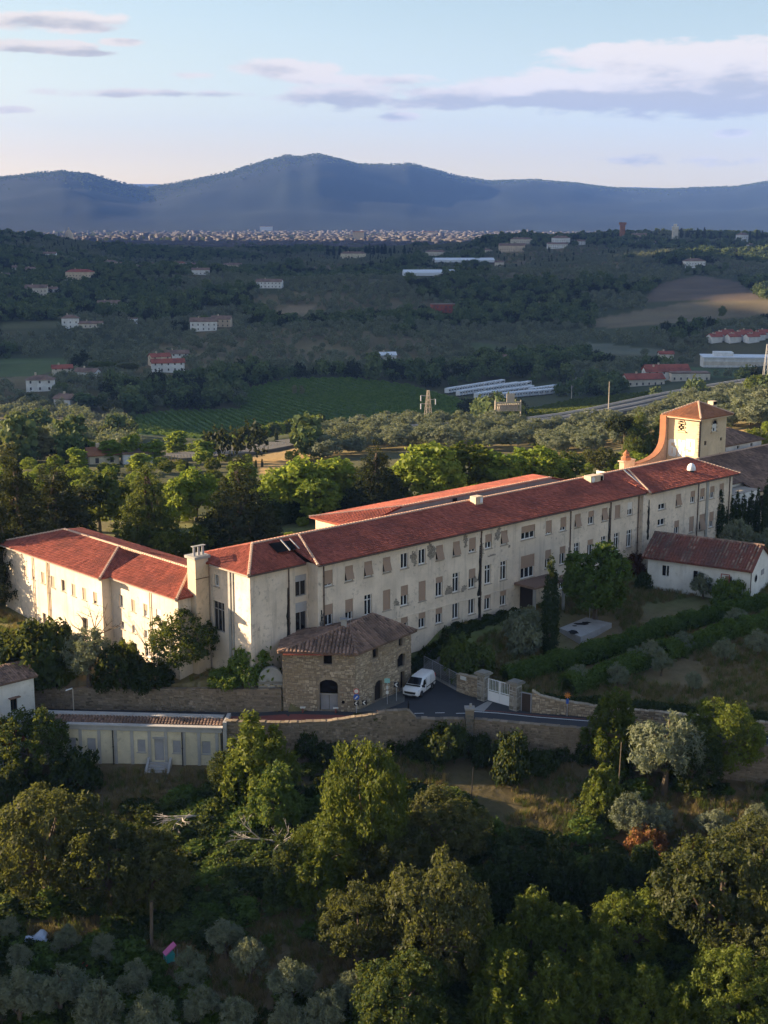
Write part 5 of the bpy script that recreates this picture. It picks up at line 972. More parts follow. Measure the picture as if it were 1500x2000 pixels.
for i, (x, y, z, h, lb) in enumerate(((12.2, 133.0, 0, 4.5, 'thin leaning pole below the road wall beside the dark bush'), (8.7, 128.2, 0, 3.2, 'dark fence stake in the dry grass below the pier'), (23.1, 127.2, 0, 6.2, 'bare wooden pole rising behind the bright shrub'), (-20.1, 108.6, 0, 4.6, 'square grey post beside the pink folding chair'))):
    b = empty('pole', (x, y, tz(x, y)-.2)); tag(b, lb, 'pole'); MB().tube((0, 0, 0), (.15, 0, h), .07 if i != 3 else .16, .05 if i != 3 else .15, 6).build('shaft', M['black_plastic' if i == 1 else 'bark'], b)
# things left among the olive trees
p = at(72, 1833, -13); b = empty('tarpaulin', ground(72, 1838)); tag(b, 'crumpled pale blue tarpaulin over a low heap among the olives', 'tarpaulin'); m = MB(); rg = random.Random(2)
G = [[(x*.28-1.1, y*.28-.7, .55+.35*math.sin(x*.9)*math.cos(y*.8)+rg.uniform(-.07, .07)-.6*(x in (0, 8) or y in (0, 5))) for y in range(6)] for x in range(9)]
for x in range(8):
    for y in range(5): m.poly([G[x][y], G[x+1][y], G[x+1][y+1], G[x][y+1]])
m.build('sheet', M['tarp'], b); MB().box(-.95, -.55, -.2, .95, .5, .2).build('heap', M['bark'], b)
b = empty('folding_chair', ground(333, 1878), .5); tag(b, 'pink deck chair over a teal tub in the olive grove', 'chair'); MB().obox((-.5, -.3, .75), (1.0, 0, .75), (0, .7, 0), (-.05, 0, .08)).build('backrest', M['pink'], b); MB().obox((-.45, -.35, .1), (.75, 0, 0), (0, .7, 0), (0, 0, .75)).build('tub', M['teal'], b)
for (x, y) in ((-.5, -.3), (-.5, .4), (.45, -.3), (.45, .4)): MB().tube((x, y, -.1), (x+.1, y, 1.2 if x > 0 else .8), .03, .03, 5).build('leg', M['metal_grey'], b)
b = empty('cultivator', ground(138, 1925), .7); tag(b, 'small red garden machine half hidden by olive leaves', 'machine'); MB().obox((-.8, -.35, .35), (1.5, 0, .5), (0, .7, 0), (-.1, 0, .45)).build('body', M['red_paint'], b); MB().tube((.6, .25, .9), (1.5, .3, 1.5), .03, .03, 6).tube((.6, -.25, .9), (1.5, -.3, 1.5), .03, .03, 6).build('handle', M['red_paint'], b)
for s in (-1, 1): MB().tube((-.3, s*.38, .3), (-.3, s*.48, .3), .32, .32, 12).build('wheel', M['tyre'], b)
# ---------------------------------------------------------------- plants: crowns built from many small leaf faces
def leaves(rng, lobes, n_clump, k, spread, L, Wl, up=.25, inside=.82, tint_top=True):
    lobes = np.asarray(lobes, float); m = len(lobes); area = (lobes[:, 3]*lobes[:, 4]+lobes[:, 3]*lobes[:, 5]); pr = area/area.sum()
    C = []; D = []
    while len(C) < n_clump:
        q = n_clump*2; j = rng.choice(m, q, p=pr); d = rng.normal(size=(q, 3)); d[:, 2] = d[:, 2]+.25; d /= np.linalg.norm(d, axis=1)[:, None]
        p = lobes[j, :3]+lobes[j, 3:6]*d*(rng.uniform(.72, 1.04, q)**.7)[:, None]
        dd = ((p[:, None, :]-lobes[None, :, :3])/lobes[None, :, 3:6]); r = np.sqrt((dd**2).sum(-1)); r[np.arange(q), j] = 9
        ok = (r.min(1) > inside) & (p[:, 2] > .1)
        C += list(p[ok]); D += list(d[ok])
    C = np.array(C[:n_clump]); D = np.array(D[:n_clump]); N = n_clump*k
    ct = rng.uniform(0, 1, n_clump)
    P = np.repeat(C, k, 0)+rng.normal(size=(N, 3))*spread; Dn = np.repeat(D, k, 0)
    nrm = Dn+rng.normal(size=(N, 3))*.65+np.array([0, 0, up]); nrm /= np.linalg.norm(nrm, axis=1)[:, None]
    rv = rng.normal(size=(N, 3)); t1 = np.cross(nrm, rv); t1 /= np.linalg.norm(t1, axis=1)[:, None]; t2 = np.cross(nrm, t1)
    s = rng.uniform(.65, 1.3, N)[:, None]
    V = np.stack([P+t1*L*s, P+t2*Wl*s, P-t1*L*s, P-t2*Wl*s], 1).reshape(-1, 3); Q = np.arange(4*N).reshape(-1, 4)
    tint = np.clip(np.repeat(ct, k)*.7+rng.uniform(0, .3, N), 0, 1)
    return V, Q, tint
def sph(rng, n, R, zc, Rz, r0, r1, zlo=-.4):
    out = []
    for i in range(n):
        for _ in range(50):
            d = rng.normal(size=3); d /= np.linalg.norm(d)
            if d[2] > zlo: break
        r = rng.uniform(r0, r1); out.append((d[0]*(R-r*.7), d[1]*(R-r*.7), zc+d[2]*(Rz-r*.7), r, r, r*rng.uniform(.75, 1.0)))
    return out
def lobes_for(kind, rng):
    if kind == 'oak': return [(0, 0, 4.0, 2.8, 2.8, 2.5)]+sph(rng, 30, 3.9, 4.1, 3.6, .75, 1.6, -.6)+sph(rng, 12, 4.4, 4.3, 4.0, .4, .8, -.3), (8.4, 8.2)
    if kind == 'laurel':
        L = [(0, 0, 2.0, 1.7, 1.7, 1.7)]
        for i in range(52):
            a = rng.uniform(0, 6.3); r = 2.3*math.sqrt(rng.uniform(0, 1)); h = 5.4*(1-.6*(r/2.4)**2)*rng.uniform(.55, 1.08); L.append((r*math.cos(a), r*math.sin(a), h-.8, .27, .27, rng.uniform(.7, 1.25)))
        return L, (5.0, 5.6)
    if kind == 'olive':
        L = sph(rng, 16, 2.0, 2.7, 1.6, .42, .8, -.7)+[(0, 0, 2.6, .9, .9, .8)]
        for i in range(14):
            a = rng.uniform(0, 6.3); r = rng.uniform(.2, 1.5); L.append((r*math.cos(a), r*math.sin(a), 4.3-.35*r*r+rng.uniform(-.3, .3), .2, .2, .5))
        return L, (4.3, 4.9)
    if kind == 'cypress':
        L = []
        for i in range(26): t = i/25; r = .95*math.sin(math.pi*min(1, .12+t*.86))**.6*(1-.35*t); L.append((rng.normal()*.06, rng.normal()*.06, .5+9.1*t, r, r, .6))
        return L, (2.0, 10.0)
    if kind == 'cedar':
        L = []
        for i in range(11):
            t = i/10; R = 4.9*(1-t)**.75+.5; z = 2.2+13.2*t; n = max(3, int(9*(1-t)+3)); o = rng.uniform(0, 6)
            for j in range(n): a = o+6.283*j/n+rng.normal()*.2; rr = R*rng.uniform(.45, .85); L.append((rr*math.cos(a), rr*math.sin(a), z+rng.normal()*.35-.12*rr, R*.38+.35, R*.38+.35, .62))
        return L, (9.6, 16.3)
    if kind == 'plane': return [(0, 0, 6.4, 2.4, 2.4, 3.4)]+sph(rng, 26, 3.9, 6.6, 5.0, 1.0, 1.8, -.8), (7.8, 12.2)
    if kind == 'poplar': return [(0, 0, 6, 1.2, 1.2, 4)]+sph(rng, 18, 2.0, 6.6, 5.2, .7, 1.2, -.8), (4.2, 12.2)
    if kind == 'pine': return [(0, 0, 9, 3, 3, 1)]+sph(rng, 18, 4.2, 9.0, 1.7, 1.0, 1.6, -.2), (8.6, 11.4)
    if kind == 'bush': return [(0, 0, .7, 1.1, 1.1, .8)]+sph(rng, 16, 1.75, .8, 1.35, .4, .8, -.65), (3.6, 2.3)
    if kind == 'tuft': return sph(rng, 8, .9, .2, .7, .25, .5, 0), (2, 1)
TK = dict(oak=('leaf_oak', 640, 22, .17, .15, .085), laurel=('leaf_laurel', 760, 14, .11, .16, .07), olive=('leaf_olive', 330, 22, .13, .14, .042), cypress=('leaf_cypress', 420, 14, .13, .16, .07), cedar=('leaf_cedar', 1150, 18, .27, .25, .10), plane=('leaf_bright', 620, 16, .26, .24, .17), poplar=('leaf_bright', 420, 14, .22, .22, .15), pine=('leaf_mid', 420, 14, .26, .26, .1), bush=('leaf_mid', 260, 16, .13, .13, .075), tuft=('leaf_mid', 60, 8, .1, .14, .05))
_PT = {}
def proto(kind, var, lod=0, mat=None):
    key = (kind, var, lod, mat)
    if key in _PT: return _PT[key]
    rng = np.random.default_rng(hash((kind, var)) % 9973 if False else sum(map(ord, kind))*31+var*7+1); lob, (w, h) = lobes_for(kind, rng); mt, nc, k, sp, L, Wl = TK[kind]
    if lod == 1: nc, k, sp, L, Wl = int(nc*.62), max(4, int(k*.5)), sp*1.25, L*1.6, Wl*1.9
    if lod == 2: nc, k, sp, L, Wl = max(24, int(nc*.12)), 5, sp*2.2, L*3.6, Wl*4.6
    V, Q, t = leaves(rng, lob, nc, k, sp, L, Wl); crown = np_mesh(kind+'_crown', V, Q, M[mat or mt], t)
    tb = MB(); th = {'oak': 3.4, 'laurel': 2, 'olive': 2.2, 'cypress': 3, 'cedar': 14, 'plane': 6, 'poplar': 7, 'pine': 9, 'bush': .8, 'tuft': .3}[kind]; tr = {'oak': .32, 'laurel': .14, 'olive': .2, 'cypress': .16, 'cedar': .42, 'plane': .3, 'poplar': .24, 'pine': .3, 'bush': .08, 'tuft': .03}[kind]
    p = np.array([0, 0, -.4]); n = 4
    for i in range(n):
        q = np.array([rng.normal()*.06*th*.3, rng.normal()*.06*th*.3, th*(i+1)/n]); tb.tube(p, q, tr*(1.25-.22*i), tr*(1.03-.22*i), 7, False); p = q
        if i >= 1:
            for j in rng.choice(len(lob), min(3, len(lob)), replace=False): tb.tube(q, np.array(lob[j][:3]), tr*.45, tr*.12, 5, False)
    trunk = tb.mesh(kind+'_trunk', M['bark']); joined = None
    _PT[key] = dict(crown=crown, trunk=trunk, w=w, h=h); return _PT[key]
_cnt = {}
def plant(kind, loc, width, height, label, cat='tree', group=None, var=None, mat=None, lod=0, rz=None, name=None, parts=True):
    v = var if var is not None else _cnt.get(kind, 0) % 3; _cnt[kind] = _cnt.get(kind, 0)+1; pr_ = proto(kind, v, lod, mat)
    nm = name or {'oak': 'holm_oak', 'laurel': 'laurel_tree', 'olive': 'olive_tree', 'cypress': 'cypress_tree', 'cedar': 'cedar_tree', 'plane': 'broadleaf_tree', 'poplar': 'poplar_tree', 'pine': 'umbrella_pine', 'bush': 'bush'}[kind]
    rz = rz if rz is not None else random.Random(_cnt[kind]*13+len(nm)).uniform(0, 6.28)
    rr_ = random.Random(_cnt[kind]*7+3); s = (width/pr_['w']*rr_.uniform(.9, 1.12), width/pr_['w']*rr_.uniform(.9, 1.12), height/pr_['h'])
    if parts:
        e = empty(nm, loc, rz); e.scale = s
        new_obj('trunk', pr_['trunk'], e); new_obj('crown', pr_['crown'], e)
    else:
        e = new_obj(nm, pr_['crown']); e.location = tuple(map(float, loc)); e.rotation_euler = (0, 0, rz); e.scale = s
    tag(e, label, cat, group); return e
ORD = 'first second third fourth fifth sixth seventh eighth ninth tenth eleventh twelfth thirteenth fourteenth fifteenth sixteenth seventeenth eighteenth nineteenth twentieth twenty-first twenty-second twenty-third twenty-fourth twenty-fifth twenty-sixth'.split()
def rank(xs):
    o = sorted(range(len(xs)), key=lambda i: xs[i]); r = [0]*len(xs)
    for k, i in enumerate(o): r[i] = k
    return [ORD[k] for k in r]
ASPECT = dict(oak=.98, laurel=1.15, olive=1.12, plane=1.45, bush=.78)
def plant_px(kind, px, bot, top, wpx, label, asp=None, **kw):
    """stand a plant on the slope so that its top and width appear as in the photo; bot is the lowest its foot may be seen"""
    best = None
    for b in (np.linspace(top+wpx*.35, bot, 7) if kind in ASPECT else [bot]):
        g = ground(px, b); d = g[1]*cp_-(g[2]-H)*sp_; r = ray(px, top); t = math.hypot(g[0], g[1])/math.hypot(r[0], r[1]); hgt = max(.6, H+r[2]*t-g[2]); w = wpx*d/F
        e = abs(hgt/w-(asp or ASPECT.get(kind, 1)))
        if best is None or e < best[0]: best = (e, g, w, hgt+w*.10)
    _, g, w, hgt = best
    return plant(kind, g-np.array([0, 0, .15]), w, hgt, label, **kw)
T = plant_px
# --- foreground slope
T('oak', 95, 1750, 1548, 215, 'big dark evergreen oak at the left edge below the annex', var=0); T('oak', 215, 1840, 1610, 190, 'dark evergreen oak with warm lit left side, left foreground', var=1); T('oak', 300, 1835, 1640, 150, 'smaller grey green oak right of the left foreground pair', var=2)
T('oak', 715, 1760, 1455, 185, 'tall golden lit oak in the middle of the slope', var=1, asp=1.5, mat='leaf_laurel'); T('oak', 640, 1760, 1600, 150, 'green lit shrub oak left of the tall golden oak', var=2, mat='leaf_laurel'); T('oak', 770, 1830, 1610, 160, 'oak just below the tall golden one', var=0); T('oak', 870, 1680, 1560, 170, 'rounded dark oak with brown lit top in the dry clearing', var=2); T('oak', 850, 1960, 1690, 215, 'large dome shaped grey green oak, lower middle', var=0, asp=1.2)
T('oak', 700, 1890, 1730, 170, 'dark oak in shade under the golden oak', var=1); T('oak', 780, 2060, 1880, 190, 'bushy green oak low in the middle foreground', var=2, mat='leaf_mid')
T('oak', 1400, 1880, 1640, 260, 'huge sunlit evergreen oak at the right edge', var=1); T('oak', 1500, 1960, 1790, 200, 'oak behind the lower right corner trees', var=2); T('oak', 1440, 2040, 1860, 190, 'sunlit green oak in the lower right corner', var=0, mat='leaf_laurel'); T('oak', 1225, 1920, 1745, 150, 'yellow green topped oak left of the huge oak', var=2, mat='leaf_laurel'); T('oak', 1480, 1760, 1600, 150, 'pale lit oak behind the huge oak at the edge', var=0)
for i, (x, b, t, w, lb) in enumerate(((945, 1960, 1775, 130, 'yellow green laurel thicket right of the dome oak'), (1040, 1900, 1745, 120, 'upright laurel with lit shoots in the lower middle'), (1100, 1940, 1780, 120, 'laurel clump with many lit tips right of centre'), (985, 2060, 1860, 170, 'broad bright laurel at the bottom edge, centre right'), (1160, 2010, 1850, 130, 'sunlit laurel at the bottom between two oaks'), (1075, 2080, 1880, 150, 'laurel with tall spikes at the bottom edge'), (1255, 2070, 1880, 130, 'green laurel at the bottom right of centre'), (1330, 2080, 1930, 130, 'low laurel with lit tips at the bottom right'), (1390, 1980, 1830, 110, 'laurel squeezed between the right hand oaks'), (1480, 2090, 1920, 120, 'laurel in the very bottom right corner'), (620, 1820, 1660, 120, 'green laurel below the shrub oak'), (560, 1760, 1640, 110, 'shaded laurel at the edge of the bramble hollow'), (890, 1850, 1760, 110, 'dark laurel on the shoulder of the dome oak'), (1180, 1800, 1660, 110, 'dark laurel in the shaded thicket right of centre'), (1090, 1760, 1640, 110, 'dark laurel in the middle of the shaded thicket'), (1000, 1730, 1630, 110, 'dark laurel at the left of the shaded thicket'), (1250, 1760, 1650, 110, 'dark laurel at the right of the shaded thicket'), (960, 1800, 1700, 100, 'small shaded laurel above the yellow green thicket'))):
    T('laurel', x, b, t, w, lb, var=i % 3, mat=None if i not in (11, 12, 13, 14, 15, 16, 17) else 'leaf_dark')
T('laurel', 1175, 1600, 1500, 90, 'bright green young tree standing alone in the dry clearing', var=1); T('olive', 1232, 1640, 1555, 80, 'sunlit olive left of the rusty dead bush', var=0); T('olive', 1285, 1650, 1570, 70, 'sunlit olive right of the rusty dead bush', var=1); T('olive', 1395, 1650, 1585, 75, 'small pale olive at the right of the brown field', var=2); T('olive', 1478, 1650, 1575, 70, 'olive at the right edge of the brown field', var=0); T('bush', 1262, 1670, 1615, 80, 'rusty red dry bush in the clearing', cat='bush', mat='leaf_flame', var=0); T('bush', 1345, 1670, 1640, 50, 'low rusty dry bush near the olive', cat='bush', mat='leaf_flame', var=1)
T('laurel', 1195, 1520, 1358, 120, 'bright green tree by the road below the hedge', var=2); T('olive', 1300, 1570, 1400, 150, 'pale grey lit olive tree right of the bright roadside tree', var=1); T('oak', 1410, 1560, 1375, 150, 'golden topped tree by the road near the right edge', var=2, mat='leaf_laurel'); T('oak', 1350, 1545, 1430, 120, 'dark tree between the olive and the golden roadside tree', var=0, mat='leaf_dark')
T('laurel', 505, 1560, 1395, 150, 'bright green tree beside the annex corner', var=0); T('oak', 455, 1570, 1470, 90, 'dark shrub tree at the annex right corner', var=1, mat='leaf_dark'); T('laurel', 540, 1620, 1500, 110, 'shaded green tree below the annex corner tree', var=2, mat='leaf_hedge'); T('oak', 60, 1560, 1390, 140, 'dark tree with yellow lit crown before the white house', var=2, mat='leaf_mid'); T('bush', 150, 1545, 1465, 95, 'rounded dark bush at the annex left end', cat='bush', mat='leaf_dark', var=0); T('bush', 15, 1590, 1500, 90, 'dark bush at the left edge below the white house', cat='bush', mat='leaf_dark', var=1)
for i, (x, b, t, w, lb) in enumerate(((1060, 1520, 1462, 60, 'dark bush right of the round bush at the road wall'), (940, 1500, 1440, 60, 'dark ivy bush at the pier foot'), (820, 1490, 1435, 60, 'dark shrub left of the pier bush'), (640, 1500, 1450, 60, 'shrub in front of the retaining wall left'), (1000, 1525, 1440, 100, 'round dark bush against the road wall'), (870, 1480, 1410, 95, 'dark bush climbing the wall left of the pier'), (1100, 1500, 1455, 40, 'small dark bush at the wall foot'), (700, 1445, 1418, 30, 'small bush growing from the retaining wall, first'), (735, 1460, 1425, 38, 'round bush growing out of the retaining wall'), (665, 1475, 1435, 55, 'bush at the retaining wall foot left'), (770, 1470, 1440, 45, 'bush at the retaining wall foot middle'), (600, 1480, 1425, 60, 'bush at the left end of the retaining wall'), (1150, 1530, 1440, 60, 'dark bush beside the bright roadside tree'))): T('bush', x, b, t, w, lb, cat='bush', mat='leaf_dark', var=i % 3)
ol = ((40, 1900, 1845, 60), (120, 1990, 1890, 110), (40, 2040, 1900, 110), (200, 2040, 1925, 110), (262, 1960, 1880, 70), (205, 1885, 1825, 60), (300, 2080, 1945, 110), (372, 1960, 1860, 80), (395, 2050, 1930, 80), (460, 2080, 1950, 80), (490, 1930, 1835, 80), (570, 1985, 1880, 95), (640, 2060, 1945, 90), (690, 1990, 1900, 80), (440, 1880, 1800, 70), (130, 1870, 1810, 55), (560, 2090, 1960, 70), (20, 1840, 1790, 50))
rk = rank([q[0] for q in ol])
for i, (x, b, t, w) in enumerate(ol): T('olive', x, b, t, w, rk[i]+' olive from the left in the shaded grove at the lower left', group='olives of the shaded lower left grove', var=i % 3)
# --- around the wing and the wall
T('oak', 362, 1330, 1190, 135, 'large bushy tree in front of the wing and pavilion corner', var=2, mat='leaf_mid', name='bushy_tree'); T('bush', 500, 1345, 1258, 95, 'dark green bush at the pavilion foot beside the niche', cat='bush', var=0, mat='leaf_hedge')
T('olive', 175, 1335, 1235, 100, 'grey leaved shrub under the bare tree by the wing', cat='shrub', var=0); T('bush', 235, 1345, 1270, 95, 'dark shrub below the wing windows', cat='bush', var=1, mat='leaf_dark'); T('bush', 60, 1345, 1215, 150, 'big dark bush at the left edge under the wing', cat='bush', var=2, mat='leaf_dark'); T('bush', 110, 1350, 1265, 90, 'dark bush left of the bare tree', cat='bush', var=0, mat='leaf_mid'); T('bush', 300, 1348, 1300, 80, 'low dark bush behind the boundary wall', cat='bush', var=1, mat='leaf_dark'); T('bush', 440, 1348, 1310, 70, 'low bush behind the boundary wall right', cat='bush', var=2, mat='leaf_hedge'); T('bush', 258, 1290, 1245, 50, 'yellow green bush at the wing foot', cat='bush', var=0, mat='leaf_laurel'); T('bush', 15, 1330, 1250, 80, 'dark bush above the white house roof', cat='bush', var=1, mat='leaf_dark')
# bare tree
def bare_tree(name, loc, h, label, seed, mat='bark', lean=0, cat='tree', flat=False):
    rg = random.Random(seed); e = empty(name, loc); tk = MB(); br = MB()
    def grow(p, d, L, r, lv):
        q = p+d*L; (tk if lv == 0 else br).tube(p, q, r, r*.62, 5, False)
        if lv >= 4: return
        for k in range(3 if lv < 3 else 2):
            v = np.array([rg.gauss(0, .55), rg.gauss(0, .55), rg.gauss(.1, .3) if not flat else rg.gauss(0, .12)]); nd = d+v; nd /= np.linalg.norm(nd); grow(q, nd, L*rg.uniform(.6, .85), r*.55, lv+1)
    d0 = np.array([lean, 0, 1 if not flat else .15], float); d0 /= np.linalg.norm(d0); grow(np.zeros(3), d0, h*.33, h*.03, 0); tk.build('trunk', M[mat], e); br.build('branches', M[mat], e); tag(e, label, cat); return e
bare_tree('bare_tree', ground(182, 1300), 7.5, 'leafless dark tree in front of the wing', 3); 
for i, (x, y, h, lb) in enumerate(((420, 1610, 6.0, 'pale fallen dead branches in the brambles, upper heap'), (495, 1680, 5.5, 'pale dead branches in the brambles, middle heap'), (540, 1655, 4.5, 'dead branch tangle near the shrub oak'), (430, 1740, 3.0, 'small dead branch lying low in the hollow'), (1130, 1745, 6.0, 'long pale fallen trunk in the shaded thicket'))):
    g = ground(x, y); bare_tree('dead_branches', g+np.array([0, 0, .6]), h, lb, 10+i, 'bark_pale', (-1, 1, -1, 1, -1)[i], 'dead wood', True)
# --- garden in front of the facade
T('plane', 1163, 1215, 1062, 118, 'large round dark green tree in front of the facade', var=0, mat='leaf_hedge'); T('cypress', 1073, 1280, 1086, 36, 'tall slim cypress standing alone before the facade', var=0); T('bush', 1025, 1285, 1198, 85, 'grey green shrub left of the lone cypress', cat='bush', mat='leaf_olive', var=1); T('bush', 912, 1325, 1248, 100, 'wide shrub inside the yard behind the gate wall', cat='bush', var=2, mat='leaf_mid'); T('bush', 1236, 1170, 1075, 48, 'dark red leaved bush beside the barn', cat='bush', mat='leaf_red', var=0); T('bush', 1258, 1178, 1120, 40, 'green bush at the barn corner', cat='bush', var=1, mat='leaf_dark'); T('olive', 1372, 1185, 1122, 45, 'pale shrub against the barn wall', cat='shrub', var=0); T('bush', 1322, 1168, 1140, 18, 'tiny conifer at the barn wall', cat='bush', var=2, mat='leaf_dark'); T('bush', 1425, 1190, 1130, 70, 'green shrub at the barn door', cat='bush', var=0, mat='leaf_hedge')
tol = ((1130, 1350, 1300, 42), (1205, 1345, 1298, 50), (1292, 1335, 1275, 45), (1352, 1355, 1312, 40), (1415, 1300, 1248, 55), (1480, 1285, 1232, 55), (1335, 1275, 1235, 45), (1240, 1305, 1262, 40), (1270, 1310, 1252, 50), (1440, 1230, 1190, 50)); rk = rank([q[0] for q in tol])
for i, (x, b, t, w) in enumerate(tol): T('olive', x, b, t, w, rk[i]+' young olive from the left on the mown terrace', group='young olives of the garden terrace', var=i % 3, lod=0)
cyl_ = ((1388, 1062, 962, 20), (1402, 1062, 960, 20), (1414, 1058, 972, 13), (1425, 1056, 968, 15), (1436, 1054, 962, 16), (1448, 1052, 966, 16), (1464, 1050, 960, 17), (1476, 1050, 955, 15), (1495, 1056, 935, 22))
for i, (x, b, t, w) in enumerate(cyl_):
    g = at(x, b, 1.6); T_ = ray(x, t); tt = math.hypot(g[0], g[1])/math.hypot(T_[0], T_[1]); plant('cypress', (g[0], g[1], tz(g[0], g[1])-.2), w*200/F*1.15, H+T_[2]*tt-tz(g[0], g[1])+.3, ORD[i]+' slim cypress from the left in the row before the church', group='cypress row by the church', var=i % 3)
for i, (x, b, t, w, lb) in enumerate(((1440, 1090, 1020, 75, 'grey olive below the cypress row'), (1490, 1095, 1035, 60, 'grey olive at the right edge below the cypresses'))): T('olive', x, b, t, w, lb, var=i)
# hedges
def hedge(name, pts, w, h, label, seed, mat='leaf_hedge', ragged=.35, dens=95, cat='hedge', L=.15, Wl=.08):
    rng = np.random.default_rng(seed); Vs, Ts = [], []
    o = np.array([pts[0][0], pts[0][1], tz(*pts[0])])
    for (a, b) in zip(pts, pts[1:]):
        a = np.array(a, float); b = np.array(b, float); Ln = np.linalg.norm(b-a); d = (b-a)/Ln; n2 = np.array([-d[1], d[0]]); n = int(Ln*dens*3.2*(h+w)/2)
        s = rng.uniform(0, Ln, n); th = rng.uniform(0, math.pi, n); prof = 1+ragged*(vnoise(s+a[0]*3, s*0+a[1], 1.3, seed)-.5)*2+rng.normal(size=n)*.08
        off = np.cos(th)*w/2*prof; zz = (np.sin(th)**.5)*h*prof
        xy = a+d*s[:, None]+n2*off[:, None]; z = terrain(xy[:, 0], xy[:, 1])+zz*rng.uniform(.75, 1.0, n)**.5
        P = np.c_[xy, z]-o; nr = np.c_[n2[0]*np.cos(th), n2[1]*np.cos(th), np.sin(th)]+rng.normal(size=(n, 3))*.6; nr /= np.linalg.norm(nr, axis=1)[:, None]
        t1 = np.cross(nr, rng.normal(size=(n, 3))); t1 /= np.linalg.norm(t1, axis=1)[:, None]; t2 = np.cross(nr, t1); sc_ = rng.uniform(.7, 1.4, n)[:, None]
        Vs.append(np.stack([P+t1*L*sc_, P+t2*Wl*sc_, P-t1*L*sc_, P-t2*Wl*sc_], 1).reshape(-1, 3)); Ts.append(rng.uniform(0, 1, n))
    V = np.vstack(Vs); ob = empty(name, o); new_obj('foliage', np_mesh(name, V, np.arange(len(V)).reshape(-1, 4), M[mat], np.concatenate(Ts)), ob); tag(ob, label, cat); cr = MB()
    for (a, b) in zip(pts, pts[1:]):
        a = np.array(a, float); b = np.array(b, float); k = max(1, int(np.linalg.norm(b-a)/1.5)); d = (b-a)/np.linalg.norm(b-a); n2 = np.array([-d[1], d[0]])*w*.3
        for i in range(k):
            q0 = a+(b-a)*i/k; q1 = a+(b-a)*(i+1)/k; z0 = tz(*q0)-o[2]; z1 = tz(*q1)-o[2]; hh = h*.72
            A4 = [(*(q0-n2-o[:2]), z0-.3), (*(q0-n2*.7-o[:2]), z0+hh), (*(q0+n2*.7-o[:2]), z0+hh), (*(q0+n2-o[:2]), z0-.3)]; B4 = [(*(q1-n2-o[:2]), z1-.3), (*(q1-n2*.7-o[:2]), z1+hh), (*(q1+n2*.7-o[:2]), z1+hh), (*(q1+n2-o[:2]), z1-.3)]
            for j in range(3): cr.poly([A4[j], B4[j], B4[j+1], A4[j+1]])
    cr.build('dark_core', M['leaf_dark'], ob); return ob  # solid core under the leaves, its dark colour stands for shade inside the hedge
def gp(px, py): g = ground(px, py); return (g[0], g[1])
hedge('hedge', [gp(985, 1338), gp(1080, 1314), gp(1180, 1284), gp(1300, 1241), gp(1400, 1211), gp(1500, 1186)], 2.0, 2.0, 'upper overgrown hedge row running from the gate to the barn', 1, ragged=.25)
hedge('hedge', [gp(1105, 1358), gp(1200, 1324), gp(1290, 1291), gp(1400, 1254), gp(1500, 1226), gp(1600, 1203)], 2.2, 2.0, 'lower overgrown hedge row above the olive terrace', 2, ragged=.25)
hedge('hedge', [(16.0, 138.9), (22, 137.6), (30, 135.6), (38, 133.2), (52, 129.2)], 1.3, 1.5, 'clipped dark hedge along the top of the road wall', 3, 'leaf_dark', ragged=.15, dens=130)
hedge('hedge', [gp(520, 1030), gp(600, 1012), gp(700, 990), gp(780, 972)], 3.0, 3.6, 'tall dark hedge behind the main roof', 4, 'leaf_dark', ragged=.3, dens=60, L=.25, Wl=.14)
hedge('shrub_border', [Wd(-16, -1.6)[:2], Wd(0, -1.7)[:2], Wd(12, -1.6)[:2]], 1.6, .7, 'low rough green border along the facade foot', 5, 'leaf_dark', ragged=.7, cat='border')
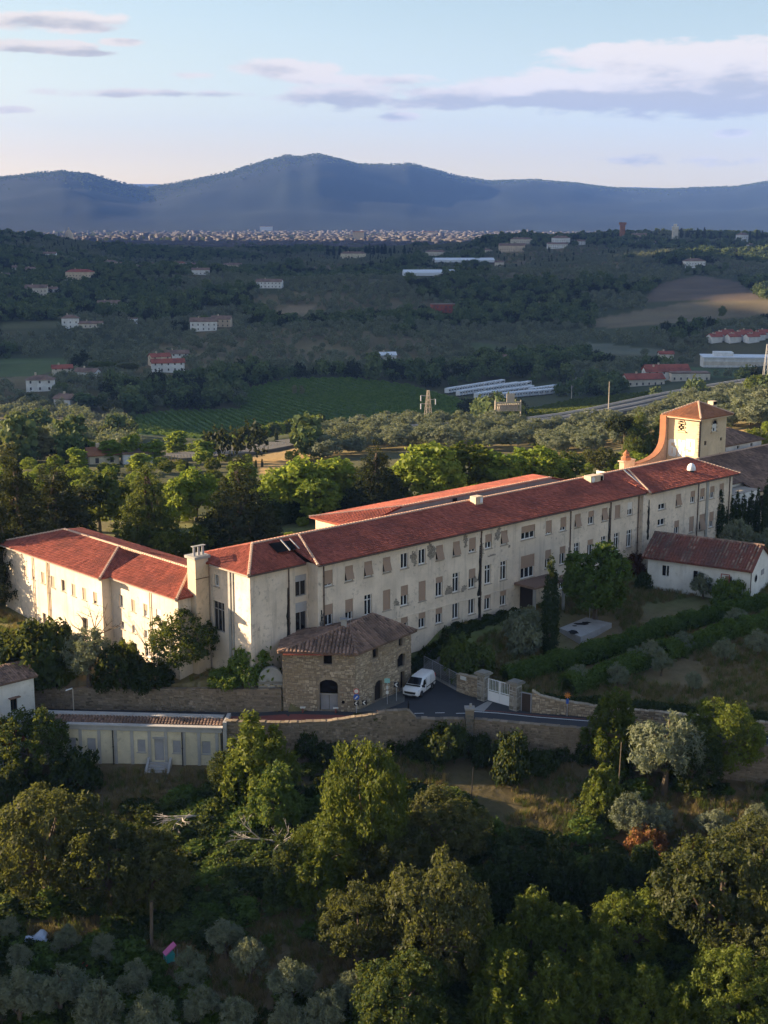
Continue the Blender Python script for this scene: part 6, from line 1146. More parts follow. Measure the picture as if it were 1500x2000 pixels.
# --- trees close behind the buildings
for (k, x, b, t, w, lb, v, mt) in (('cedar', 40, 1130, 885, 150, 'dark cedar behind the wing at the left edge', 0, None), ('cedar', 115, 1090, 905, 130, 'dark cedar left of the wing roof ridge', 1, None), ('cedar', -10, 1180, 930, 110, 'black green cedar in shade at the far left edge', 2, None), ('pine', 165, 1060, 960, 90, 'brown green pine between the cedars', 0, 'leaf_cedar'), ('cedar', 290, 1085, 905, 125, 'loose old cedar behind the wing with lit left side', 2, 'leaf_mid'), ('cedar', 470, 1085, 905, 150, 'broad dark cedar behind the pavilion', 0, None), ('cedar', 735, 1010, 872, 105, 'dark cedar behind the rear wing', 1, 'leaf_cedar'), ('plane', 590, 1010, 895, 100, 'bright lit broadleaf tree left of the dark cedar', 0, None), ('plane', 650, 1000, 900, 90, 'bright green tree touching the dark cedar', 1, None), ('plane', 545, 1015, 915, 80, 'yellow green tree right of the broad cedar', 2, None), ('plane', 385, 1030, 915, 75, 'lit green tree between the two cedars', 0, None), ('plane', 350, 1020, 935, 60, 'light green tree beside the loose old cedar', 1, None), ('plane', 435, 1010, 940, 60, 'pale lit tree left of the broad cedar', 2, None), ('plane', 835, 985, 872, 105, 'green tree behind the middle of the rear wing', 1, None), ('plane', 915, 970, 865, 100, 'tall green tree right of the rear wing middle', 0, 'leaf_laurel'), ('plane', 980, 965, 885, 95, 'yellow green tree near the rear wing end', 2, None), ('plane', 1045, 950, 872, 90, 'yellow green tree at the rear wing end', 0, None), ('plane', 775, 985, 905, 60, 'shaded green tree right of the dark cedar', 2, 'leaf_mid'), ('oak', 325, 1095, 1040, 60, 'green shrub tree behind the wing roof', 0, 'leaf_laurel'), ('oak', 385, 1095, 1030, 80, 'bright shrub tree behind the chimney stack', 1, 'leaf_laurel'), ('plane', 195, 1040, 925, 80, 'shaded tree behind the left wing', 1, 'leaf_mid'), ('plane', 250, 1030, 940, 70, 'lit shrubby tree behind the wing', 2, 'leaf_laurel'), ('oak', 1110, 935, 885, 70, 'dark tree right of the yellow green pair', 2, 'leaf_mid'), ('oak', 1170, 920, 878, 70, 'round green tree behind the main ridge', 0, None), ('pine', 1215, 905, 815, 60, 'dark pine behind the main ridge near the tower', 1, 'leaf_cedar'), ('cedar', 1245, 905, 800, 55, 'dark conifer left of the tower', 1, 'leaf_mid'), ('cedar', 1285, 900, 812, 50, 'dark conifer touching the tower volute', 2, 'leaf_mid'), ('oak', 1475, 895, 840, 70, 'bright evergreen right of the tower', 1, 'leaf_laurel'), ('oak', 1465, 830, 795, 55, 'round oak on the slope right of the tower', 2, None), ('oak', 1440, 790, 762, 50, 'dark oak above the tower roof', 0, None), ('plane', 1480, 780, 735, 50, 'green tree at the right edge above the tower', 1, 'leaf_laurel'), ('plane', 870, 985, 900, 80, 'bright tree in front of the middle belt', 2, None), ('plane', 955, 962, 902, 70, 'low bright tree under the tall green tree', 1, None), ('plane', 1015, 950, 895, 65, 'bright tree between the yellow green pair', 0, None), ('plane', 1085, 940, 892, 60, 'bright tree right of the rear wing end', 2, None), ('plane', 620, 1020, 935, 75, 'bright low tree left of the rear wing', 1, None), ('plane', 690, 990, 930, 60, 'bright tree partly behind the dark cedar', 0, None), ('plane', 475, 960, 905, 50, 'lit tree peeping over the broad cedar', 1, None), ('bush', 1208, 905, 885, 22, 'bright bush at the ruined gable', 1, 'leaf_bright')):
    T(k, x, b, t, w, lb, var=v, mat=mt, lod=1 if k != 'cedar' else 0, cat='bush' if k == 'bush' else 'tree')
# unseen trees west of the picture, placed and sized to shade slope and wing
for i, (x, y, h, w, k) in enumerate(((-62, 147, 9, 8, 'oak'), (-70, 139, 10, 9, 'oak'), (-57, 131, 9, 8, 'oak'), (-56, 113, 9, 8, 'oak'), (-84, 150, 12, 8, 'plane'), (-78, 128, 12, 8, 'plane'), (-100, 196, 11, 8, 'oak'), (-86, 186, 9, 6, 'plane'), (-72, 164, 8, 6, 'oak'), (-112, 178, 14, 8, 'plane'), (-47, 106, 15, 9, 'oak'), (-54, 112, 16, 10, 'plane'), (-58, 103, 17, 10, 'oak'), (-66, 116, 18, 10, 'plane'), (-48, 97, 15, 9, 'oak'), (-70, 107, 18, 11, 'plane'), (-52, 98, 9, 7, 'oak'))):
    plant(k, (x, y, tz(x, y)-.2), w, h, 'unseen shade tree on the slope west of the annex', group='unseen shade trees on the slope west of the annex', var=i % 3, lod=1)
# ---------------------------------------------------------------- scattering what nobody could count
def scatter(name, pts, scl, rot, meshes, label, cat, zs=None):
    """one object: points that carry small plants"""
    n = len(pts); me = bpy.data.meshes.new(name); me.vertices.add(n); me.vertices.foreach_set('co', np.asarray(pts, np.float32).ravel())
    zs = np.ones(n) if zs is None else zs
    a = me.attributes.new('scl', 'FLOAT_VECTOR', 'POINT'); a.data.foreach_set('vector', np.c_[scl, scl, np.asarray(scl)*zs].astype(np.float32).ravel())
    a = me.attributes.new('rot', 'FLOAT_VECTOR', 'POINT'); a.data.foreach_set('vector', np.c_[np.zeros(n), np.zeros(n), rot].astype(np.float32).ravel())
    a = me.attributes.new('idx', 'INT', 'POINT'); a.data.foreach_set('value', (np.arange(n)*7 % len(meshes)).astype(np.int32))
    c = bpy.data.collections.new(name+'_kinds')
    for i, m in enumerate(meshes): c.objects.link(bpy.data.objects.new(f'{name}_kind_{i}', m))
    g = bpy.data.node_groups.new(name, 'GeometryNodeTree'); g.interface.new_socket('Geometry', in_out='INPUT', socket_type='NodeSocketGeometry'); g.interface.new_socket('Geometry', in_out='OUTPUT', socket_type='NodeSocketGeometry')
    N = g.nodes; gi = N.new('NodeGroupInput'); go = N.new('NodeGroupOutput'); ip = N.new('GeometryNodeInstanceOnPoints'); ci = N.new('GeometryNodeCollectionInfo'); ci.inputs[0].default_value = c; ci.inputs['Separate Children'].default_value = True; ci.inputs['Reset Children'].default_value = True
    def na(nm, t): q = N.new('GeometryNodeInputNamedAttribute'); q.data_type = t; q.inputs[0].default_value = nm; return q.outputs[0]
    L = g.links.new; L(gi.outputs[0], ip.inputs['Points']); L(ci.outputs[0], ip.inputs['Instance']); ip.inputs['Pick Instance'].default_value = True; L(na('idx', 'INT'), ip.inputs['Instance Index']); L(na('scl', 'FLOAT_VECTOR'), ip.inputs['Scale'])
    e2r = N.new('FunctionNodeEulerToRotation'); L(na('rot', 'FLOAT_VECTOR'), e2r.inputs[0]); L(e2r.outputs[0], ip.inputs['Rotation']); L(ip.outputs[0], go.inputs[0])
    o = new_obj(name, me); md = o.modifiers.new('scatter', 'NODES'); md.node_group = g; tag(o, label, cat, kind='stuff'); return o
RG = np.random.default_rng(42)
def sector(n, r0, r1, a0=-19, a1=19, power=2.0):
    """points spread over a sector of the land (even per ground area)"""
    r = (RG.uniform(0, 1, n)*(r1**power-r0**power)+r0**power)**(1/power); a = np.radians(RG.uniform(a0, a1, n)); return r*np.sin(a), r*np.cos(a)
BLD = []                                                   # keep plants off buildings: (x, y, radius)
def clear_of(x, y):
    m = np.ones(len(x), bool)
    for (bx, by, br) in BLD: m &= (x-bx)**2+(y-by)**2 > br*br
    return m
def in_any(px, py, zs):
    m = np.zeros(len(px), bool)
    for z in zs: m |= inpoly(px, py, z)
    return m
# ---------------------------------------------------------------- far houses
def house(px, py, L, Wd_, Hh, rz, label, wall='house_pale', rf='tile_old', storeys=2, kind='gable', name='farmhouse', wins=True, cat='house', group=None, ext=None):
    L *= .8; Wd_ *= .8; Hh *= .85; g = ground(px, py); e = empty(name, g-np.array([0, 0, .3]), rz); tag(e, label, cat, group); BLD.append((g[0], g[1], max(L, Wd_)*.62)); 
    # keep the line of sight to the house open
    dd = math.hypot(g[0], g[1]); 
    for k in (.985, .97): BLD.append((g[0]*(1-(.015 if k > .98 else .03)), g[1]*(1-(.015 if k > .98 else .03)), L*.5))
    blocks = [(0, 0, L, Wd_, Hh)]+([ext] if ext else [])
    for bi, (cx, cy, l, w, h) in enumerate(blocks):
        m = MB(); x0, x1, y0, y1 = cx-l/2, cx+l/2, cy-w/2, cy+w/2; zb = -3
        m.box(x0, y0, zb, x1, y1, h); rh = w*.26; m_r = MB(); o = .5
        if kind == 'gable':
            for x in (x0, x1): m.poly([(x, y0, h), (x, y1, h), (x, cy, h+rh)])
            m_r.prism([(x0-o, y0-o, h-.05), (x0-o, cy, h+rh+.1), (x0-o, y1+o, h-.05), (x0-o, y1+o, h+.2), (x0-o, cy, h+rh+.35), (x0-o, y0-o, h+.2)], (l+2*o, 0, 0))
        elif kind == 'hip':
            q = [(x0-o, y0-o, h), (x1+o, y0-o, h), (x1+o, y1+o, h), (x0-o, y1+o, h)]; r_ = [(x0+w*.45, cy, h+rh), (x1-w*.45, cy, h+rh)]
            m_r.poly([q[0], q[1], r_[1], r_[0]]); m_r.poly([q[2], q[3], r_[0], r_[1]]); m_r.poly([q[1], q[2], r_[1]]); m_r.poly([q[3], q[0], r_[0]]); m_r.poly(q[::-1])
        else: m_r.box(x0-.2, y0-.2, h, x1+.2, y1+.2, h+.5)
        m.build('wall', M[wall], e); ro = m_r.build('roof', M[rf], e)
        if kind != 'flat' and bi == 0: MB().box(x0+l*.3, cy-.4, h+rh*.3, x0+l*.3+.8, cy+.4, h+rh+1.2).build('chimney', M['plaster_warm'], ro)
        if wins:
            wm = cached(('fw',), lambda: MB().box(-.42, -.06, 0, .42, .02, 1.25).mesh('window', M['window_far'])); n = max(2, int(l/3.4))
            for s in range(storeys):
                for k in range(n):
                    w_ = new_obj('window', wm, e); w_.location = (x0+l*(k+.5)/n, y0-.01, .9+s*3.1)
            w_ = new_obj('window', wm, e); w_.location = (x1+.01, cy, .9); w_.rotation_euler = (0, 0, math.pi/2); w_ = new_obj('window', wm, e); w_.location = (x0-.01, cy, .9+3.1*(storeys-1)); w_.rotation_euler = (0, 0, -math.pi/2)
    return e
hs = [ # px, py(foot), L, W, H, rot, label
 (80, 762, 16, 10, 6.5, .15, 'white villa with dark hipped roof in the lit village on the left', 'plaster_white', 'tile_old', 2, 'hip'), (132, 795, 12, 9, 5, -.5, 'white house with red roof below the village villa', 'plaster_white', 'tile_old', 1, 'gable'), (122, 735, 13, 8, 5.5, .3, 'pinkish house above the village villa', 'house_pale', 'tile_red', 2, 'gable'), (172, 742, 15, 8, 5.5, -.3, 'house with long roof right of the pinkish house', 'plaster_white', 'tile_old', 1, 'gable'), (328, 725, 22, 9, 6, .25, 'lower row of the hamlet with white walls', 'plaster_white', 'tile_red', 2, 'gable'), (345, 706, 18, 9, 6, .2, 'upper house of the white hamlet', 'plaster_white', 'tile_old', 2, 'gable'), (312, 713, 14, 8, 6, .5, 'brick coloured house at the hamlet left', 'plaster_warm', 'tile_red', 2, 'gable'),
 (138, 640, 16, 12, 9, .2, 'white two storey house beside a pale track on the left', 'plaster_white', 'tile_old', 2, 'hip'), (178, 640, 22, 8, 4, 0, 'low barn right of the white house by the track', 'house_pale', 'tile_old', 1, 'gable'), (260, 632, 9, 8, 5, .1, 'small white cube house in the woods', 'plaster_white', 'tile_old', 1, 'flat'), (398, 645, 24, 12, 8, .1, 'white farm with stepped roofs on the hillside', 'plaster_white', 'tile_old', 2, 'gable'), (433, 638, 18, 11, 7, -.1, 'ochre farm beside the stepped white farm', 'plaster_warm', 'tile_old', 2, 'gable'),
 (213, 605, 24, 12, 7, .1, 'pale farmhouse alone on the dark slope', 'house_pale', 'tile_old', 2, 'gable'), (72, 577, 26, 13, 9, .1, 'pale house in the far left valley', 'house_pale', 'tile_old', 2, 'gable'), (105, 574, 10, 9, 6, 0, 'small white house next to the far left pale house', 'plaster_white', 'tile_old', 1, 'gable'), (157, 546, 36, 14, 10, -.15, 'long ochre villa on the left hill', 'plaster_warm', 'tile_red', 2, 'hip'), (118, 553, 16, 12, 5, 0, 'low building left of the long ochre villa', 'house_pale', 'tile_old', 1, 'flat'), (216, 527, 24, 16, 12, .1, 'big ochre villa near the left crest', 'plaster_warm', 'tile_old', 3, 'hip'), (247, 523, 24, 12, 7, 0, 'yellow house right of the big ochre villa', 'plaster_yellow', 'tile_old', 2, 'gable'), (271, 531, 16, 10, 7, .2, 'white house under the left crest', 'plaster_white', 'tile_old', 2, 'gable'), (244, 533, 15, 10, 6, .2, 'small white house left under the crest', 'plaster_white', 'tile_old', 1, 'gable'), (348, 524, 30, 14, 9, 0, 'white villa with orange roof on the crest', 'plaster_white', 'tile_orange', 2, 'hip'), (380, 525, 32, 12, 8, .1, 'long pale terrace on the crest right of the orange roofed villa', 'house_pale', 'tile_old', 2, 'gable'), (392, 536, 24, 10, 6, .1, 'white house below the crest terrace', 'plaster_white', 'tile_old', 1, 'gable'), (98, 505, 22, 12, 8, 0, 'white houses on the far left ridge', 'plaster_white', 'tile_old', 2, 'gable'), (60, 533, 14, 10, 6, 0, 'small grey house on the left hill', 'house_pale', 'tile_old', 1, 'gable'), (8, 545, 16, 10, 6, 0, 'white house at the very left edge', 'plaster_white', 'tile_old', 2, 'gable'), (35, 530, 16, 10, 6, .1, 'pale house near the left edge', 'house_pale', 'tile_old', 2, 'gable'), (300, 523, 18, 10, 7, 0, 'pale house in the trees on the crest', 'house_pale', 'tile_old', 2, 'gable'), (455, 524, 34, 12, 7, 0, 'dark roofed house among crest cypresses', 'plaster_warm', 'tile_old', 2, 'gable'),
 (527, 562, 30, 11, 7, -.15, 'isolated white farmhouse in the middle of the hill', 'plaster_white', 'tile_old', 2, 'gable'), (865, 609, 26, 14, 8, .1, 'dark red ruined farmhouse on the olive hill', 'tile_red', 'tile_old', 2, 'flat'), (755, 703, 14, 8, 4, .2, 'white shed in the olive wood', 'plaster_white', 'roof_white', 1, 'gable'), (990, 712, 22, 10, 5, .2, 'low white house above the caravan park', 'plaster_white', 'tile_old', 1, 'gable'), (1055, 606, 10, 8, 6, .1, 'tiny white house on the dark wooded slope', 'plaster_white', 'tile_old', 1, 'gable'),
 (690, 507, 52, 16, 12, 0, 'ochre villa among cypresses on the middle crest', 'plaster_yellow', 'tile_old', 2, 'hip'), (850, 502, 40, 14, 10, 0, 'pale villa behind trees right of the middle crest', 'house_pale', 'tile_old', 2, 'hip'), (865, 506, 12, 8, 5, .3, 'small white chapel on the crest slope', 'plaster_white', 'tile_old', 1, 'gable'), (952, 496, 18, 12, 7, 0, 'cream house left of the hill village', 'plaster_yellow', 'tile_old', 2, 'hip'), (1000, 492, 52, 16, 12, .05, 'long cream villa of the hill village', 'plaster_warm', 'tile_old', 2, 'gable'), (1018, 477, 44, 14, 10, 0, 'grey villa on the crest above the cream one', 'house_pale', 'tile_old', 2, 'hip'), (1095, 479, 36, 18, 14, 0, 'big white house of the hill village', 'plaster_white', 'tile_old', 3, 'hip'), (1088, 485, 40, 12, 8, .1, 'white terrace below the big white house', 'plaster_white', 'tile_old', 2, 'gable'), (1135, 478, 16, 10, 7, 0, 'white house right of the hill village', 'plaster_white', 'tile_old', 2, 'gable'), (1248, 469, 30, 14, 10, 0, 'pink house right of the brick tower', 'plaster_warm', 'tile_old', 2, 'gable'), (1270, 481, 22, 10, 7, .1, 'white house below the crest towers', 'plaster_white', 'tile_old', 2, 'gable'), (1245, 480, 22, 10, 5, 0, 'yellow house below the crest towers', 'plaster_yellow', 'tile_old', 1, 'gable'), (1450, 473, 22, 16, 14, .2, 'white villa on the right crest', 'plaster_white', 'tile_old', 3, 'hip'), (1466, 487, 14, 10, 8, 0, 'small white house under the right crest villa', 'plaster_white', 'tile_old', 2, 'hip'), (1355, 522, 30, 16, 9, .1, 'white villa with pointed roof above the brown slope', 'plaster_white', 'tile_old', 2, 'hip'), (975, 520, 16, 10, 7, 0, 'pale house by the lone cypress on the hill', 'house_pale', 'tile_old', 1, 'gable'), (1300, 735, 30, 14, 4.5, .1, 'red roofed house in the trees below the warehouse', 'plaster_warm', 'tile_red', 1, 'gable'), (1255, 752, 26, 12, 4.5, .2, 'wide red roof behind the green field', 'house_pale', 'tile_red', 1, 'gable'), (1285, 742, 20, 11, 6, .1, 'white house with red roof behind the field', 'plaster_white', 'tile_red', 2, 'gable'), (1345, 742, 26, 12, 5, .0, 'grey roofed workshop behind the field', 'house_pale', 'tile_old', 1, 'flat'), (1300, 790 if False else 700, 12, 8, 4, 0, 'small roof beside the road far right', 'house_pale', 'tile_red', 1, 'gable'), (200, 905, 9, 7, 3.2, .4, 'orange roofed house hidden among the poplars', 'plaster_yellow', 'tile_orange', 1, 'gable'), (268, 935 if False else 905, 9, 7, 3.6, .3, 'pale shed hidden among the poplars', 'plaster_white', 'tile_old', 1, 'flat')]
for q in hs: house(*q[:7], *q[7:11])
# row houses far right, warehouse, greenhouses, caravan park, towers
for i in range(9): house(1395+i*12, 668-(i % 3)*4, 11, 9, 5, .3, ORD[i]+' white terraced house from the left at the far right estate', 'plaster_white', 'tile_red', 1, 'gable', wins=False, group='terraced houses of the far right estate', name='terraced_house')
def at_ground(name, px, py, rz=0): g = ground(px, py); BLD.append((g[0], g[1], 14)); return empty(name, g, rz)
wg = at_ground('warehouse', 1437, 716, -.12); tag(wg, 'long white warehouse with flat pale blue roof at the right edge', 'warehouse'); MB().box(-21, -8, -1, 24, 12, 6.0).build('wall', M['plaster_white'], wg); MB().box(-21.5, -8.5, 6.0, 24.5, 12.5, 6.7).build('roof', M['roof_white'], wg); MB().box(-14, -2, 6.7, -2, 8, 9).build('roof_block', M['plaster_white'], wg); MB().box(-21.05, -8.06, 1.5, 24, -8.01, 3.8).build('dark_band', M['house_pale'], wg); BLD += [(wg.location[0]+k*8, wg.location[1]-4, 12) for k in range(-3, 5)]
for (x, y, L, lb) in ((840, 538, 60, 'long pale greenhouse roof on the far hill'), (905, 512, 90, 'thin pale greenhouse strip below the hill village')):
    e = at_ground('greenhouse', x, y, .06); tag(e, lb, 'greenhouse'); BLD += [(e.location[0]+k*12, e.location[1]-20, 20) for k in range(-3, 4)]; m = MB(); m.prism([(-L/2, -12, 0), (-L/2, -12, 3.5), (-L/2, 0, 6.5), (-L/2, 12, 3.5), (-L/2, 12, 0)], (L, 0, 0)); m.build('glass_roof', M['roof_white'], e)
cm = cached(('cara',), lambda: MB().box(-3.4, -1.2, .5, 3.4, 1.2, 2.9).mesh('body', M['caravan'])); cw = cached(('caraw',), lambda: MB().box(-3.0, -1.24, 1.6, 2.4, -1.205, 2.2).mesh('window', M['glass_dark'])); ct = cached(('carat',), lambda: MB().tube((-.8, -1.0, .3), (-.8, 1.0, .3), .32, .32, 8).mesh('wheel', M['tyre']))
k = 0
for row, (xa, ya, xb, yb, n) in enumerate(((878, 768, 978, 752, 20), (900, 773, 1005, 757, 21), (935, 778, 1035, 764, 20), (985, 778, 1075, 770, 18), (1040, 768, 1085, 762, 9), (950, 766, 1030, 755, 16))):
    for i in range(n):
        t = i/(n-1); g = ground(xa+(xb-xa)*t, ya+(yb-ya)*t); e = empty('caravan', g, R_(60)+.1*math.sin(i*3.1)); new_obj('body', cm, e); new_obj('window', cw, e); new_obj('wheel', ct, e); tag(e, 'white caravan parked in the dense rows beyond the vineyard', 'caravan', 'caravans parked in rows'); k += 1
        if i % 2 == 0: BLD.append((g[0], g[1], 7)); BLD.append((g[0]*.985, g[1]*.985, 6))
e = at_ground('brick_tower', 1215, 467); tag(e, 'tall brick tower with flared top on the right crest', 'tower'); MB().box(-4, -4, -4, 4, 4, 24).build('shaft', M['tile_orange'], e); MB().box(-5.6, -5.6, 24, 5.6, 5.6, 28).build('crown', M['tile_orange'], e)
e = at_ground('scaffolded_tower', 1318, 466); tag(e, 'pale square tower on the crest right of the brick tower', 'tower'); MB().box(-4.5, -4.5, -4, 4.5, 4.5, 19).build('shaft', M['house_pale'], e); MB().box(-5, -5, 19, 5, 5, 20).build('cornice', M['plaster_white'], e); MB().tube((0, 0, 20), (0, 0, 24), 3.2, 2.6, 8).build('lantern', M['house_pale'], e)
e = at_ground('villa_spire', 1353, 518); tag(e, 'thin dark spire rising behind the pointed villa', 'spire'); MB().tube((0, 6, 0), (0, 6, 24), 2.0, .1, 8).build('cone', M['leaf_cypress'], e)
# ---------------------------------------------------------------- motorway with gantry, pylon, poles, vehicles
mw = [ground(x, y) for (x, y) in ((820, 850), (900, 845), (960, 840), (1030, 833), (1110, 823), (1180, 811), (1240, 798), (1300, 784), (1380, 768), (1480, 752), (1600, 735))]
m = MB(); edge_ = MB()
def off(i): a = mw[max(0, i-1)]; b = mw[min(len(mw)-1, i+1)]; d = (b-a)[:2]; d /= np.linalg.norm(d); return np.array([-d[1], d[0], 0])
for i in range(len(mw)-1):
    n0, n1 = off(i), off(i+1); up = np.array([0, 0, 1.6]); a, b = mw[i]+up, mw[i+1]+up
    m.poly([a-n0*6, b-n1*6, b+n1*6, a+n0*6]); m.poly([a-n0*6-up*3, b-n1*6-up*3, b-n1*6, a-n0*6])
    for s in (-6.2, 6.2, 0): edge_.obox(a+n0*s, b+n1*s-a-n0*s, n0*.25, (0, 0, .8))
tag(m.build('motorway', M['verge']), 'grey motorway crossing the grove behind the tower', 'road', kind='structure'); tag(edge_.build('guard_rail', M['steel']), 'steel guard rails along the motorway', 'guard rail')
mw2 = [ground(x, y) for (x, y) in ((330, 900), (420, 893), (490, 885), (560, 872), (640, 862))]
m = MB()
for i in range(4): d = (mw2[i+1]-mw2[i])[:2]; d /= np.linalg.norm(d); n0 = np.array([-d[1], d[0], 0]); up = np.array([0, 0, 1.2]); m.poly([mw2[i]-n0*5+up, mw2[i+1]-n0*5+up, mw2[i+1]+n0*5+up, mw2[i]+n0*5+up]); m.poly([mw2[i]-n0*5-up, mw2[i+1]-n0*5-up, mw2[i+1]-n0*5+up, mw2[i]-n0*5+up])
tag(m.build('side_road', M['verge']), 'grey side road behind the poplar row', 'road', kind='structure')
fn = empty('road_fence', mw2[0]); tag(fn, 'white barred fence along the side road behind the poplars', 'fence')
for i in range(60):
    t = i/59*3.9; a = mw2[int(t)]+(mw2[int(t)+1]-mw2[int(t)])*(t-int(t))-mw2[0]; MB().box(a[0]-.06, a[1]-6-.06, a[2]+.2, a[0]+.06, a[1]-5.94, a[2]+2.3).build('post', M['steel'], fn)
g0 = ground(966, 838); g1 = g0+np.array([50*g0[1]*1.03/F, 1.5, 0]); e = empty('road_gantry', g0); tag(e, 'tan lattice road sign gantry seen from behind over the motorway', 'gantry'); d = g1-g0; Ln = np.linalg.norm(d[:2]); dn = np.array([d[0], d[1], 0])/Ln; q = np.array([-dn[1], dn[0], 0])
for s in (0, Ln): p = dn*s; MB().tube(p, p+np.array([0, 0, 9.0]), .25, .2, 6).build('leg', M['metal_tan'], e)
m = MB(); z0 = 5.6
for z in (z0, z0+2.6): m.obox(np.array([0, 0, z]), dn*Ln, q*.25, (0, 0, .3))
n = 14
for i in range(n): a = dn*(Ln*i/n); b = dn*(Ln*(i+1)/n); m.tube(a+np.array([0, 0, z0]), b+np.array([0, 0, z0+2.6]), .09, .09, 4); m.tube(a+np.array([0, 0, z0+2.6]), b+np.array([0, 0, z0]), .09, .09, 4)
m.build('truss', M['metal_tan'], e); MB().obox(dn*(Ln*.45)+np.array([0, 0, z0+2.9]), dn*2.6, q*.2, (0, 0, 2.6)).build('sign_back', M['metal_tan'], e); MB().obox(dn*(Ln*.1)+np.array([0, 0, z0+.4])+q*.4, dn*(Ln*.8), q*.08, (0, 0, 1.9)).build('sign_panel', M['metal_tan'], e)
g = ground(836, 834); e = empty('power_pylon', g, .3); tag(e, 'pale lattice power pylon standing in the olive grove', 'pylon'); r = ray(836, 762); t = math.hypot(g[0], g[1])/math.hypot(r[0], r[1]); ph = H+r[2]*t-g[2]; m = MB(); w0 = 1.5
for sx in (-1, 1):
    for sy in (-1, 1): m.tube((sx*w0, sy*w0, 0), (sx*.35, sy*.35, ph), .13, .1, 4)
for i in range(9):
    t0 = i/9; t1 = (i+1)/9; a = w0+(.35-w0)*t0; b = w0+(.35-w0)*t1
    for sy in (-1, 1): m.tube((-a, sy*a, ph*t0), (b, sy*b, ph*t1), .07, .07, 4); m.tube((a, sy*a, ph*t0), (-b, sy*b, ph*t1), .07, .07, 4)
m.build('mast', M['metal_tan'], e)
for (z, s) in ((.84, -1), (.73, 1), (.62, -1)): a = MB().tube((0, 0, ph*z), (s*3.0, 0, ph*z+.4), .16, .12, 5).build('cross_arm', M['metal_tan'], e); MB().tube((s*3.0, 0, ph*z+.3), (s*3.0, 0, ph*z-1.8), .18, .18, 6).build('insulator', M['metal_white'], a)
for (x, b, t, lb) in ((1188, 812, 745, 'tall thin mast beside the motorway'), (967, 838, 779, 'thin pole behind the gantry leg'), (1116, 782, 752, 'thin pole at the edge of the caravan park'), (800, 836, 805, 'short pole left of the pylon grove'), (1252, 752, 742, 'short lamp pole by the red roofs')):
    g = ground(x, b); r = ray(x, t); tt = math.hypot(g[0], g[1])/math.hypot(r[0], r[1]); e = empty('mast', g); tag(e, lb, 'pole'); MB().tube((0, 0, 0), (0, 0, H+r[2]*tt-g[2]), .22, .12, 6).build('shaft', M['metal_tan'], e)
g = ground(1494, 760); e = empty('lattice_mast', g); tag(e, 'tall lattice mast at the right edge', 'mast'); m = MB()
for sx in (-1, 1):
    for sy in (-1, 1): m.tube((sx*1.4, sy*1.4, 0), (sx*.2, sy*.2, 19), .12, .08, 4)
for i in range(8): t0, t1 = i/8, (i+1)/8; a, b = 1.4-1.2*t0, 1.4-1.2*t1; m.tube((-a, -a, 19*t0), (b, -b, 19*t1), .06, .06, 4); m.tube((a, -a, 19*t0), (-b, -b, 19*t1), .06, .06, 4)
m.build('frame', M['steel'], e)
e = empty('car', mw[4]+np.array([8, 3, 1.7]), .3); tag(e, 'white car on the motorway beyond the grove', 'car'); MB().box(-2.2, -.9, .3, 2.2, .9, .95).prism([(-1.2, -.8, .95), (1.5, -.8, .95), (1.0, -.75, 1.5), (-.7, -.75, 1.5)], (0, 1.6, 0)).build('body', M['van_white'], e)
for sx in (-1.4, 1.4): MB().tube((sx, -.92, .33), (sx, .92, .33), .32, .32, 10).build('wheels', M['tyre'], e)
# ---------------------------------------------------------------- countable trees of the middle distance
def mid_tree(kind, px, py, wpx, hpx, label, group, mat=None, lod=1):
    g = ground(px, py); d = g[1]*cp_-(g[2]-H)*sp_; return plant(kind, g-np.array([0, 0, .2]), wpx*d/F, hpx*d/F, label, group=group, mat=mat, lod=lod, parts=False)
rg = random.Random(77)
n = 0; tries = 0; pts_ = []
while n < 290 and tries < 6000:                              # the sunlit olive grove
    tries += 1; px = rg.uniform(605, 1500); py = rg.uniform(752, 905)
    if not inpoly(np.array([px]), np.array([py]), Z_GROVE)[0]: continue
    g = ground(px, py); mind = 6.0+max(0, (g[1]-300))*.006
    if any((g[0]-a)**2+(g[1]-b)**2 < mind**2 for a, b in pts_): continue
    if any(np.hypot(g[0]-q[0], g[1]-q[1]) < 9 for q in mw): continue
    if inpoly(np.array([px]), np.array([py-24*300/g[1]]), Z_ROAD)[0] or inpoly(np.array([px]), np.array([py]), Z_ROAD)[0] or inpoly(np.array([px]), np.array([py-22*300/g[1]]), Z_FIELD2)[0]: continue
    pts_.append((g[0], g[1])); s = rg.uniform(.8, 1.25); plant('olive', g-np.array([0, 0, .3]), 7.4*s, 5.6*s, 'silvery olive tree of the sunlit grove behind the building', group='olives of the sunlit grove', lod=1, parts=False); n += 1
pop = ((85, 905, 828, 50), (60, 900, 850, 40), (30, 905, 850, 40), (130, 905, 862, 35), (170, 900, 852, 35), (215, 905, 856, 45), (255, 905, 844, 40), (300, 905, 855, 40), (345, 892, 838, 42), (395, 912, 855, 40), (415, 890, 853, 20), (150, 925, 870, 40), (15, 925, 860, 40), (275, 925, 880, 40)); rk = rank([q[0] for q in pop])
for i, (x, b, t, w) in enumerate(pop): mid_tree('poplar', x, b, w, b-t, rk[i]+' lit poplar from the left in the row beyond the cedars', 'poplars in the row beyond the cedars', 'leaf_tan' if i in (0, 1, 2, 12) else None)
for i, (x, y) in enumerate([(480+k*11, 868-k*2.2) for k in range(14)]): mid_tree('plane', x, y, 26, 34, ORD[i]+' round tree from the left in the avenue beside the field', 'avenue trees beside the field', 'leaf_laurel' if i % 3 else None)
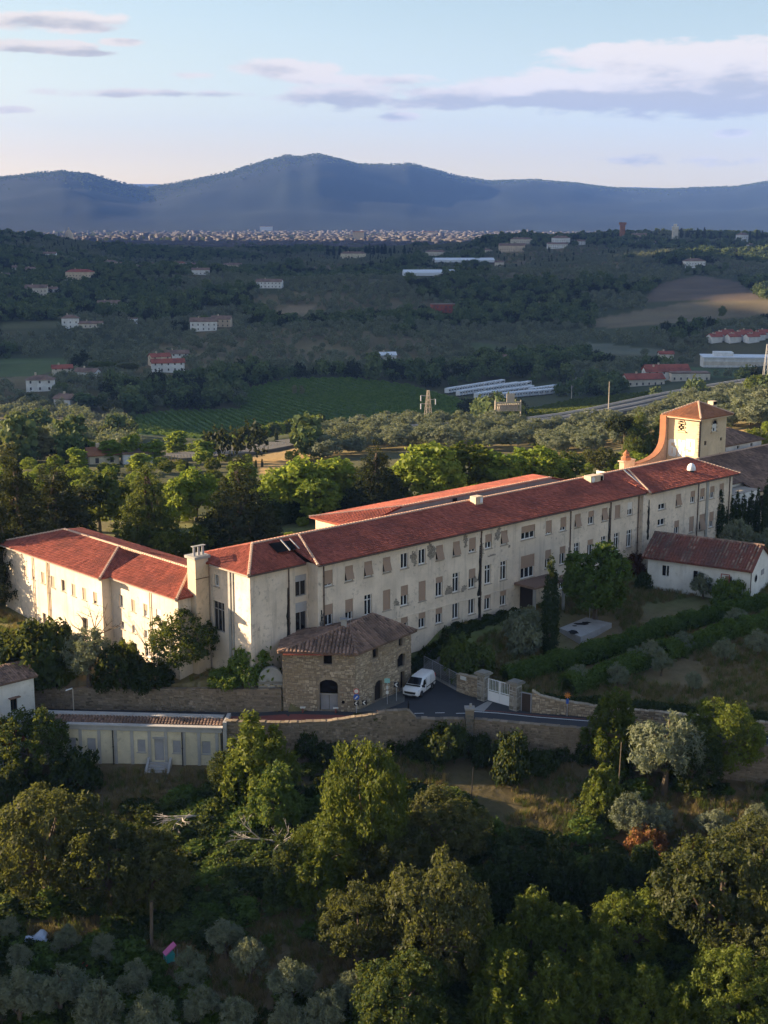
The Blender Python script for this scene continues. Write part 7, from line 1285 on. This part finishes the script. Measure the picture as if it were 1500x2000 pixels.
for (x, y, w, h, lb) in ((575, 772, 10, 22, 'left one of two small poplars in the vineyard'), (590, 773, 10, 22, 'right one of two small poplars in the vineyard')): mid_tree('poplar', x, y, w, h, lb, None, 'leaf_tan')
scy = ((540, 865, 30), (572, 872, 34), (583, 872, 32), (453, 915, 22), (462, 917, 20), (470, 918, 18), (366, 925, 30), (500, 915, 20), (512, 912, 18)); rk = rank([q[0] for q in scy])
for i, (x, y, h) in enumerate(scy): mid_tree('cypress', x, y, h*.28, h, rk[i]+' dark cypress from the left near the side road', 'cypresses by the side road')
for (x, y, w, h, lb) in ((165, 722, 40, 42, 'dark conifer among the village houses'), (150, 728, 30, 40, 'tall dark cypress clump of the village'),): mid_tree('cedar', x, y, w, h, lb, None, 'leaf_cedar')
vtr = ((200, 735, 45, 30, 'pine'), (250, 740, 45, 32, 'pine'), (225, 745, 32, 30, 'oak'), (165, 800, 40, 36, 'poplar'), (190, 800, 40, 30, 'oak'), (220, 810, 45, 30, 'oak'), (110, 790, 30, 34, 'oak'), (120, 770, 30, 26, 'oak'), (60, 790, 30, 24, 'oak'), (260, 805, 40, 28, 'oak'), (300, 800, 40, 30, 'oak'), (340, 790, 45, 30, 'oak'), (380, 795, 45, 30, 'oak'), (420, 790, 45, 30, 'oak'), (460, 785, 40, 30, 'oak')); rk = rank([q[0]+q[1]*.01 for q in vtr])
for i, (x, y, w, h, kind) in enumerate(vtr): mid_tree(kind, x, y, w, h, rk[i]+' tree from the left in the wooded edge below the lit village', 'trees below the lit village', ('leaf_mid', 'leaf_oak', 'leaf_olive', 'leaf_far')[i % 4])
CRX = [640, 652, 664, 676, 715, 722, 730, 738, 746, 752, 762, 770, 790, 942, 948, 1180, 1196, 1330, 1342, 1352, 1362, 1375, 1388, 1478, 1488, 1464]; CRK = rank(CRX)
for i in range(26):                                           # cypresses standing out on the crest
    x = [640, 652, 664, 676, 715, 722, 730, 738, 746, 752, 762, 770, 790, 942, 948, 1180, 1196, 1330, 1342, 1352, 1362, 1375, 1388, 1478, 1488, 1464][i]; y = [488, 488, 487, 487, 485, 485, 484, 484, 484, 484, 485, 485, 488, 474, 472, 464, 463, 460, 460, 460, 461, 461, 462, 464, 464, 465][i]; mid_tree('cypress', x, y+(16 if x < 900 else 9), rg.uniform(5, 8), rg.uniform(17, 26), CRK[i]+' dark cypress from the left on the skyline of the far crest', 'cypresses on the far crest', 'leaf_cypress')
mid_tree('oak', 1410, 622, 16, 26, 'single round tree standing in the pale field', None, 'leaf_far', 1)
# ---------------------------------------------------------------- woods and groves too many to count
def lodset(kind, mat, lod=2, n=3): return [proto(kind, v, lod, mat)['crown'] for v in range(n)]
x, y = sector(70000, 330, 2750); z = tfast(x, y); px, py = proj(x, y, z); r = np.hypot(x, y)
keep = ~in_any(px, py, OPEN+[Z_GROVE]) & clear_of(x, y); dm_ = np.min([np.hypot(x-q[0], y-q[1]) for q in mw+mw2], 0); keep &= dm_ > 16
_, pyt = proj(x, y, z+5.5); keep &= ~in_any(px, pyt, OPEN+[Z_GROVE])
olz = in_any(px, py, Z_OLIVES); nz = vnoise(x, y, 130, 21)*.6+vnoise(x, y, 50, 22)*.4
isol = olz | (nz > .54)
gap = vnoise(x, y, 35, 23) < .20
wood = keep & ~isol & ~gap; oli = keep & isol & (RG.uniform(0, 1, len(x)) < .5)
wx_, wy_, wz_ = x[wood], y[wood], z[wood]; nW = len(wx_); sc_ = RG.uniform(.5, 1.05, nW)*(1+.25*(vnoise(wx_, wy_, 90, 24)-.5))
scatter('hill_wood', np.c_[wx_, wy_, wz_-.6], sc_, RG.uniform(0, 6.3, nW), lodset('oak', 'leaf_far')+lodset('plane', 'leaf_far', 2, 1)+lodset('oak', 'leaf_cedar', 2, 2), 'dark mixed woods covering the far slopes', 'woods', RG.uniform(.8, 1.35, nW))
ox_, oy_, oz_ = x[oli], y[oli], z[oli]; nO = len(ox_)
scatter('hill_olives', np.c_[ox_, oy_, oz_-.2], RG.uniform(.8, 1.4, nO), RG.uniform(0, 6.3, nO), lodset('olive', None), 'grey green olive groves on the far slopes', 'olive groves')
x, y = sector(700, 1900, 2560); z = tfast(x, y); px, py = proj(x, y, z); k = keep_ = ~in_any(px, py, OPEN) & clear_of(x, y)
scatter('crest_cypresses', np.c_[x[k], y[k], z[k]], RG.uniform(.6, 1.1, k.sum()), RG.uniform(0, 6.3, k.sum()), lodset('cypress', None), 'dark cypresses scattered along the far crest', 'cypresses')
# mid-ground trees between the building and the valley
x, y = sector(2600, 215, 420); z = tfast(x, y); px, py = proj(x, y, z); d = np.stack([x, y], 1)
uu = (x-O[0])*UA[0]+(y-O[1])*UA[1]; vv = (x-O[0])*UB[0]+(y-O[1])*UB[1]
k = ~in_any(px, py, OPEN+[Z_GROVE]) & clear_of(x, y) & ~((uu > -40) & (uu < 98) & (vv > -40) & (vv < 34)) & (np.min([np.hypot(x-q[0], y-q[1]) for q in mw2], 0) > 12)
k &= RG.uniform(0, 1, len(x)) < .6
_, pyt = proj(x, y, z+4); k &= ~in_any(px, pyt, OPEN+[Z_GROVE]) & ((pyt > 885) | (px > 640) | (RG.uniform(0, 1, len(x)) < .25))
scatter('garden_wood', np.c_[x[k], y[k], z[k]-.3], RG.uniform(.22, .5, k.sum()), RG.uniform(0, 6.3, k.sum()), [proto('oak', 0, 1, 'leaf_bright')['crown'], proto('oak', 1, 1, 'leaf_laurel')['crown'], proto('oak', 2, 1, 'leaf_bright')['crown'], proto('olive', 0, 1, None)['crown'], proto('bush', 0, 1, 'leaf_bright')['crown']], 'mixed trees and shrubs behind the building and below the poplars', 'shrubbery', RG.uniform(.7, 1.1, k.sum()))
x = RG.uniform(60, 130, 110); y = RG.uniform(100, 200, 110); k = (y > y_far(x)+4); z = terrain(x, y)
scatter('side_olives', np.c_[x[k], y[k], z[k]-.2], RG.uniform(.6, 1.0, k.sum()), RG.uniform(0, 6.3, k.sum()), [proto('olive', v, 1, None)['crown'] for v in range(3)], 'olives and shrubs on the terrace east of the picture', 'olive grove')
# vines in the fields: low rows
def vines(name, zone, rowd, step, ang, label, sc, mat):
    pxs = [q[0] for q in zone]; pys = [q[1] for q in zone]; G_ = [ground(a, b) for a, b in zone]; x0, x1 = min(q[0] for q in G_), max(q[0] for q in G_); y0, y1 = min(q[1] for q in G_), max(q[1] for q in G_)
    c, s = math.cos(ang), math.sin(ang); R0 = math.hypot(x1-x0, y1-y0)/2; a = np.arange(-R0, R0, rowd); b = np.arange(-R0, R0, step); AA, BB = np.meshgrid(a, b); AA = AA.ravel(); BB = BB.ravel()+RG.uniform(-.4, .4, AA.size)
    x = (x0+x1)/2+AA*c-BB*s; y = (y0+y1)/2+AA*s+BB*c; z = tfast(x, y); px, py = proj(x, y, z); k = inpoly(px, py, zone); scatter(name, np.c_[x[k], y[k], z[k]-.1], RG.uniform(.75, 1.25, k.sum())*sc, RG.uniform(0, 6.3, k.sum()), lodset('bush', mat), label, 'vineyard')
vines('vineyard_rows', Z_VINE, 4.2, 2.2, .5, 'rows of green vines covering the large valley field', .5, 'leaf_vine'); vines('vineyard_rows', Z_FIELD2, 3.4, 1.8, 1.0, 'sunlit vine rows of the field beside the motorway', .45, 'leaf_laurel')
# undergrowth and grass on the near slopes
x = RG.uniform(-62, 90, 12600); y = RG.uniform(84, 138, 12600); k = (y < y_wall(x)-.8); x, y = x[k], y[k]; z = tfast(x, y); px, py = proj(x, y, z)
CLEAR = [[(640, 1490), (900, 1480), (1140, 1500), (1140, 1640), (980, 1640), (900, 1560), (700, 1520)], [(1200, 1570), (1500, 1540), (1500, 1660), (1330, 1690), (1200, 1660)], [(110, 1490), (440, 1500), (400, 1560), (190, 1570)], [(420, 1840), (700, 1850), (700, 1960), (420, 1930)], [(40, 1780), (200, 1800), (190, 1850), (40, 1850)], [(280, 1830), (400, 1840), (400, 1880), (290, 1885)]]
ann = (x > -37.5) & (x < -16) & (y > 133.6)
k = ~in_any(px, py, CLEAR) & ~ann; kk = RG.uniform(0, 1, len(x)) < np.where(vnoise(x, y, 7, 31) > .42, .55, .16); k &= kk
scatter('brambles', np.c_[x[k], y[k], z[k]-.15], RG.uniform(.35, .95, k.sum()), RG.uniform(0, 6.3, k.sum()), [proto('bush', v, 1, m_)['crown'] for v, m_ in ((0, 'leaf_dark'), (1, 'leaf_hedge'), (2, 'leaf_dark'), (1, 'leaf_mid'))], 'tangled brambles and low scrub on the shaded slope', 'undergrowth', RG.uniform(.45, .9, k.sum()))
def tuft_mesh(mat, seed):
    rng = np.random.default_rng(seed); V = []; n = 26
    for i in range(n): a = rng.uniform(0, 6.3); r0 = rng.uniform(0, .35); b = np.array([r0*math.cos(a), r0*math.sin(a), 0]); tip = b+np.array([rng.normal()*.16, rng.normal()*.16, rng.uniform(.25, .6)]); w = np.array([math.cos(a+1.5), math.sin(a+1.5), 0])*.022; V += [b-w, b+w, tip+w*.3, tip-w*.3]
    return np_mesh('grass_tuft', np.array(V), np.arange(4*n).reshape(-1, 4), M[mat], rng.uniform(0, 1, n))
x = RG.uniform(-60, 95, 85000); y = RG.uniform(86, 215, 85000); z = tfast(x, y); px, py = proj(x, y, z)
uu = (x-O[0])*UA[0]+(y-O[1])*UA[1]; vv = (x-O[0])*UB[0]+(y-O[1])*UB[1]
bad = ((x > 19.5) & (x < 29) & (y > 154) & (y < 166)) | ((uu > -28) & (uu < 62) & (vv > -.6) & (vv < 13)) | ((uu > -33) & (uu < -20) & (vv > 8) & (vv < 47)) | ((y > y_wall(x)-.1) & (y < y_far(x)+.4)) | ((x > -37.5) & (x < -16) & (y > 134.5) & (y < 142)) | ((x > -11) & (x < 3.4) & (y > 137.5) & (y < 151)) | ((x > 4.5) & (x < 16) & (y > 148) & (y < 166) & (np.abs((y-150.5)-1.35*(x-5.6)) < 2.2))
k = ~bad & (px > -250) & (px < 2000) & (py < 2150); low = y < y_wall(x)
gd = tuft_mesh('grass_dry', 1), tuft_mesh('grass_dry', 2), tuft_mesh('grass_green', 3)
q = k & (vnoise(x, y, 6, 41) > .33)
scatter('dry_grass', np.c_[x[q], y[q], z[q]-.03], RG.uniform(.6, 1.5, q.sum()), RG.uniform(0, 6.3, q.sum()), list(gd), 'dry and green grass tufts on the slope and in the garden', 'grass')
# ---------------------------------------------------------------- the city on the plain
rg = np.random.default_rng(9); V, Q, Tn = [], [], []
n = 15000; r = rg.uniform(2950, 6900, n); a = np.radians(rg.uniform(-19, 13, n)); dens = vnoise(r*np.sin(a), r*np.cos(a), 500, 51); k = dens+.25*rg.uniform(0, 1, n) > .36; r, a = r[k], a[k]
x, y = r*np.sin(a), r*np.cos(a); z = tfast(x, y); n = len(x); L = rg.uniform(9, 30, n); Wb = rg.uniform(8, 18, n); Hb = rg.uniform(5, 13, n)*np.where(rg.uniform(0, 1, n) > .992, 1.6, 1); th = rg.choice([.2, .2+math.pi/2, .6, -.3], n)+rg.normal(size=n)*.1
c, s = np.cos(th), np.sin(th); cor = []
for sx, sy in ((-1, -1), (1, -1), (1, 1), (-1, 1)): cor.append(np.c_[x+(sx*L*c-sy*Wb*s)/2, y+(sx*L*s+sy*Wb*c)/2])
low_ = [np.c_[q, z-6] for q in cor]; hi_ = [np.c_[q, z+Hb] for q in cor]; V = np.stack(low_+hi_, 1).reshape(-1, 3); b0 = np.arange(n)*8
Q = np.concatenate([np.stack([b0+i for i in f], 1) for f in ((0, 1, 5, 4), (1, 2, 6, 5), (2, 3, 7, 6), (3, 0, 4, 7), (4, 5, 6, 7))]); tw = rg.uniform(0, .6, n); tint = np.concatenate([tw, tw, tw, tw, 1.0-.3*rg.uniform(0, 1, n)])
def cityfn(b, p): t = attr(b, 'tint'); return b.ramp(t, [(0, (.13, .125, .125)), (.3, (.09, .09, .095)), (.6, (.15, .14, .135)), (.68, (.11, .08, .07)), (1, (.13, .095, .08))])
o = new_obj('city', np_mesh('city', V, Q, material('city', cityfn, .9, .15), tint)); tag(o, 'pale distant city of many houses spread over the hazy plain', 'city', kind='stuff')
x, y = sector(1600, 2900, 6800); z = tfast(x, y); scatter('city_trees', np.c_[x, y, z], RG.uniform(.9, 1.8, len(x)), RG.uniform(0, 6.3, len(x)), lodset('oak', 'leaf_far', 2, 2), 'trees between the houses of the distant city', 'trees')
e = empty('cathedral', (*[float(q) for q in (3900*math.sin(azel(128, 460)[0]), 3900*math.cos(azel(128, 460)[0]))], -20)); tag(e, 'hazy cathedral with large dome left in the distant city', 'cathedral'); e.scale = (.6, .6, .6); MB().box(-45, -15, -5, 40, 20, 28).build('nave', M['house_pale'], e); m = MB()
for (ra, za), (rb, zb) in zip(((20, 28), (20, 40), (18, 50), (12, 60), (5, 67)), ((20, 40), (18, 50), (12, 60), (5, 67), (1.5, 78))): m.tube((15, 0, za), (15, 0, zb), ra, rb, 8, False)
m.build('dome', M['plaster_warm'], e); MB().box(-42, -26, -5, -32, -16, 58).build('bell_tower', M['house_pale'], e)
for (px_, py_, L, h, lb) in ((840, 466, 60, 18, 'orange lit block at the far edge of the city'), (700, 470, 34, 30, 'tall pale block standing out of the distant city'), (520, 443, 60, 26, 'white church on the slope above the city')):
    a, el_ = azel(px_, py_); r_ = {840: 5600, 700: 4300, 520: 6900}[px_]; x_, y_ = r_*math.sin(a), r_*math.cos(a); e = empty('city_building', (x_, y_, tz(x_, y_))); tag(e, lb, 'building'); MB().box(-L/2, -10, -5, L/2, 10, h).build('wall', M['plaster_warm' if px_ != 520 else 'plaster_white'], e); MB().box(-L/2-1, -11, h, L/2+1, 11, h+2).build('roof', M['tile_orange'], e)
# far mountain woods: lumpy canopy only where it can be seen against the sky
a = np.radians(RG.uniform(-17, 17, 5200)); RMv = 9600+500*np.sin(a*9); r = RMv-np.abs(RG.normal(size=len(a)))*260; x, y = r*np.sin(a), r*np.cos(a); z = tfast(x, y)
scatter('mountain_wood', np.c_[x, y, z], RG.uniform(.9, 1.7, len(x)), RG.uniform(0, 6.3, len(x)), lodset('oak', 'leaf_far', 2, 2), 'woods along the crest of the blue mountain', 'woods', RG.uniform(.7, 1.1, len(x)))
g = (9600*math.sin(azel(788, 320)[0]), 9600*math.cos(azel(788, 320)[0])); e = empty('mountain_mast', (*g, tz(*g))); tag(e, 'tiny antenna mast on the mountain crest', 'mast'); MB().tube((0, 0, -5), (0, 0, 26), 3, 1.5, 6).build('shaft', M['steel'], e)
# ---------------------------------------------------------------- the evening air
hz = MB(); hz.box(-9000, -1500, -160, 9000, 16800, 1150)
hm = bpy.data.materials.new('haze'); hm.use_nodes = True; ht = hm.node_tree; ht.nodes.clear()
pv = ht.nodes.new('ShaderNodeVolumePrincipled'); pv.inputs['Color'].default_value = (.17, .36, 1.0, 1); pv.inputs['Density'].default_value = 5.0e-5; pv.inputs['Anisotropy'].default_value = 0.0
ho = ht.nodes.new('ShaderNodeOutputMaterial'); ht.links.new(pv.outputs[0], ho.inputs['Volume'])
tag(hz.build('haze', hm), 'blue evening haze over the valley and mountains', 'haze', kind='stuff')
